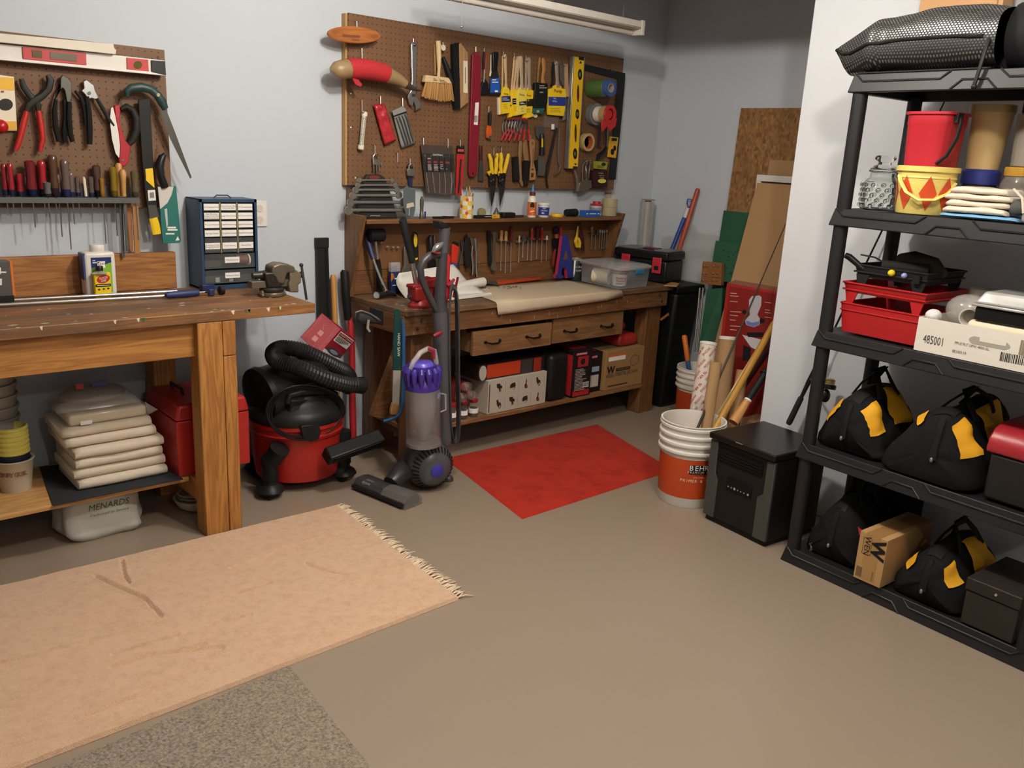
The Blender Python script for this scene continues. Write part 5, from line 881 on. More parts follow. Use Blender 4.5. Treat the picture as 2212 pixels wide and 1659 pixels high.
# ================================================================= tools in the hutch
YH = 3.612
t = hang('rubber_mallet', 'black rubber mallet hung head-up at the left of the hutch', 'mallet', 820, 629, 3.6); c0 = P(812, 508, 3.58); t.p('head', MB().lathe([(.024, -.044), (.031, -.04), (.031, .04), (.024, .044)], c0, (1, 0, 0), 20), RUBBER); t.p('shaft', TB([(811, 521, 3), (814, 545, 3), (816, 563, 3.4)], 3.58, 8), M('a29a8c', .35, .6)); t.p('grip', TB([(816, 560, 5), (818, 575, 6), (820, 610, 7), (820, 629, 7)], 3.58, 10), RUBBER)
t = T('claw_hammer', 'claw hammer with a navy grip leaning in the hutch corner', 'hammer', (2.31, 3.5, .788)); t.p('grip', MB().tube([P(792, 510, 3.6), P(795, 520, 3.595), P(801, 543, 3.57), P(807, 560, 3.55)], [.006, .013, .014, .012], 10), M('262c52', .5)); t.p('shaft', MB().tube([P(806, 558, 3.55), P(820, 595, 3.53), P(836, 632, 3.51)], .0065, 8), CHROME); hc = Vector((2.30, 3.5, .808)); t.p('head', MB().tube([hc+Vector((-.045, -.01, .0)), hc+Vector((-.03, -.01, 0)), hc+Vector((-.02, -.008, 0)), hc+Vector((.02, 0, .004)), hc+Vector((.05, .0, .0)), hc+Vector((.08, .01, -.014))], [.0165, .0165, .012, .016, .012, .004], 12), M('3f3d3b', .35, .8)); t.p('face', MB().tube([hc+Vector((-.05, -.012, 0)), hc+Vector((-.044, -.01, 0))], .0172, 14), CHROME)
t = T('drill_bit_box', 'navy and orange case of drill bits standing in the hutch', 'drill bit case', (P(852, 628, 3.6).x, 3.6, .788)); xa, xb = P(842, 600, 3.6).x, P(862, 600, 3.6).x; zt = P(852, 586, 3.6).z; t.p('case', MB().box(xa, xb, 3.59, 3.612, .788, zt), M('23305f', .35), bev=.002); t.p('orange_panel', MB().prism([(xa, 3.5893, .85), (xa+.02, 3.5893, .87), (xa+.014, 3.5893, zt-.01), (xa, 3.5893, zt-.006)], (0, .001, 0)), M('b0692c', .4)); t.p('print', MB().box(xa+.022, xb-.004, 3.5893, 3.59, .862, .868).box(xa+.01, xb-.006, 3.5893, 3.59, .83, .834), PAPERW); t.p('window', MB().box(xa, xb, 3.59, 3.61, zt, P(852, 567, 3.6).z), clear('dfe6ee', .3, .1))
for k in range(5): t.p('bit', MB().tube([(xa+.006+k*.0078, 3.598, zt-.005), (xa+.006+k*.0078, 3.598, zt+.034-.002*abs(k-2))], .0022, 6), CHROME)
t = flat('adjustable_wrench', 'grey adjustable wrench hanging in the hutch behind the black-handled hammer', 'wrench', [(873, 533), (880, 533), (881, 572), (887, 585), (888, 596), (880, 604), (884, 595), (880, 590), (877, 592), (874, 603), (868, 588), (874, 572)], M('8f8b84', .3, .8), 3.606, .012, bev=.002)
t = T('framing_hammer', 'long black-gripped hammer standing upright behind the red vise', 'hammer', (2.32, 3.22, .788)); t.p('grip', TB([(868, 474, 8), (870, 476, 9), (877, 510, 7.5), (886, 545, 7.5), (891, 567, 7.5)], 3.25, 12), M('1f1f20', .6)); t.p('shaft', TB([(890, 563, 5.4), (895, 590, 5.6), (899, 612, 5.6), (903, 634, 5.4)], 3.25, 12), M('c2c0bb', .2, .9)); t.p('head', TB([(882, 641, 5), (896, 640, 6), (912, 640, 6), (925, 645, 3)], 3.25, 8), DSTEEL)
t = hang('drywall_saw', 'saw with a black and yellow pistol grip in the hutch', 'saw', 897, 563, 3.606); t.p('grip', TB([(894, 502, 3), (896, 506, 7), (897, 525, 7), (898, 550, 7), (899, 563, 6)], 3.6, 10, None, .7), BLACKP); t.p('inlay', S(ell(898, 520, 3.8, 14), 3.587, .003), M('d9b722', .4)); t.p('collar', S([(893, 560), (902, 556), (903, 560), (894, 564)], 3.588, .01), M('d9b722', .4)); t.p('blade', S([(895, 563), (904, 562), (907, 580), (898, 590)], 3.604, .003), M('4a4744', .4, .6))
t = hang('linesman_pliers', 'black and red handled pliers hanging in the hutch', 'pliers', 934, 587, 3.606); t.p('handle', TB([(930, 508, 3), (929, 514, 6), (930, 545, 6), (932, 560, 5)], YH-.01, 8), BLACKP); t.p('handle', TB([(938, 508, 3), (938, 514, 5), (938, 545, 5), (936, 560, 5)], YH-.014, 8), M('3a1316', .4)); t.p('jaw', S([(928, 556), (942, 556), (944, 588), (926, 588)], YH-.008, .012), BLACK, bev=.003)
t = hang('box_cutter', 'red box cutter with a blue blade guard hanging in the hutch', 'knife', 982, 572, 3.6); t.p('body', S([(978, 528), (983, 523), (990, 525), (992, 532), (987, 570), (976, 568)], 3.59, .016), M('c8321f', .4), bev=.003); t.p('cap', S([(979, 527), (984, 522), (991, 525), (992, 533)], 3.588, .018), BLACKP, bev=.002); t.p('guard', S([(975, 567), (988, 569), (986, 576), (972, 575)], 3.592, .01), M('2b4f92', .4))
one('safety_glove', 'crumpled dark cloth glove hanging in the hutch', 'glove', TB([(1007, 505, 1), (1008, 512, 4), (1008, 530, 6.5), (1010, 550, 8.5), (1011, 568, 8), (1008, 577, 4)], 3.606, 10, None, .5), M('1d1b1a', .9)); t = hang('slip_joint_pliers', 'dull slip-joint pliers half hidden behind the dark glove', 'pliers', 998, 576, 3.61); t.p('handle', TB([(996, 520, 2), (999, 540, 2.4), (994, 560, 2.4), (992, 574, 2.2)], 3.614, 8), DSTEEL); t.p('handle', TB([(1000, 520, 2), (1004, 545, 2.4), (1004, 565, 2.4), (1010, 575, 2.2)], 3.614, 8), DSTEEL)
t = hang('locking_pliers', 'chrome locking pliers hanging in the hutch right of the dark glove', 'pliers', 1025, 600, 3.6); t.p('lever', TB([(1017, 514, 2), (1020, 530, 3), (1018, 550, 3), (1021, 575, 2.8), (1020, 594, 2.4)], 3.6, 8), CHROME); t.p('lever', TB([(1026, 515, 2), (1027, 530, 3), (1029, 545, 3.2), (1028, 570, 3.4), (1029, 598, 3.4)], 3.594, 8), CHROME); t.p('jaw', S([(1016, 513), (1022, 514), (1028, 512), (1034, 522), (1031, 540), (1026, 530), (1020, 532)], 3.592, .014), M('9b978f', .25, .9), bev=.002)
one('steel_strap', 'flat black steel bar hanging in the hutch', 'bar', S([(1053, 498), (1060, 499), (1063, 572), (1056, 572)], 3.612, .005), M('171717', .5)); t = flat('combination_wrench', 'slim steel wrench hanging beside the flat black bar', 'wrench', [(1064, 504), (1067, 500), (1072, 501), (1073, 507), (1071, 514), (1070, 560), (1073, 574), (1073, 582), (1068, 586), (1062, 583), (1062, 575), (1065, 560), (1066, 514)], M('8f8b84', .3, .85), 3.606, .006, bev=.001)
for k, (x, y0, y1, ys, hw, c1, d) in enumerate(((1082.7, 497, 521, 584, 4, 'a9824a', 'wooden-handled, red-capped'), (1092.5, 499, 521, 589, 3.8, 'b08a52', 'wooden-handled'), (1104, 489, 524, 588, 4.6, '5a1416', 'black and red'), (1121.5, 509, 524, 566, 2.2, 'c2a36a', 'slim tan'), (1130, 508, 522, 556, 3, '3a3a3e', 'small dark'), (1140.5, 510, 520, 562, 3.2, '2a2a30', 'short dark'), (1148.5, 491, 518, 563, 3.6, '8f2a24', 'red'), (1160, 489, 519, 559, 4, '3b1012', 'black with red stripe'), (1170.5, 488, 519, 566, 3.8, '7c1d1b', 'dark red'), (1181, 509, 519, 563, 2.4, 'bdb9ae', 'slim silver'), (1211, 487, 522, 553, 4, '9c2f2b', 'long red'),
   (1278.5, 488, 503, 538, 3.6, '8a4a28', 'brown'), (1287, 496, 508, 538, 3, '2b2a29', 'dark'), (1296, 496, 503, 536, 2.2, '9a968c', 'silver'), (1301, 497, 504, 537, 2.2, '9a968c', 'grey'), (1305.5, 497, 504, 537, 2, '8b877d', 'thin grey'), (1310.5, 496, 503, 535, 2, '8b877d', 'thin end one'))):
    t = hang('screwdriver', f'{d} screwdriver, {ORD[k]} from the left in the hutch', 'screwdriver', x, ys, YH-.01, 'screwdrivers in the hutch')
    t.p('handle', TB([(x+.6, y0, hw*.6), (x+.5, y0+2, hw), (x+.2, (y0+y1)/2, hw*.9), (x, y1-1, hw), (x, y1, hw*.5)], YH-.008, 8), M(c1, .3)); t.p('shaft', TB([(x, y1, 1.2), (x-1.5, ys-3, 1.2), (x-1.6, ys, 1.8)], YH-.008, 6), STEEL)
    rb.p('clip', S([(x-5, y1-4), (x+5, y1-4), (x+5, y1), (x-5, y1)], YH+.002, .025), M('8d887c', .35, .6))
for x, y in ((836, 533), (848, 534), (858, 534), (822, 524)): rb.p('clip', TB([(x-2, y, 2), (x+3, y, 2.4)], 3.62, 6), M('a8a296', .35, .6))
t = hang('crimping_pliers', 'red and black handled crimping pliers with a round black knob', 'pliers', 1196, 575, 3.6); t.p('knob', MB().ball(P(1201, 497, 3.6), (.02, .016, .022), 12, 8), RUBBER); t.p('ferrule', TB([(1202, 505, 5), (1202, 514, 5)], 3.6, 10), M('7d3a30', .4)); t.p('head', S([(1194, 516), (1206, 516), (1204, 540), (1197, 540)], 3.596, .012), BLACK); t.p('handle', TB([(1199, 538, 3), (1196, 555, 4), (1194, 574, 3.5)], 3.6, 8), M('6d1f1c', .4)); t.p('handle', TB([(1203, 538, 3), (1206, 555, 4), (1208, 566, 3.5)], 3.6, 8), BLACKP)
t = hang('scissors', 'yellow-handled scissors hanging at the right of the hutch', 'scissors', 1248, 536, 3.6); t.p('blade', TB([(1249, 488, 2), (1247, 505, 3.5), (1246, 515, 4)], 3.6, 8, None, .4), M('d0ab26', .4)); t.p('handle', TB([(1246, 512, 4), (1243, 522, 4), (1246, 532, 4), (1251, 534, 4), (1252, 524, 4), (1249, 514, 3)], 3.6, 8), M('d6b128', .4)); one('utility_shears', 'black and red shears hanging right of the yellow scissors', 'shears', TB([(1252, 482, 4), (1254, 495, 5), (1258, 515, 5), (1260, 535, 3), (1261, 543, 1)], 3.6, 8, None, .6), M('3b1516', .4))
# wooden letter
PA = M('2a2f7d', .45); zA = lambda a, b: P(a, b, 3.56)
t = T('wooden_letter', 'blue wooden letter A with pink edges standing at the back of the bench', 'letter', (P(1218, 600, 3.55).x, 3.55, .788))
out = [(1200.5, 601), (1201, 594), (1205, 592), (1216, 509), (1226, 508), (1235, 552), (1238, 600), (1226, 601), (1226, 596), (1224, 580), (1215, 579), (1213, 594), (1218, 596), (1217, 601)]
inn = out
t.p('edge', S([(a-1.2, b+(.5 if b < 520 else 0)) for a, b in out], 3.556, .02), M('b0304f', .45)); t.p('face', S(out, 3.5535, .0225), PA); t.p('opening', S([(1221, 545), (1224, 541), (1227, 560), (1217, 561)], 3.553, .001), M('6a4a2a', .7))

# ================================================================= on the right bench top (z .787)
ZB2 = .788
KP = M('c2b196', .85, 0, .05, 15, .25, 30)
t = T('kraft_paper', 'tan masking paper spread over the bench and draped over its front edge', 'paper', (3.2, 3.35, ZB2))
rows = []
fr = [(2.735, 3.163), (2.95, 3.163), (3.15, 3.163), (3.35, 3.163), (3.52, 3.163), (3.66, 3.163)]
zd = [.728, .731, .735, .738, .742, .757]
for k, (x, y) in enumerate(fr):
    r = [(x+.012, 3.159, zd[k]), (x+.006, 3.1585, zd[k]+.02), (x, 3.1595, .782), (x, 3.166, .790)]
    for j in range(1, 7): yy = 3.166+(3.6-3.166)*j/6; r.append((x+(.0)*(j)+(.02*j if k < 5 else -.0), yy, .7895+.0012*math.sin(x*23+j*1.7)))
    rows.append(r)
t.p('sheet', MB().sheet(rows), KP, solid=.0008)
WS = M('dedad2', .35, 0, .03)
t = T('vinyl_sheet', 'white glossy sheet, curled and partly rolled, behind the red vise', 'sheet', (2.75, 3.45, ZB2)); rows = []
for k in range(13):
    u = k/12; xb = P(855+150*u, 630, 3.5).x; yt = 590-19*min(1, u*1.2)+(26*max(0, u-.85)/.15); pt = P(862+140*u, yt, 3.58); pb = Vector((2.40+.48*u, 3.46-.06*u, .790)); r = []
    for j in range(9): v = j/8; p = pb.lerp(pt, v); p.y += .05*math.sin(math.pi*v)*(1-.3*u); r.append(p)
    rows.append(r)
t.p('curl', MB().sheet(rows), WS, solid=.0012); t.p('flat_part', MB().prism([(2.52, 3.30, .7905), (2.85, 3.33, .7912), (2.90, 3.40, .7912), (2.86, 3.47, .7912), (2.5, 3.47, .7905)], (0, 0, .0012)), WS); t.p('roll', MB().tube([(2.74, 3.5, .815), (2.945, 3.52, .83)], .024, 20), WS); t.p('fold', MB().tube([(2.6, 3.32, .795), (2.87, 3.365, .796)], .0045, 8), WS)
t = T('pull_saw', 'orange-handled saw lying on the tan paper', 'saw', (3.2, 3.53, .792)); t.p('handle', MB().prism([FZ(1075, 616, .794), FZ(1168, 605, .794), FZ(1172, 600, .794), FZ(1165, 597, .794), FZ(1070, 602, .794)], (0, 0, .014)), M('c2481c', .4), bev=.003); t.p('ferrule', MB().prism([FZ(1048, 613, .794), FZ(1076, 617, .794), FZ(1080, 609, .794), FZ(1055, 604, .794)], (0, 0, .012)), M('4a4846', .4), bev=.002)
mb = MB(); rnd = random.Random(11)
for c_, n_, rx in (((1048, 621), 12, 8), (1 and (1096, 620), 34, 24)):
    for k in range(n_):
        a = FZ(c_[0]+rnd.gauss(0, rx*.5), c_[1]+rnd.gauss(0, 2), .7925); d = Vector((rnd.uniform(-1, 1), rnd.uniform(-1, 1), 0)).normalized(); mb.tube([a, a+d*.012], [.0022, .001], 5)
o = one('loose_screws', 'scattered shiny screws on the tan paper', 'screws', mb, CHROME, kind='stuff')
cx, cy = 3.70, 3.57; t = T('paint_can', 'dark quart paint can with white drips standing by the letter', 'paint can', (cx, cy, ZB2)); t.p('body', MB().lathe([(.036, 0), (.037, .002), (.037, .122), (.036, .124)], (cx, cy, ZB2), seg=28), M('2b3133', .4)); t.p('rim', MB().lathe([(.037, .12), (.0385, .124), (.0385, .13), (.034, .13), (.032, .126), (0, .126)], (cx, cy, ZB2), seg=28), M('b5b3ad', .3, .6)); t.p('drip', MB().lathe([(.0376, .02), (.0376, .12)], (cx, cy, ZB2), seg=28).__class__().prism([Vector((cx, cy, ZB2+zz))+Vector((math.cos(a), math.sin(a), 0))*.0378 for a, zz in ((-2.75, .12), (-2.45, .12), (-2.5, .05), (-2.6, .02), (-2.7, .05))], (-.0004, -.0004, 0)), PAPERW)
n = Vector((-.62, -.78, 0)); e = Vector((-n.y, n.x, 0)); t.t('SCUFF', .014, M('c9ccc6', .5), Vector((cx, cy, ZB2+.062))+n*.0385+e*.008, e, ZW); t.t('ULTRA', .013, M('c9ccc6', .5), Vector((cx, cy, ZB2+.083))+n*.0385+e*.01, e, ZW)
# clear storage bin
B = [Vector((3.655, 3.185, ZB2+.004)), Vector((3.905, 3.19, ZB2+.004)), Vector((3.925, 3.50, ZB2+.004)), Vector((3.685, 3.50, ZB2+.004))]; cen = sum(B, Vector())/4
t = T('storage_bin', 'clear plastic lidded bin with blue latches on the bench end', 'bin', (cen.x, cen.y, ZB2)); H1 = .112
up = [cen+(b-cen)*1.05+ZW*H1 for b in B]; CB = clear('b9bec0', .2, .12); mb = MB()
mb.add(B+up, [[0,1,2,3], [0,1,5,4], [1,2,6,5], [2,3,7,6], [3,0,4,7]]); t.p('tub', mb, CB, solid=.002); l0 = [cen+(b-cen)*1.1+ZW*(H1-.006) for b in B]; l1 = [cen+(b-cen)*1.1+ZW*(H1+.012) for b in B]; l2 = [cen+(b-cen)*.95+ZW*(H1+.02) for b in B]
t.p('lid', MB().add(l0+l1+l2, [[a, (a+1) % 4, 4+(a+1) % 4, 4+a] for a in range(4)]+[[4+a, 4+(a+1) % 4, 8+(a+1) % 4, 8+a] for a in range(4)]+[[8,9,10,11]]), clear('d8dadb', .34, .2), solid=.002)
lm = l0[1].lerp(l0[0], .3); lc = (l0[0]+l0[1])/2; t.p('latch', MB().obox(lc+Vector((.03, -.006, -.012)), (.035, 0, 0), (0, .005, 0), (0, 0, .012)), M('2476a3', .35), bev=.003)
rl = T('tape_roll', 'wide cream masking tape roll inside the clear bin', 'tape', (3.72, 3.37, .795)); rl.p('roll', MB().lathe([(.025, 0), (.045, 0), (.045, .1), (.025, .1), (.025, 0)], (3.70, 3.42, .838), (.35, -.9, 0), 26), M('d5c9ad', .5))
cx, cy = 3.755, 3.27; t = T('patching_tub', 'white tub of patching compound with a red lid inside the clear bin', 'tub', (cx, cy, .795)); t.p('tub', MB().lathe([(.038, 0), (.042, .003), (.047, .085)], (cx, cy, .795), seg=28), M('e2ddd3', .45)); t.p('lid', MB().lathe([(.049, .083), (.049, .094), (0, .095)], (cx, cy, .795), seg=28), M('a33745', .4)); t.p('label_band', MB().lathe([(.0465, .07), (.0475, .08)], (cx, cy, .795), seg=28), M('5a5f66', .5)); t.t('Patching', .017, M('a8262e', .5), Vector((cx, cy, .845))+n*.048, e, ZW, bold=.02, fit=.058); t.t('Plaster', .017, M('a8262e', .5), Vector((cx, cy, .828))+n*.0475, e, ZW, bold=.02, fit=.05); t.p('print', MB().prism([Vector((cx, cy, .812))+n*.0462+e*a+ZW*b for a, b in ((-.024, 0), (.01, 0), (.01, .003), (-.024, .003))], n*.0003), INK)
one('masking_tape', 'flat yellow tape roll with a red mark at the hutch back', 'tape', MB().lathe([(.03, 0), (.046, 0), (.046, .03), (.03, .03), (.03, 0)], (3.93, 3.575, .79), seg=26), M('c2a13c', .4))
# black toolbox
F_, R2, L2 = Vector((4.135, 3.235, .7885)), Vector((4.345, 3.262, .7885)), Vector((4.06, 3.60, .7885)); ex = R2-F_; ey = L2-F_
def tbx(u0, u1, v0, v1, z0, z1, mb=None): q = [F_+ex*u+ey*v for u, v in ((u0, v0), (u1, v0), (u1, v1), (u0, v1))]; return (mb or MB()).hexa([p+ZW*z0 for p in q], [p+ZW*z1 for p in q])
t = T('tool_box', 'black plastic toolbox with red latches at the right bench end', 'tool box', (F_+R2+L2)/3); t.p('body', tbx(.03, .97, .02, .98, 0, .13), BLACKP, bev=.01); ld = t.p('lid', tbx(0, 1, 0, 1, .132, .185), BLACKP, bev=.012, bseg=3); t.p('lid_plate', tbx(.1, .9, .02, .3, .184, .192), M('6d6d6e', .4), up=ld, bev=.003); t.p('lid_plate', tbx(.1, .9, .6, .97, .184, .192), M('6d6d6e', .4), up=ld, bev=.003); t.p('grip', tbx(.35, .65, .32, .58, .184, .195), M('5d1f25', .45), up=ld, bev=.004)
for v in (.1, .68): t.p('latch', tbx(-.03, .0, v, v+.16, .055, .15), M('c12f3c', .35), bev=.003); t.p('latch_hole', tbx(-.035, -.028, v+.04, v+.12, .075, .1), INK)
one('wood_scrap', 'short pale wood offcut on the bench corner below the toolbox', 'wood scrap', MB().prism([FZ(1434, 618, .789), FZ(1462, 620, .789), FZ(1468, 614, .789), FZ(1450, 611, .789)], (0, 0, .006)), M('a87d48', .6)); 
# red bench vise
t = T('bench_vise', 'red painted bench vise on the left front of the drawer workbench', 'vise', (2.33, 3.24, ZB2)); RVs = M('8d1b1c', .4, .1, .15, 20); vx, vy = 2.325, 3.235
t.p('base', MB().lathe([(.055, 0), (.055, .012), (.045, .022), (.04, .04)], (vx, vy, ZB2), seg=24), RVs); t.p('body', MB().hexa([(vx-.045, vy-.04, ZB2+.03), (vx+.05, vy-.04, ZB2+.03), (vx+.05, vy+.04, ZB2+.03), (vx-.045, vy+.04, ZB2+.03)], [(vx-.052, vy-.035, ZB2+.10), (vx+.06, vy-.035, ZB2+.10), (vx+.06, vy+.035, ZB2+.10), (vx-.052, vy+.035, ZB2+.10)]), RVs, bev=.012, bseg=3)
t.p('jaw', MB().box(vx+.0, vx+.075, vy-.045, vy+.045, ZB2+.09, ZB2+.135), RVs, bev=.008); t.p('moving_jaw', MB().box(vx+.085, vx+.15, vy-.045, vy+.045, ZB2+.03, ZB2+.13), RVs, bev=.012); t.p('anvil', MB().box(vx-.06, vx-.0, vy-.03, vy+.03, ZB2+.09, ZB2+.108), RVs, bev=.006); t.p('screw', MB().tube([(vx+.14, vy, ZB2+.075), (vx+.21, vy, ZB2+.075)], .012, 12), DSTEEL); t.p('handle', MB().tube([(vx+.205, vy-.02, ZB2+.13), (vx+.205, vy+.01, ZB2+.03)], .006, 8), RVs)

# ================================================================= under the right bench
ZL = .1945
t = T('power_tool_carton', 'grey carton printed with small tool pictures on the lower bench shelf', 'box', (2.95, 3.36, ZL)); x0, x1, y0, y1, zt = 2.752, 3.165, 3.215, 3.5, .375
TOOLS = ([(-1, 1), (.2, 1), (.3, .6), (.9, .5), (.9, -.1), (.3, 0), (.5, -.5), (0, -.6), (-.2, 0), (-.8, .2)], [(-.9, .3), (-.3, .6), (.8, .7), (1, .1), (.8, -.6), (.3, -.8), (.3, -.3), (-.9, -.4)], [(.1, 1.1), (.4, .6), (.3, -.1), (.8, -.6), (.5, -1), (-.2, -.9), (-.4, -.3), (0, .1)], [(-.8, .9), (-.3, 1), (0, .4), (.7, .2), (.9, -.5), (.3, -1), (-.1, -.6), (-.6, -.1)])
t.p('carton', MB().box(x0, x1, y0, y1, ZL, zt), M('b2ab9b', .7), bev=.002); t.p('spine_print', MB().box(x0+.006, x0+.012, y0-.0012, y0-.0004, ZL+.012, zt-.02), M('4b453d', .6))
for r in range(2):
    for c in range(4):
        cx, cz = x0+.075+c*.092, zt-.05-r*.085; k_ = [(cx+a*.02, y0-.001, cz+b*.026) for a, b in TOOLS[(r*3+c) % 4]]; pp = t.p('picture_print', MB().prism(k_, (0, .0008, 0)), M('2e2722', .5)); t.p('picture_accent', MB().prism([(cx-.004, y0-.0015, cz-.02), (cx+.014, y0-.0015, cz-.016), (cx+.01, y0-.0015, cz-.004)], (0, .0008, 0)), M('a89c86' if (r+c) % 2 else '9c3a2c', .5), up=pp); t.p('rule_print', MB().box(cx+.042, cx+.043, y0-.001, y0-.0004, cz-.03, cz+.03), M('8a8376', .6), up=pp)
t = T('flooring_carton', 'long orange and black box lying on the grey carton', 'box', (2.95, 3.36, zt)); t.p('carton', MB().box(2.70, 3.16, 3.235, 3.45, zt+.001, zt+.082), M('241a18', .5), bev=.002); t.p('panel', MB().box(2.755, 2.985, 3.2335, 3.2345, zt+.008, zt+.078), M('b53b1c', .4)); t.p('panel', MB().box(3.08, 3.135, 3.2335, 3.2345, zt+.004, zt+.078), M('8d2a1c', .4)); t.p('panel', MB().box(2.99, 3.07, 3.2335, 3.2345, zt+.004, zt+.078), M('3a3436', .4)); t.p('end_flap', MB().lathe([(.04, 0), (.04, .003)], (2.726, 3.234, zt+.041), (0, -1, 0), 20, .6), M('b0aba2', .5))
one('tool_case', 'black moulded plastic tool case standing beside the grey carton', 'tool case', MB().box(3.18, 3.325, 3.205, 3.48, ZL, .46), M('191919', .4), bev=.03, bseg=4)
def craft(name, label, x0, x1, y0, y1, zt, big):
    t = T(name, label, 'box', ((x0+x1)/2, (y0+y1)/2, ZL)); t.p('carton', MB().box(x0, x1, y0, y1, ZL, zt), M('1c1819', .45), bev=.0015); t.p('side_panel', MB().box(x0-.0015, x0-.0004, y0+.006, y1-.01, ZL+.012, zt-.03), M('a3232a', .45)); t.p('top_panel', MB().box(x0+.02, x1-.02, y0+.03, y1-.05, zt+.0003, zt+.0012), M('a3232a', .45))
    tt = .0008; yy = y0-.0012
    t.p('brand_band', MB().box(x0+.02, x1-.045, yy, y0-.0003, zt-.032, zt-.018), M('b8434a', .5)); t.t('CRAFTSMAN', .011, PAPERW, ((x0+x1)/2-.012, yy-.0004, zt-.025), XW, ZW, fit=(x1-x0-.07))
    if big:
        t.p('picture_print', MB().box(x0+.035, x1-.03, yy, y0-.0003, zt-.10, zt-.04), M('9c2229', .5)); t.p('picture_tool', MB().lathe([(.018, 0), (.018, .001)], ((x0+x1)/2, yy, zt-.07), (0, -1, 0), 14), M('241c1d', .5)); rn = random.Random(3); mb = MB()
        for k in range(16): zz = zt-.112-k*.0085; mb.box(x0+.02, x0+.02+(x1-x0-.05)*rn.uniform(.55, 1), yy, y0-.0003, zz-.0035, zz)
        t.p('print', mb, M('a8a29a', .5)); mb = MB()
        t.p('barcode_label', MB().box(x1-.06, x1-.015, yy, y0-.0003, ZL+.05, ZL+.08), PAPERW)
        for k in range(9): mb.box(x1-.056+k*.0045, x1-.0538+k*.0045, yy-.0004, y0-.0003, ZL+.054, ZL+.078)
        t.p('barcode', mb, INK); t.p('foot_band', MB().box(x0+.01, x1-.01, yy, y0-.0003, ZL+.006, ZL+.038), M('a3232a', .45))
    else: t.p('label', MB().box(x0+.02, x0+.09, yy, y0-.0003, ZL+.03, ZL+.1), M('bdb8ae', .5)); t.p('label', MB().box(x0+.03, x0+.09, yy, y0-.0003, ZL+.12, ZL+.15), M('8fa3b8', .5))
craft('drill_carton', 'tall black and red power tool box, front face covered in print', 3.355, 3.505, 3.205, 3.42, .468, True); craft('tool_carton', 'shorter black power tool box between the tall one and the brown carton', 3.512, 3.625, 3.235, 3.45, .428, False)
t = T('jigsaw_carton', 'brown cardboard saw carton with black lettering on the lower bench shelf', 'box', (3.8, 3.36, ZL)); x0, x1, y0, zt = 3.632, 3.966, 3.21, .428; t.p('carton', MB().box(x0, x1, y0, 3.46, ZL, zt), M('957346', .75, 0, .06, 10), bev=.002); t.p('tape', MB().box(x0+.001, x1-.001, y0+.1, y0+.15, zt, zt+.0007), M('8d8a83', .3)); yy = y0-.0012
t.t('W', .062, INK, (x0+.045, yy, ZL+.118), XW, ZW, bold=.04); t.t('WEN', .03, INK, (x0+.04, yy, ZL+.083), XW, ZW); t.t('ORBITAL JIG SAW', .034, INK, (x0+.185, yy, ZL+.088), XW, ZW, fit=.20); t.p('bar_print', MB().box(x0+.09, x0+.215, yy, y0-.0003, ZL+.106, ZL+.124), INK); t.t('VARIABLE SPEED', .013, M('957346', .75), (x0+.152, yy-.0005, ZL+.115), XW, ZW, fit=.11); t.p('label', MB().box(x0+.02, x0+.165, yy, y0-.0003, zt-.06, zt-.022), PAPERW); t.p('label_band', MB().box(x0+.02, x0+.165, yy-.0004, y0-.0003, zt-.035, zt-.022), M('c8682b', .5))
t.p('saw_outline_print', MB().tube([(x0+.22, yy, ZL+.13), (x0+.21, yy, ZL+.165), (x0+.24, yy, ZL+.19), (x0+.285, yy, ZL+.18), (x0+.29, yy, ZL+.14), (x0+.25, yy, ZL+.125)], .0012, 4, closed=True), M('3a2a18', .6)); t.p('print', MB().box(x0+.03, x0+.2, yy, y0-.0003, ZL+.02, ZL+.027), M('3a2a18', .6)); t.t('W', .03, INK, (x0+.23, y0+.05, zt+.001), XW, (0, 1, 0))
t = T('plastic_container', 'red plastic container in the dark above the brown carton', 'container', (3.87, 3.36, .43)); t.p('can', MB().box(3.78, 3.955, 3.25, 3.42, .4292, .50), M('a02a22', .4), bev=.025, bseg=3); t.p('cap', MB().ball((3.9, 3.38, .53), (.045, .05, .04), 14, 8), M('9c2b2b', .4))
# glass jars with red lids
def jar(px, py, lay, lab, y=3.24, z=ZL):
    p = P(px, py, y); x = p.x
    if not lay:
        t = T('glass_jar', lab, 'jar', (x, y, z), 0, 'spice jars on the bench shelf'); t.p('jar', MB().lathe([(.022, 0), (.025, .004), (.025, .06), (.018, .07), (.018, .078)], (x, y, z), seg=18), clear('aab3ae', .14, .05)); t.p('contents', MB().lathe([(.022, .003), (.022, .045)], (x, y, z), seg=14), M('4a4038', .5, .3, .5, 200)); t.p('lid', MB().lathe([(.021, .074), (.022, .078), (.022, .09), (.02, .092)], (x, y, z), seg=18), M('8d1c22', .35)); t.p('label', MB().lathe([(.0256, .02), (.0256, .044)], (x, y, z), seg=18), PAPERW)
    else:
        z0 = z; d = Vector((-.45, -.85, .25)).normalized(); c_ = Vector((x, y, z0)); t = T('glass_jar', lab, 'jar', c_, 0, 'spice jars on the bench shelf'); t.p('jar', MB().lathe([(.0, -.09), (.024, -.086), (.026, -.08), (.026, -.02), (.019, -.01)], c_, -d, 18), clear('aab3ae', .14, .05)); t.p('lid', MB().lathe([(.022, -.012), (.023, -.008), (.023, .006), (.02, .008)], c_, -d, 18), M('8d1c22', .35)); t.p('contents', MB().ball(c_+d*.06, .016, 10, 6), M('a87a2a' if px > 1015 else '6b4a3a', .5))
jar(975, 905, 0, 'glass jar with a red lid, nearest the upright vacuum'); jar(999, 905, 0, 'glass jar with a white label, middle of the front row'); jar(1022, 898, 0, 'glass jar with a white label beside the grey carton')
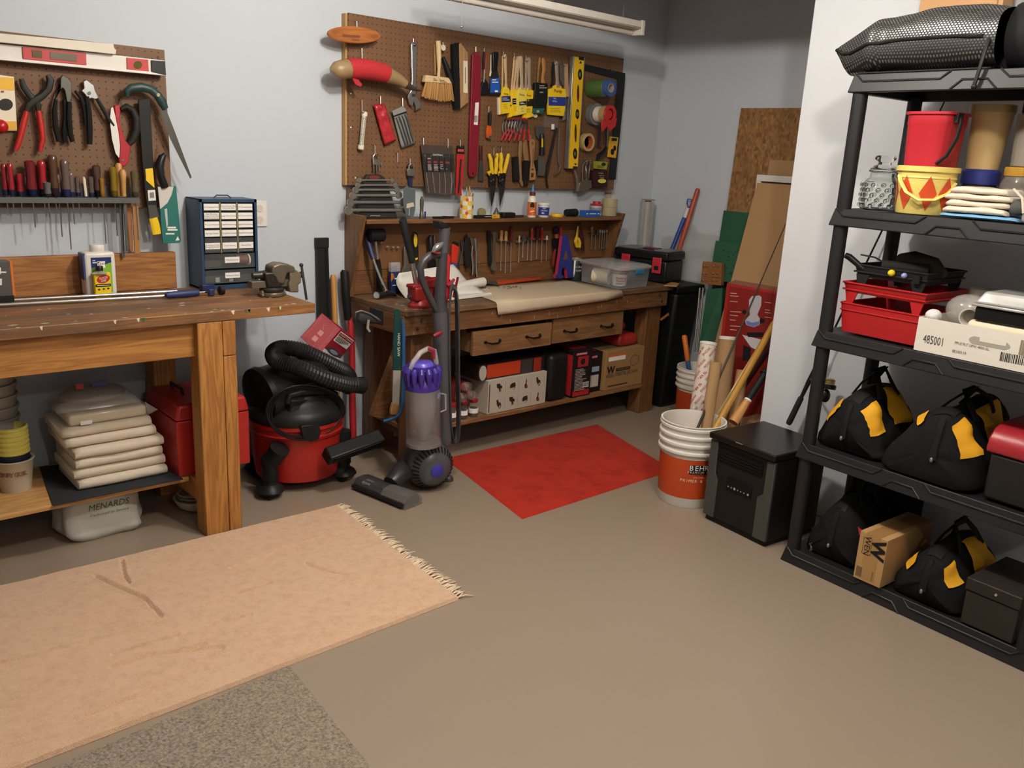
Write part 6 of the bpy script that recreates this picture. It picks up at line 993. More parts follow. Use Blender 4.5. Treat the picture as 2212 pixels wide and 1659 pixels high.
jar(992, 862, 1, 'glass jar lying on the others, bottom toward the room, left', 3.26, .30); jar(1012, 855, 1, 'glass jar lying on the others with orange bits inside', 3.27, .30); jar(1003, 838, 1, 'glass jar on top of the jar pile', 3.28, .345)
t = T('shop_rag_box', 'small red box in the dark behind the glass jars', 'box', (2.6, 3.42, ZL)); t.p('carton', MB().box(2.5, 2.74, 3.34, 3.5, ZL, .345), M('5d1a18', .5), bev=.002)
# ================================================================= shop vacuum
SV = Vector((1.775, 3.40, 0)); VB = M('1c1c1d', .42, 0, .12, 25); VR = M('a3231c', .35, 0, .08, 10)
t = T('shop_vacuum', 'red and black wet-dry shop vacuum standing between the two workbenches', 'vacuum', SV)
dr = t.p('drum', MB().lathe([(.16, .045), (.185, .05), (.195, .12), (.203, .285), (.212, .295), (.212, .318), (.2, .32)], SV, seg=40), VR)
t.p('drum_rib', MB().lathe([(.203, .245), (.207, .25), (.208, .262), (.203, .266)], SV, seg=40), VR, up=dr)
ld = t.p('lid', MB().lathe([(.214, .312), (.218, .32), (.216, .345), (.2, .37), (.17, .385), (.15, .42), (.13, .45)], SV, seg=40), VB)
t.p('motor_housing', MB().lathe([(.10, -.19), (.125, -.185), (.128, -.16), (.12, -.155), (.12, .1), (.1, .13), (.0, .135)], SV+Vector((-.01, .0, .455)), (.8, .1, .12), 28), VB)
t.p('motor_deck', MB().hexa([SV+Vector(q) for q in ((-.12, -.17, .34), (.13, -.17, .34), (.13, .15, .34), (-.12, .15, .34))], [SV+Vector(q) for q in ((-.10, -.12, .49), (.12, -.12, .49), (.12, .13, .49), (-.10, .13, .49))]), VB, bev=.02, bseg=3)
t.p('carry_handle', TB([(622, 872, 6), (625, 855, 7), (650, 848, 7.5), (700, 845, 7.5), (725, 852, 7), (728, 866, 6)], 3.255, 10), VB)
t.p('control_panel', S([(625, 866), (722, 858), (728, 890), (700, 905), (630, 905)], 3.25, .03), M('151515', .5), bev=.004)
lb_ = t.p('warning_label', S([(645, 888), (681, 882), (683, 899), (648, 903)], 3.2475, .001), M('d8b51c', .45)); t.p('print', lines(650, 889, 668, 899, 4, 3.247, th=1.2, slope=-.1).prism([P(671, 886, 3.247), P(679, 885, 3.247), P(680, 896, 3.247), P(672, 897, 3.247)], (0, .0004, 0)), M('5d4a10', .6), up=lb_)
t.p('switch', S([(704, 877), (718, 874), (719, 883), (706, 887)], 3.247, .004), M('2e2e2f', .4))
t.p('latch', S([(650, 921), (690, 915), (694, 935), (688, 950), (670, 955), (656, 948)], 3.185, .02), VB, bev=.004)
cd = MB()
for k in range(4):
    pts = []
    for q in range(28):
        a = 2*math.pi*q/28; rx = 74+k*3.2-2*math.sin(3*a+k); ry = 47+k*2.4+2*math.sin(2*a+k*1.3)
        px_ = 660+rx*math.cos(a)+(-10 if math.sin(a) > .2 else 0)*math.sin(a); py_ = 888-ry*math.sin(a)*(1 if math.sin(a) > 0 else 1.12)-.1*(rx*math.cos(a))
        pts.append(P(px_, py_, 3.205-.006*k+.03*abs(math.cos(a))))
    o = t.p('power_cord', MB().tube(pts, .0042, 7, closed=True), M('141414', .45))
def corr(pts, r, n=90):
    ps = [Vector(p) for p in pts]; out = []; rr = []
    L_ = len(ps)-1
    for i in range(n*2+1):
        u = i/(n*2)*L_; k = min(int(u), L_-1); f = u-k; p0 = ps[max(k-1, 0)]; p1 = ps[k]; p2 = ps[k+1]; p3 = ps[min(k+2, L_)]
        out.append(.5*((2*p1)+(p2-p0)*f+(2*p0-5*p1+4*p2-p3)*f*f+(3*p1-p0-3*p2+p3)*f**3)); rr.append(r if i % 2 else r*.88)
    return MB().tube(out, rr, 14)
hs = [P(782, 832, 3.22), P(745, 830, 3.22), P(700, 817, 3.22), P(650, 797, 3.24), P(615, 785, 3.28), P(594, 775, 3.33), P(592, 760, 3.38), P(612, 752, 3.40), P(650, 757, 3.38), P(690, 775, 3.36), P(725, 793, 3.36), P(748, 806, 3.38), P(756, 822, 3.44), P(745, 840, 3.48)]
hh = t.p('hose', corr(hs, .037, 95), M('202021', .45), ang=20, label='black corrugated hose coiled on top')
t.p('hose_cuff', MB().tube([P(771, 832, 3.22), P(782, 832.5, 3.22), P(785, 833, 3.22)], [.037, .04, .038], 16), VB, up=hh)
for q, a_ in (((1.575, 3.265), 0), ((1.94, 3.27), 0), ((1.65, 3.55), 0), ((1.91, 3.55), 0)):
    c_ = t.p('caster_foot', MB().lathe([(.055, .028), (.06, .035), (.052, .05), (.03, .065), (.03, .085)], (q[0], q[1], 0), seg=18), VB); t.p('wheel', MB().lathe([(.024, -.011), (.027, -.008), (.027, .008), (.024, .011)], (q[0]-.02, q[1]-.02, .0275), (1, .6, 0), 16), RUBBER, up=c_)
t.p('nozzle_tube', MB().lathe([(.035, .0855), (.037, .09), (.034, .14), (.04, .15), (.036, .19)], (1.575, 3.265, 0), seg=18), M('19191a', .45)); t.p('nozzle_tube', MB().tube([(1.575, 3.265, .165), (1.59, 3.24, .2), (1.60, 3.22, .235)], [.042, .04, .045], 16), M('19191a', .45))
t.p('nozzle_tube', MB().lathe([(.035, .0855), (.034, .13), (.04, .15), (.034, .24)], (1.94, 3.27, 0), seg=18), M('19191a', .45))
NZ = [P(704, 987, 3.13), P(822, 945, 3.10)]; d = (NZ[1]-NZ[0]); e2 = Vector((.1, -.5, .9)).normalized()*.024
t.p('floor_nozzle', MB().obox((NZ[0]+NZ[1])/2, d*.5, e2, Vector((.0, .03, .018))), M('141414', .4), bev=.008, bseg=3); t.p('nozzle_slot', MB().obox((NZ[0]+NZ[1])/2+Vector((0, -.028, -.012)), d*.42, e2*.55, Vector((0, .006, .004))), M('060606', .6)); t.p('nozzle_neck', MB().tube([(1.94, 3.25, .16), (1.95, 3.2, .19), (NZ[0]+NZ[1])/2], [.03, .03, .025], 14), M('19191a', .45))
# filter carton leaning on the vacuum
A_, B_, E_, C_ = P(695, 676, 3.50), P(736, 711, 3.42), P(769, 735, 3.47), P(690, 764, 3.40); dn = C_-B_; D_ = A_+dn; G_ = E_+dn; Tp = A_+E_-B_
t = T('filter_carton', 'red cardboard filter box tilted on top of the shop vacuum', 'box', C_); mb = MB(); mb.hexa([B_, E_, Tp, A_], [B_+dn, E_+dn, Tp+dn, A_+dn]); t.p('carton', mb, M('8d1420', .6), bev=.0015)
def face(o, ex, ey, u0, u1, v0, v1, off=.0008):
    n_ = ex.cross(ey).normalized(); n_ = n_ if n_.dot(EYE-o) > 0 else -n_
    return MB().prism([o+ex*u+ey*v+n_*off for u, v in ((u0, v0), (u1, v0), (u1, v1), (u0, v1))], n_*.0004), n_
e1 = E_-B_; m_, nf = face(B_, e1, dn, .08, .92, .05, .42); t.p('label', m_, PAPERW); m_, _ = face(B_, e1, dn, .1, .9, .08, .2, .0014); t.p('brand_band', m_, M('8d1520', .5)); t.t('CRAFTSMAN', .012, PAPERW, B_+e1*.5+dn*.14+nf*.002, e1, -dn, fit=e1.length*.74)
mb = MB()
for k in range(5): m_, _ = face(B_, e1, dn, .12, [.8, .85, .7, .6, .5][k], .23+k*.035, .248+k*.035, .0014); mb.v and mb; mb.add(m_.v, m_.f)
t.p('print', mb, INK); m_, _ = face(B_, e1, dn, .0, 1.0, .78, 1.0, .0008); t.p('picture_white', m_, M('d6ccc8', .5)); cc = B_+e1*.5+dn*.72+nf*.0015; t.p('picture_filter', MB().prism([cc+e1*.42*math.cos(k*.3142)+dn*.11*math.sin(k*.3142) for k in range(20)], nf*.0004), M('3c3a44', .4)); t.p('picture_core', MB().prism([cc+nf*.0005+e1*.24*math.cos(k*.3142)+dn*.06*math.sin(k*.3142) for k in range(20)], nf*.0004), M('8d8a92', .4))
a1 = A_-B_; nl = a1.cross(dn).normalized(); nl = nl if nl.dot(EYE-B_) > 0 else -nl; q = [B_+a1*u+dn*v+nl*.001 for u, v in ((.14, .06), (.9, .06), (.9, .9), (.14, .9))]; t.p('frame_print', MB().tube(q, .0009, 4, closed=True), M('c98f90', .5)); t.p('drawing_print', MB().tube([B_+a1*.5+dn*.2+nl*.001, B_+a1*.62+dn*.26+nl*.001, B_+a1*.55+dn*.34+nl*.001, B_+a1*.5+dn*.4+nl*.001], .0012, 4).prism([B_+a1*u+dn*v+nl*.0008 for u, v in ((.4, .42), (.6, .42), (.6, .58), (.4, .58))], nl*.0004).prism([B_+a1*u+dn*v+nl*.0008 for u, v in ((.42, .66), (.62, .66), (.62, .82), (.42, .82))], nl*.0004), M('b56a70', .5))
# poles behind
t = T('conduit_rail', 'tall flat black plastic rail leaning on the wall between the benches', 'rail', (P(690, 640, 3.62).x, 3.6, 0)); a, b_ = P(683, 515, 3.64), P(709, 516, 3.64); t.p('rail', MB().hexa([(a.x-.0, 3.575, 0), (b_.x-.0, 3.575, 0), (b_.x, 3.587, 0), (a.x, 3.587, 0)], [(a.x, 3.64, a.z), (b_.x, 3.64, b_.z), (b_.x, 3.652, b_.z), (a.x, 3.652, a.z)]), M('1d1d1e', .5), bev=.002); t.p('end_cap', MB().box(a.x-.0015, b_.x+.0015, 3.634, 3.656, a.z-.045, a.z+.002), M('222223', .45), bev=.002); t.p('groove', MB().hexa([(b_.x-.02, 3.573, .02), (b_.x-.012, 3.573, .02), (b_.x-.012, 3.576, .02), (b_.x-.02, 3.576, .02)], [(b_.x-.02, 3.634, a.z-.05), (b_.x-.012, 3.634, a.z-.05), (b_.x-.012, 3.637, a.z-.05), (b_.x-.02, 3.637, a.z-.05)]), M('0f0f10', .6))
a = P(722, 594, 3.62); one('broom_handle', 'tan wooden tool handle leaning behind the filter box', 'handle', MB().tube([(a.x, 3.63, a.z), (a.x-.0, 3.629, a.z-.01), (a.x+.01, 3.59, .02)], [.010, .0135, .0135], 12), M('b9843f', .5))
t = T('pole_saw', 'long black ribbed grip on a red pole leaning at the bench end', 'pole', (P(757, 870, 3.5).x, 3.56, 0)); t.p('grip', TB([(745, 584, 6), (744, 588, 9), (747, 640, 9), (752, 690, 8.5)], 3.6, 12), M('161617', .6)); t.p('pole', MB().tube([P(754, 676, 3.596), P(757, 700, 3.59), P(760, 760, 3.57), P(761, 870, 3.54), Vector((P(762, 950, 3.52).x, 3.51, .03))], [.008, .015, .017, .017, .016], 12), M('a8252a', .35))
one('garment_bag', 'black bag standing in the dark behind the bench leg', 'bag', MB().hexa([(1.45, 3.48, 0), (1.53, 3.47, 0), (1.55, 3.64, 0), (1.44, 3.64, 0)], [(1.44, 3.58, .60), (1.50, 3.58, .60), (1.50, 3.64, .60), (1.44, 3.64, .60)]), M('121213', .7), bev=.015)

# ================================================================= upright vacuum
YD = 2.93; DG = M('3c3a3d', .38, 0, .08); DGL = M('4d4b4f', .35); t = T('upright_vacuum', 'grey upright vacuum with a purple cyclone and clear dust bin', 'vacuum', (2.23, 3.01, 0))
bc_ = Vector((2.21, 2.995, .118)); bl = t.p('ball', MB().ball(bc_, (.112, .118, .118), 28, 18), DG)
nb = Vector((-.18, -.98, -.05)).normalized(); u1 = nb.cross(ZW).normalized(); v1 = u1.cross(nb)
t.p('side_disc', MB().lathe([(.11, .031), (.105, .055), (.085, .089), (.063, .104), (.047, .113), (0, .115)], bc_, nb, 36), DGL, up=bl)
for k in range(32):
    a = 2*math.pi*k/32; c_ = bc_+nb*.0805+(u1*math.cos(a)+v1*math.sin(a))*.092; rd = (u1*math.cos(a)+v1*math.sin(a)); t.p('vent', MB().obox(c_, rd*.0105-nb*.013, (u1*-math.sin(a)+v1*math.cos(a))*.0035, nb*.0025), M('1a191b', .6), up=bl)
t.p('hub', MB().lathe([(.03, .104), (.03, .118), (.027, .12)], bc_, nb, 24), M('3a36a0', .35), up=bl)
t.p('rear_wheel', MB().ball(P(968, 1036, 2.99), .026, 14, 10), DG); t.p('wheel_arm', MB().tube([P(945, 1038, 3.0), P(965, 1038, 2.99)], [.014, .012], 10), DGL)
c0, c1 = P(915, 957, YD), P(913, 838, YD); ax = c1-c0; r_ = 37.5*pxs(c0)
bn = t.p('dust_bin', MB().lathe([(r_*.96, 0), (r_, .004), (r_, ax.length)], c0, ax, 36), clear('a29c9c', .45, .2), label='clear dusty cylinder'); t.p('bin_base', MB().lathe([(r_*1.02, -.004), (r_*1.02, .012), (r_*.97, .014)], c0, ax, 36), clear('8f8a8a', .6, .2), up=bn); t.p('shroud', MB().lathe([(.02, .02), (.03, .06), (.045, .1), (.055, .15), (.055, ax.length-.01)], c0, ax, 26), M('8f8a90', .5), up=bn)
t.p('bin_handle', TB([(952, 850, 2), (962, 852, 2.4), (963, 885, 2.4), (951, 890, 2)], YD-.02, 8), clear('c9b9b5', .5, .15), up=bn); t.p('bin_label', MB().lathe([(r_*1.01, ax.length*.83), (r_*1.01, ax.length*.93)], c0, ax, 36).__class__().prism([c0+ax*v+Vector((math.cos(a), math.sin(a), 0))*r_*1.012 for a, v in ((-1.25, .86), (-.85, .86), (-.85, .95), (-1.25, .95))], (0, -.0006, 0)), M('6d8fd0', .4), up=bn)
PU = M('3d2a84', .28, 0, .1); cy = c1; cyc = t.p('cyclone', MB().lathe([(r_*.99, 0), (r_*1.0, .012), (r_*.98, .03), (r_*.8, .05), (r_*.75, .105)], cy, ax, 36), PU)
axn = ax.normalized(); ua = axn.cross(Vector((0, 1, 0))).normalized(); va = axn.cross(ua)
for k in range(14):
    a = 2*math.pi*k/14; dv = ua*math.cos(a)+va*math.sin(a); t.p('cone', MB().tube([cy+dv*r_*.90+axn*.02, cy+dv*r_*.93+axn*.05, cy+dv*r_*.95+axn*.082, cy+dv*r_*.85+axn*.098], [.009, .013, .0165, .011], 10), PU, up=cyc)
t.p('top_cap', MB().lathe([(r_*.78, .09), (r_*.62, .108), (r_*.55, .118), (r_*.5, .12), (0, .121)], cy, ax, 30), M('5a4fb8', .3), up=cyc)
t.p('carry_arch', TB([(882, 826, 4), (884, 805, 5.5), (893, 782, 6), (908, 762, 6), (924, 753, 6), (938, 758, 6), (942, 780, 6), (941, 808, 6)], YD, 10), clear('d8d2d0', .38, .1)); t.p('release_trigger', TB([(925, 753, 3.5), (936, 757, 4.5), (938, 775, 3)], YD-.012, 8), M('a3263a', .35))
t.p('spine', TB([(961, 958, 15), (960, 930, 17), (958, 850, 17), (956, 760, 18), (953, 700, 18), (951, 672, 17), (951, 650, 14)], YD+.055, 16), DGL); t.p('wand', TB([(951, 672, 15), (951, 640, 13), (953, 600, 12), (955, 560, 11), (956, 545, 11)], YD+.05, 14), DG); t.p('wand_stripe', TB([(963, 662, 3), (964, 640, 5), (966, 600, 5.5), (968, 556, 5.5), (967, 550, 4)], YD+.052, 10), M('a81c24', .35)); t.p('stripe_badge', TB([(936, 726, 3), (946, 722, 6), (954, 718, 4)], YD+.0, 10), M('7c1c28', .3))
t.p('handle', TB([(953, 549, 9), (942, 549, 9), (928, 553, 9.5), (915, 564, 9), (908, 580, 8), (910, 598, 7.5), (920, 625, 7), (933, 652, 7), (945, 672, 8)], YD+.05, 12), DG)
t.p('wand_tip', TB([(957, 548, 10.5), (959, 520, 10.5), (960, 505, 12), (960, 492, 13)], YD+.05, 14), DGL); t.p('brush_tip', S([(949, 478), (957, 479), (968, 486), (974, 497), (973, 502), (962, 495), (950, 493)], YD+.03, .05), M('131314', .6), bev=.004); t.p('clip_tool', TB([(935, 545, 3), (940, 538, 7), (947, 532, 8), (954, 528, 6), (957, 524, 3)], YD+.02, 10), M('8d8b8c', .25, .6)); t.p('clip_accent', TB([(933, 543, 2), (940, 546, 2.4), (950, 546, 2)], YD+.02, 6), M('b3301f', .4))
for k in range(5):
    x0 = 968+k*3.2; pts = []
    for q in range(24):
        a = 2*math.pi*q/24; ca, sa = math.cos(a), math.sin(a); pts.append(P(978+k*.8+(7+k*.9)*math.copysign(abs(ca)**.7, ca)+(7-5*sa if sa < 0 else 0)*.3, 782-168*math.copysign(abs(sa)**.45, sa)+k*2.2-.01, YD+.03-.012*k*ca+.02*ca))
    t.p('power_cord', MB().tube(pts, .0042, 7, closed=True), M('3f3d40', .5))
t.p('cord_hook', TB([(966, 618, 4), (975, 611, 4), (981, 603, 3)], YD+.04, 8), M('7c1c28', .4))
h0, h1 = Vector((1.965, 3.15, .03)), Vector((2.02, 2.835, .03)); hd = (h1-h0).normalized(); hx = Vector((hd.y, -hd.x, 0)); hx = hx if hx.x > 0 else -hx
pr = [(-.05, .005), (-.052, .03), (-.035, .052), (.0, .058), (.035, .052), (.05, .03), (.05, .005)]; mb = MB(); mb.hexa([h0+hx*a+Vector((0, 0, z-.03)) for a, z in pr], [h1+hx*a+Vector((0, 0, z-.03)) for a, z in pr]); hd_ = t.p('cleaner_head', mb, M('3a383a', .35), bev=.004); t.p('head_window', MB().hexa([h0+hd*.18+hx*a*1.03+Vector((0, 0, (z-.03)*1.04)) for a, z in pr], [h1+hd*.012+hx*a*1.03+Vector((0, 0, (z-.03)*1.04)) for a, z in pr]), clear('8d8885', .45, .2), up=hd_); t.p('bumper', MB().tube([h0-hx*.055-ZW*.012, h1-hx*.055-ZW*.012], .009, 8), M('1b1a1b', .5), up=hd_)
t.t('dyson', .022, M('b5b2b0', .4), h0+hd*.075-hx*.042+Vector((0, 0, .02)), hd, Vector((hx.x, hx.y, .9)), up=hd_); t.t('animal', .018, M('9a9896', .4), h0+hd*.08-hx*.022+Vector((0, 0, .0275)), hd, Vector((hx.x, hx.y, .4)), up=hd_)
t.p('neck', MB().tube([(h0+h1)/2+hx*.03+Vector((0, 0, .02)), (h0+h1)/2+hx*.09+Vector((0, .01, .05)), bc_+Vector((-.09, .0, -.01))], [.04, .05, .05], 14), M('2f2d2f', .3))

# ================================================================= hung on the bench's left end
t = T('hand_saw', 'hand saw in a teal cardboard sleeve hung at the bench corner', 'saw', P(862, 890, 3.14)); t.p('sleeve', S([(853, 670), (858, 667), (864, 672), (868, 730), (866, 800), (850, 800), (850, 740)], 3.14, .006), M('163f3a', .5)); t.p('blade', S([(850, 798), (866, 798), (862, 875), (848, 875)], 3.1405, .005), M('a59f96', .45)); t.p('grip', S([(849, 870), (862, 874), (867, 885), (858, 897), (845, 896), (845, 884)], 3.138, .016), M('a37b48', .5), bev=.003); t.t('HAND SAW', .02, PAPERW, P(861, 745, 3.1392), -ZW, XW)
one('bow_saw', 'blue tubular bow saw frame hung beside the teal-sleeved saw', 'saw', TB([(870, 690, 2.5), (872, 720, 4), (872, 800, 4), (870, 870, 4.5), (865, 892, 4.5), (855, 902, 4), (840, 907, 3.5), (828, 910, 3)], 3.13, 10), M('275f92', .35, .2))
t = T('clamp_lamp', 'black and silver dispenser bracket fixed on the bench end', 'dispenser', P(800, 700, 3.2)); t.p('plate', S([(803, 664), (828, 673), (829, 704), (820, 702), (803, 690)], 3.24, .02), M('17191d', .45), bev=.003); t.p('dome', TB([(769, 682, 4), (772, 682, 11), (782, 684, 14), (798, 688, 12), (814, 692, 7), (822, 694, 3)], 3.2, 14, None, .8), M('3c3d3e', .3, .2)); t.p('rim', TB([(768, 675, 2), (780, 671, 2), (800, 678, 2), (818, 690, 2)], 3.18, 8), M('a9a69f', .25, .7)); t.p('hook', S([(794, 691), (799, 691), (797, 708), (801, 716), (798, 718), (792, 710)], 3.17, .003), M('b8b4a8', .3, .5))
# ================================================================= corner recess
def osbmat():
    m = bpy.data.materials.new('strand_board'); m.use_nodes = True; nt = m.node_tree; b = nt.nodes['Principled BSDF']; L = nt.links.new
    tc = nt.nodes.new('ShaderNodeTexCoord'); mp = nt.nodes.new('ShaderNodeMapping'); mp.inputs['Scale'].default_value = (55, 85, 42); L(tc.outputs['Object'], mp.inputs[0])
    nz = nt.nodes.new('ShaderNodeTexNoise'); nz.inputs['Scale'].default_value = 5; L(tc.outputs['Object'], nz.inputs['Vector']); ad = nt.nodes.new('ShaderNodeVectorMath'); ad.operation = 'MULTIPLY_ADD'; ad.inputs[1].default_value = (3, 3, 3); L(nz.outputs['Color'], ad.inputs[0]); L(mp.outputs[0], ad.inputs[2])
    v = nt.nodes.new('ShaderNodeTexVoronoi'); v.inputs['Scale'].default_value = 1; L(ad.outputs[0], v.inputs['Vector'])
    c = ramp(nt, v.outputs['Color'], [(.05, C('664526')), (.3, C('7d5830')), (.7, C('8f683a')), (.95, C('9c7843'))]); L(c, b.inputs['Base Color']); b.inputs['Roughness'].default_value = .7; return m
def lean(name, label, cat, yl, yr, zb, zt, xb, xt, th, mat, **k):      # a sheet leaning on the recess wall
    return one(name, label, cat, MB().hexa([(xb, yr, zb), (xb, yl, zb), (xb+th, yl, zb), (xb+th, yr, zb)], [(xt, yr, zt), (xt, yl, zt), (xt+th, yl, zt), (xt+th, yr, zt)]), mat, **k)
lean('strand_board', 'tall sheet of brown strand board leaning on the recess wall', 'board', 3.035, 2.42, .003, 1.82, 4.33, 4.42, .012, osbmat())
GRN = M('1d5238', .6, 0, .08, 8)
lean('green_board', 'dark green panel standing behind the two lower green pieces', 'panel', 3.05, 2.80, .003, 1.238, 4.30, 4.385, .01, GRN)
o = T('green_board', 'dotted dark green panel leaning across the taller green one', 'panel', (4.3, 3.0, .8)); q = [PX(1546, 520, 4.33), PX(1612, 528, 4.33), PX(1590, 612, 4.27), PX(1533, 603, 4.27)]; o.p('panel', MB().prism(q, (.01, 0, 0)), GRN)
rn = random.Random(4); mb = MB()
for k in range(22): u, v = rn.uniform(.2, .8), rn.uniform(.15, .9); c_ = (q[0]*(1-u)+q[1]*u)*(1-v)+(q[3]*(1-u)+q[2]*u)*v; mb.prism([c_+Vector((-.0006, .0035*math.cos(a), .0035*math.sin(a))) for a in (0, 1, 2, 3, 4, 5)], (-.0004, 0, 0))
o.p('dots', mb, M('0f2d1e', .7))['kind'] = 'stuff'
one('green_board', 'lowest dark green panel beside the black bin', 'panel', MB().prism([PX(1527, 625, 4.26), PX(1560, 622, 4.26), PX(1552, 790, 4.16), PX(1508, 760, 4.16)], (.01, 0, 0)), GRN)
for k, (y0, y1) in enumerate(((565, 583), (581, 598), (596, 613))):
    t = T('coat_rack_board', f'short brown board with metal hooks, {["top","middle","bottom"][k]} of the stacked three', 'board', PX(1536, y1, 4.24), 0, 'stacked hook boards'); t.p('board', MB().prism([PX(1518-k*1.5, y0, 4.24), PX(1559-k*.5, y0+4, 4.24), PX(1558-k*.5, y1+4, 4.24), PX(1516-k*1.5, y1-1, 4.24)], (.03, 0, 0)), M('8a5a30', .5), bev=.001)
    for x in (1521, 1528, 1542, 1551): t.p('hook', MB().ball(PX(x-k*1.3, (y0+y1)/2+1, 4.235), (.006, .008, .005), 8, 6), CHROME)
CBD = M('a5825a', .85, 0, .05, 8)
lean('cardboard_sheet', 'brown cardboard edge standing against the strand board', 'cardboard', 2.79, 2.45, .003, 1.54, 4.305, 4.398, .006, CBD)
t = T('picture_frame', 'white picture frame top showing above the leaning cardboard', 'frame', (4.3, 2.65, 1.0)); f0, f1 = PX(1636, 377, 4.34), PX(1725, 378, 4.34); fm = M('d8d5ce', .4)
t.p('frame', MB().box(4.335, 4.352, 2.40, f0.y, f0.z-.035, f0.z).box(4.335, 4.352, f0.y-.03, f0.y, .9, f0.z-.035), fm, bev=.002); t.p('backing', MB().box(4.35, 4.356, 2.40, f0.y-.03, .9, f0.z-.035), M('5d4d40', .7))
lean('cardboard_sheet', 'large plain cardboard sheet leaning in front of the white frame', 'cardboard', 2.79, 2.44, .003, 1.412, 3.935, 4.30, .008, CBD)
# router box
t = T('router_table_carton', 'tall red printed carton with a router picture standing in the recess', 'box', (4.05, 2.6, 0)); XB = 3.85; a, b_ = PX(1570, 612, XB), PX(1688, 630, XB); yl, yr, zt = a.y, b_.y-.05, a.z
t.p('carton', MB().box(XB, XB+.07, yr, yl, .002, zt), M('9c211d', .45), bev=.002); t.p('flap', MB().hexa([(XB+.001, yr, zt+.001), (XB+.069, yr, zt+.001), (XB+.069, yl, zt+.001), (XB+.001, yl, zt+.001)], [(XB+.03, yr, zt+.02), (XB+.075, yr, zt+.012), (XB+.075, yl-.03, zt+.012), (XB+.03, yl-.03, zt+.02)]), M('7a4a34', .7)); t.p('front_panel', MB().box(XB-.0012, XB-.0004, yr+.01, yl-.02, .05, zt-.012), M('7d1a16', .45))
def RX(px, py): return PX(px, py, XB-.002)
def rpoly(pts, off=0, mb=None): return (mb or MB()).prism([RX(a, b)+Vector((off, 0, 0)) for a, b in pts], (.0006, 0, 0))
pc = t.p('picture_router', rpoly([(1618, 648), (1624, 640), (1640, 638), (1645, 642), (1644, 660), (1636, 680), (1642, 690), (1640, 702), (1628, 707), (1612, 702), (1609, 692), (1620, 680), (1618, 664)]), M('b5b3b8', .35)); t.p('picture_knob', rpoly(ell(1608, 674, 5, 5, 10)), INK, up=pc); t.p('picture_knob', rpoly(ell(1646, 693, 6, 6, 10)), INK, up=pc); t.p('picture_ring', rpoly([(1612, 692), (1625, 697), (1640, 694), (1639, 702), (1627, 706), (1613, 701)], -.0006), M('6d78b0', .4), up=pc); t.p('picture_table', rpoly([(1603, 723), (1650, 735), (1638, 758), (1622, 750)], 0), M('c9c6c6', .4)); t.p('picture_motor', rpoly([(1613, 718), (1650, 718), (1648, 728), (1616, 728)], -.0006), INK); t.p('picture_base', rpoly([(1606, 745), (1622, 752), (1620, 780), (1604, 778)], 0), INK); mb = MB()
for y_, w_ in ((632, 14), (638, 18), (650, 16), (672, 24), (680, 17), (690, 12), (703, 22), (711, 14)): rpoly([(1577, y_), (1577+w_, y_+1.5), (1577+w_, y_+3), (1577, y_+1.5)], 0, mb)
for y_, w_ in ((652, 14), (668, 12), (674, 14), (684, 14)): rpoly([(1652, y_), (1652+w_, y_+2), (1652+w_, y_+3.4), (1652, y_+1.4)], 0, mb)
t.p('print', mb, M('c9a59c', .5))
# film roll, poles, plastic
c_ = P(1408, 436, 3.55); t = T('plastic_film_roll', 'tall roll of clear plastic film standing in the corner', 'film roll', (c_.x, 3.58, .2)); t.p('film', MB().lathe([(.04, .28), (.04, c_.z)], (c_.x, 3.58, 0), seg=24), M('bdbab3', .18, .4, .1, 14, .3, 40)); t.p('core', MB().lathe([(.02, .27), (.02, c_.z+.006), (.042, c_.z+.007), (.042, c_.z+.014), (.02, c_.z+.014)], (c_.x, 3.58, 0), seg=20), M('8f8676', .5))
t = T('painting_pole', 'blue and white pole with a hanging loop leaning in the corner', 'pole', (4.30, 3.42, .02)); pa, pb = PX(1487, 450, 4.42), PX(1455, 530, 4.36); dv = (pa-pb); t.p('pole', MB().tube([pb-dv*((pb.z-.79)/dv.z), pb, pb.lerp(pa, .75)], .0135, 12), M('24428f', .4)); t.p('sleeve', MB().tube([pb.lerp(pa, .73), pa], .0125, 12), M('cfccc6', .4)); t.p('loop', MB().tube([pa, pa+Vector((0, .014, .03)), pa+Vector((0, .012, .055)), pa+Vector((0, -.02, .055)), pa+Vector((0, -.014, .025))], .004, 8, closed=True), M('24428f', .4))
pa, pb = PX(1508, 407, 4.43), PX(1470, 530, 4.37); one('broom_handle', 'orange-red pole leaning in the corner beside the blue one', 'pole', MB().tube([pb-(pa-pb)*((pb.z-.79)/(pa-pb).z), pb, pa-(pa-pb)*.03, pa], [.015, .015, .015, .010], 12), M('a8452c', .45))
mb = MB(); rows = []
for j in range(12):
    r = []
    for i in range(16):
        u, v = i/15, j/11; z = .80+.32*v*(1-.35*abs(u-.5)); r.append((4.36+.05*v+.03*MN.noise((u*5, v*4, 1)), 3.50-.52*u+.03*MN.noise((u*6, v*5, 7)), z+.04*MN.noise((u*4, v*3, 3))))
    rows.append(r)
one('plastic_sheeting', 'crumpled translucent plastic sheeting behind the black toolbox', 'plastic sheet', mb.sheet(rows), clear('c9c9c2', .42, .25), ang=60)
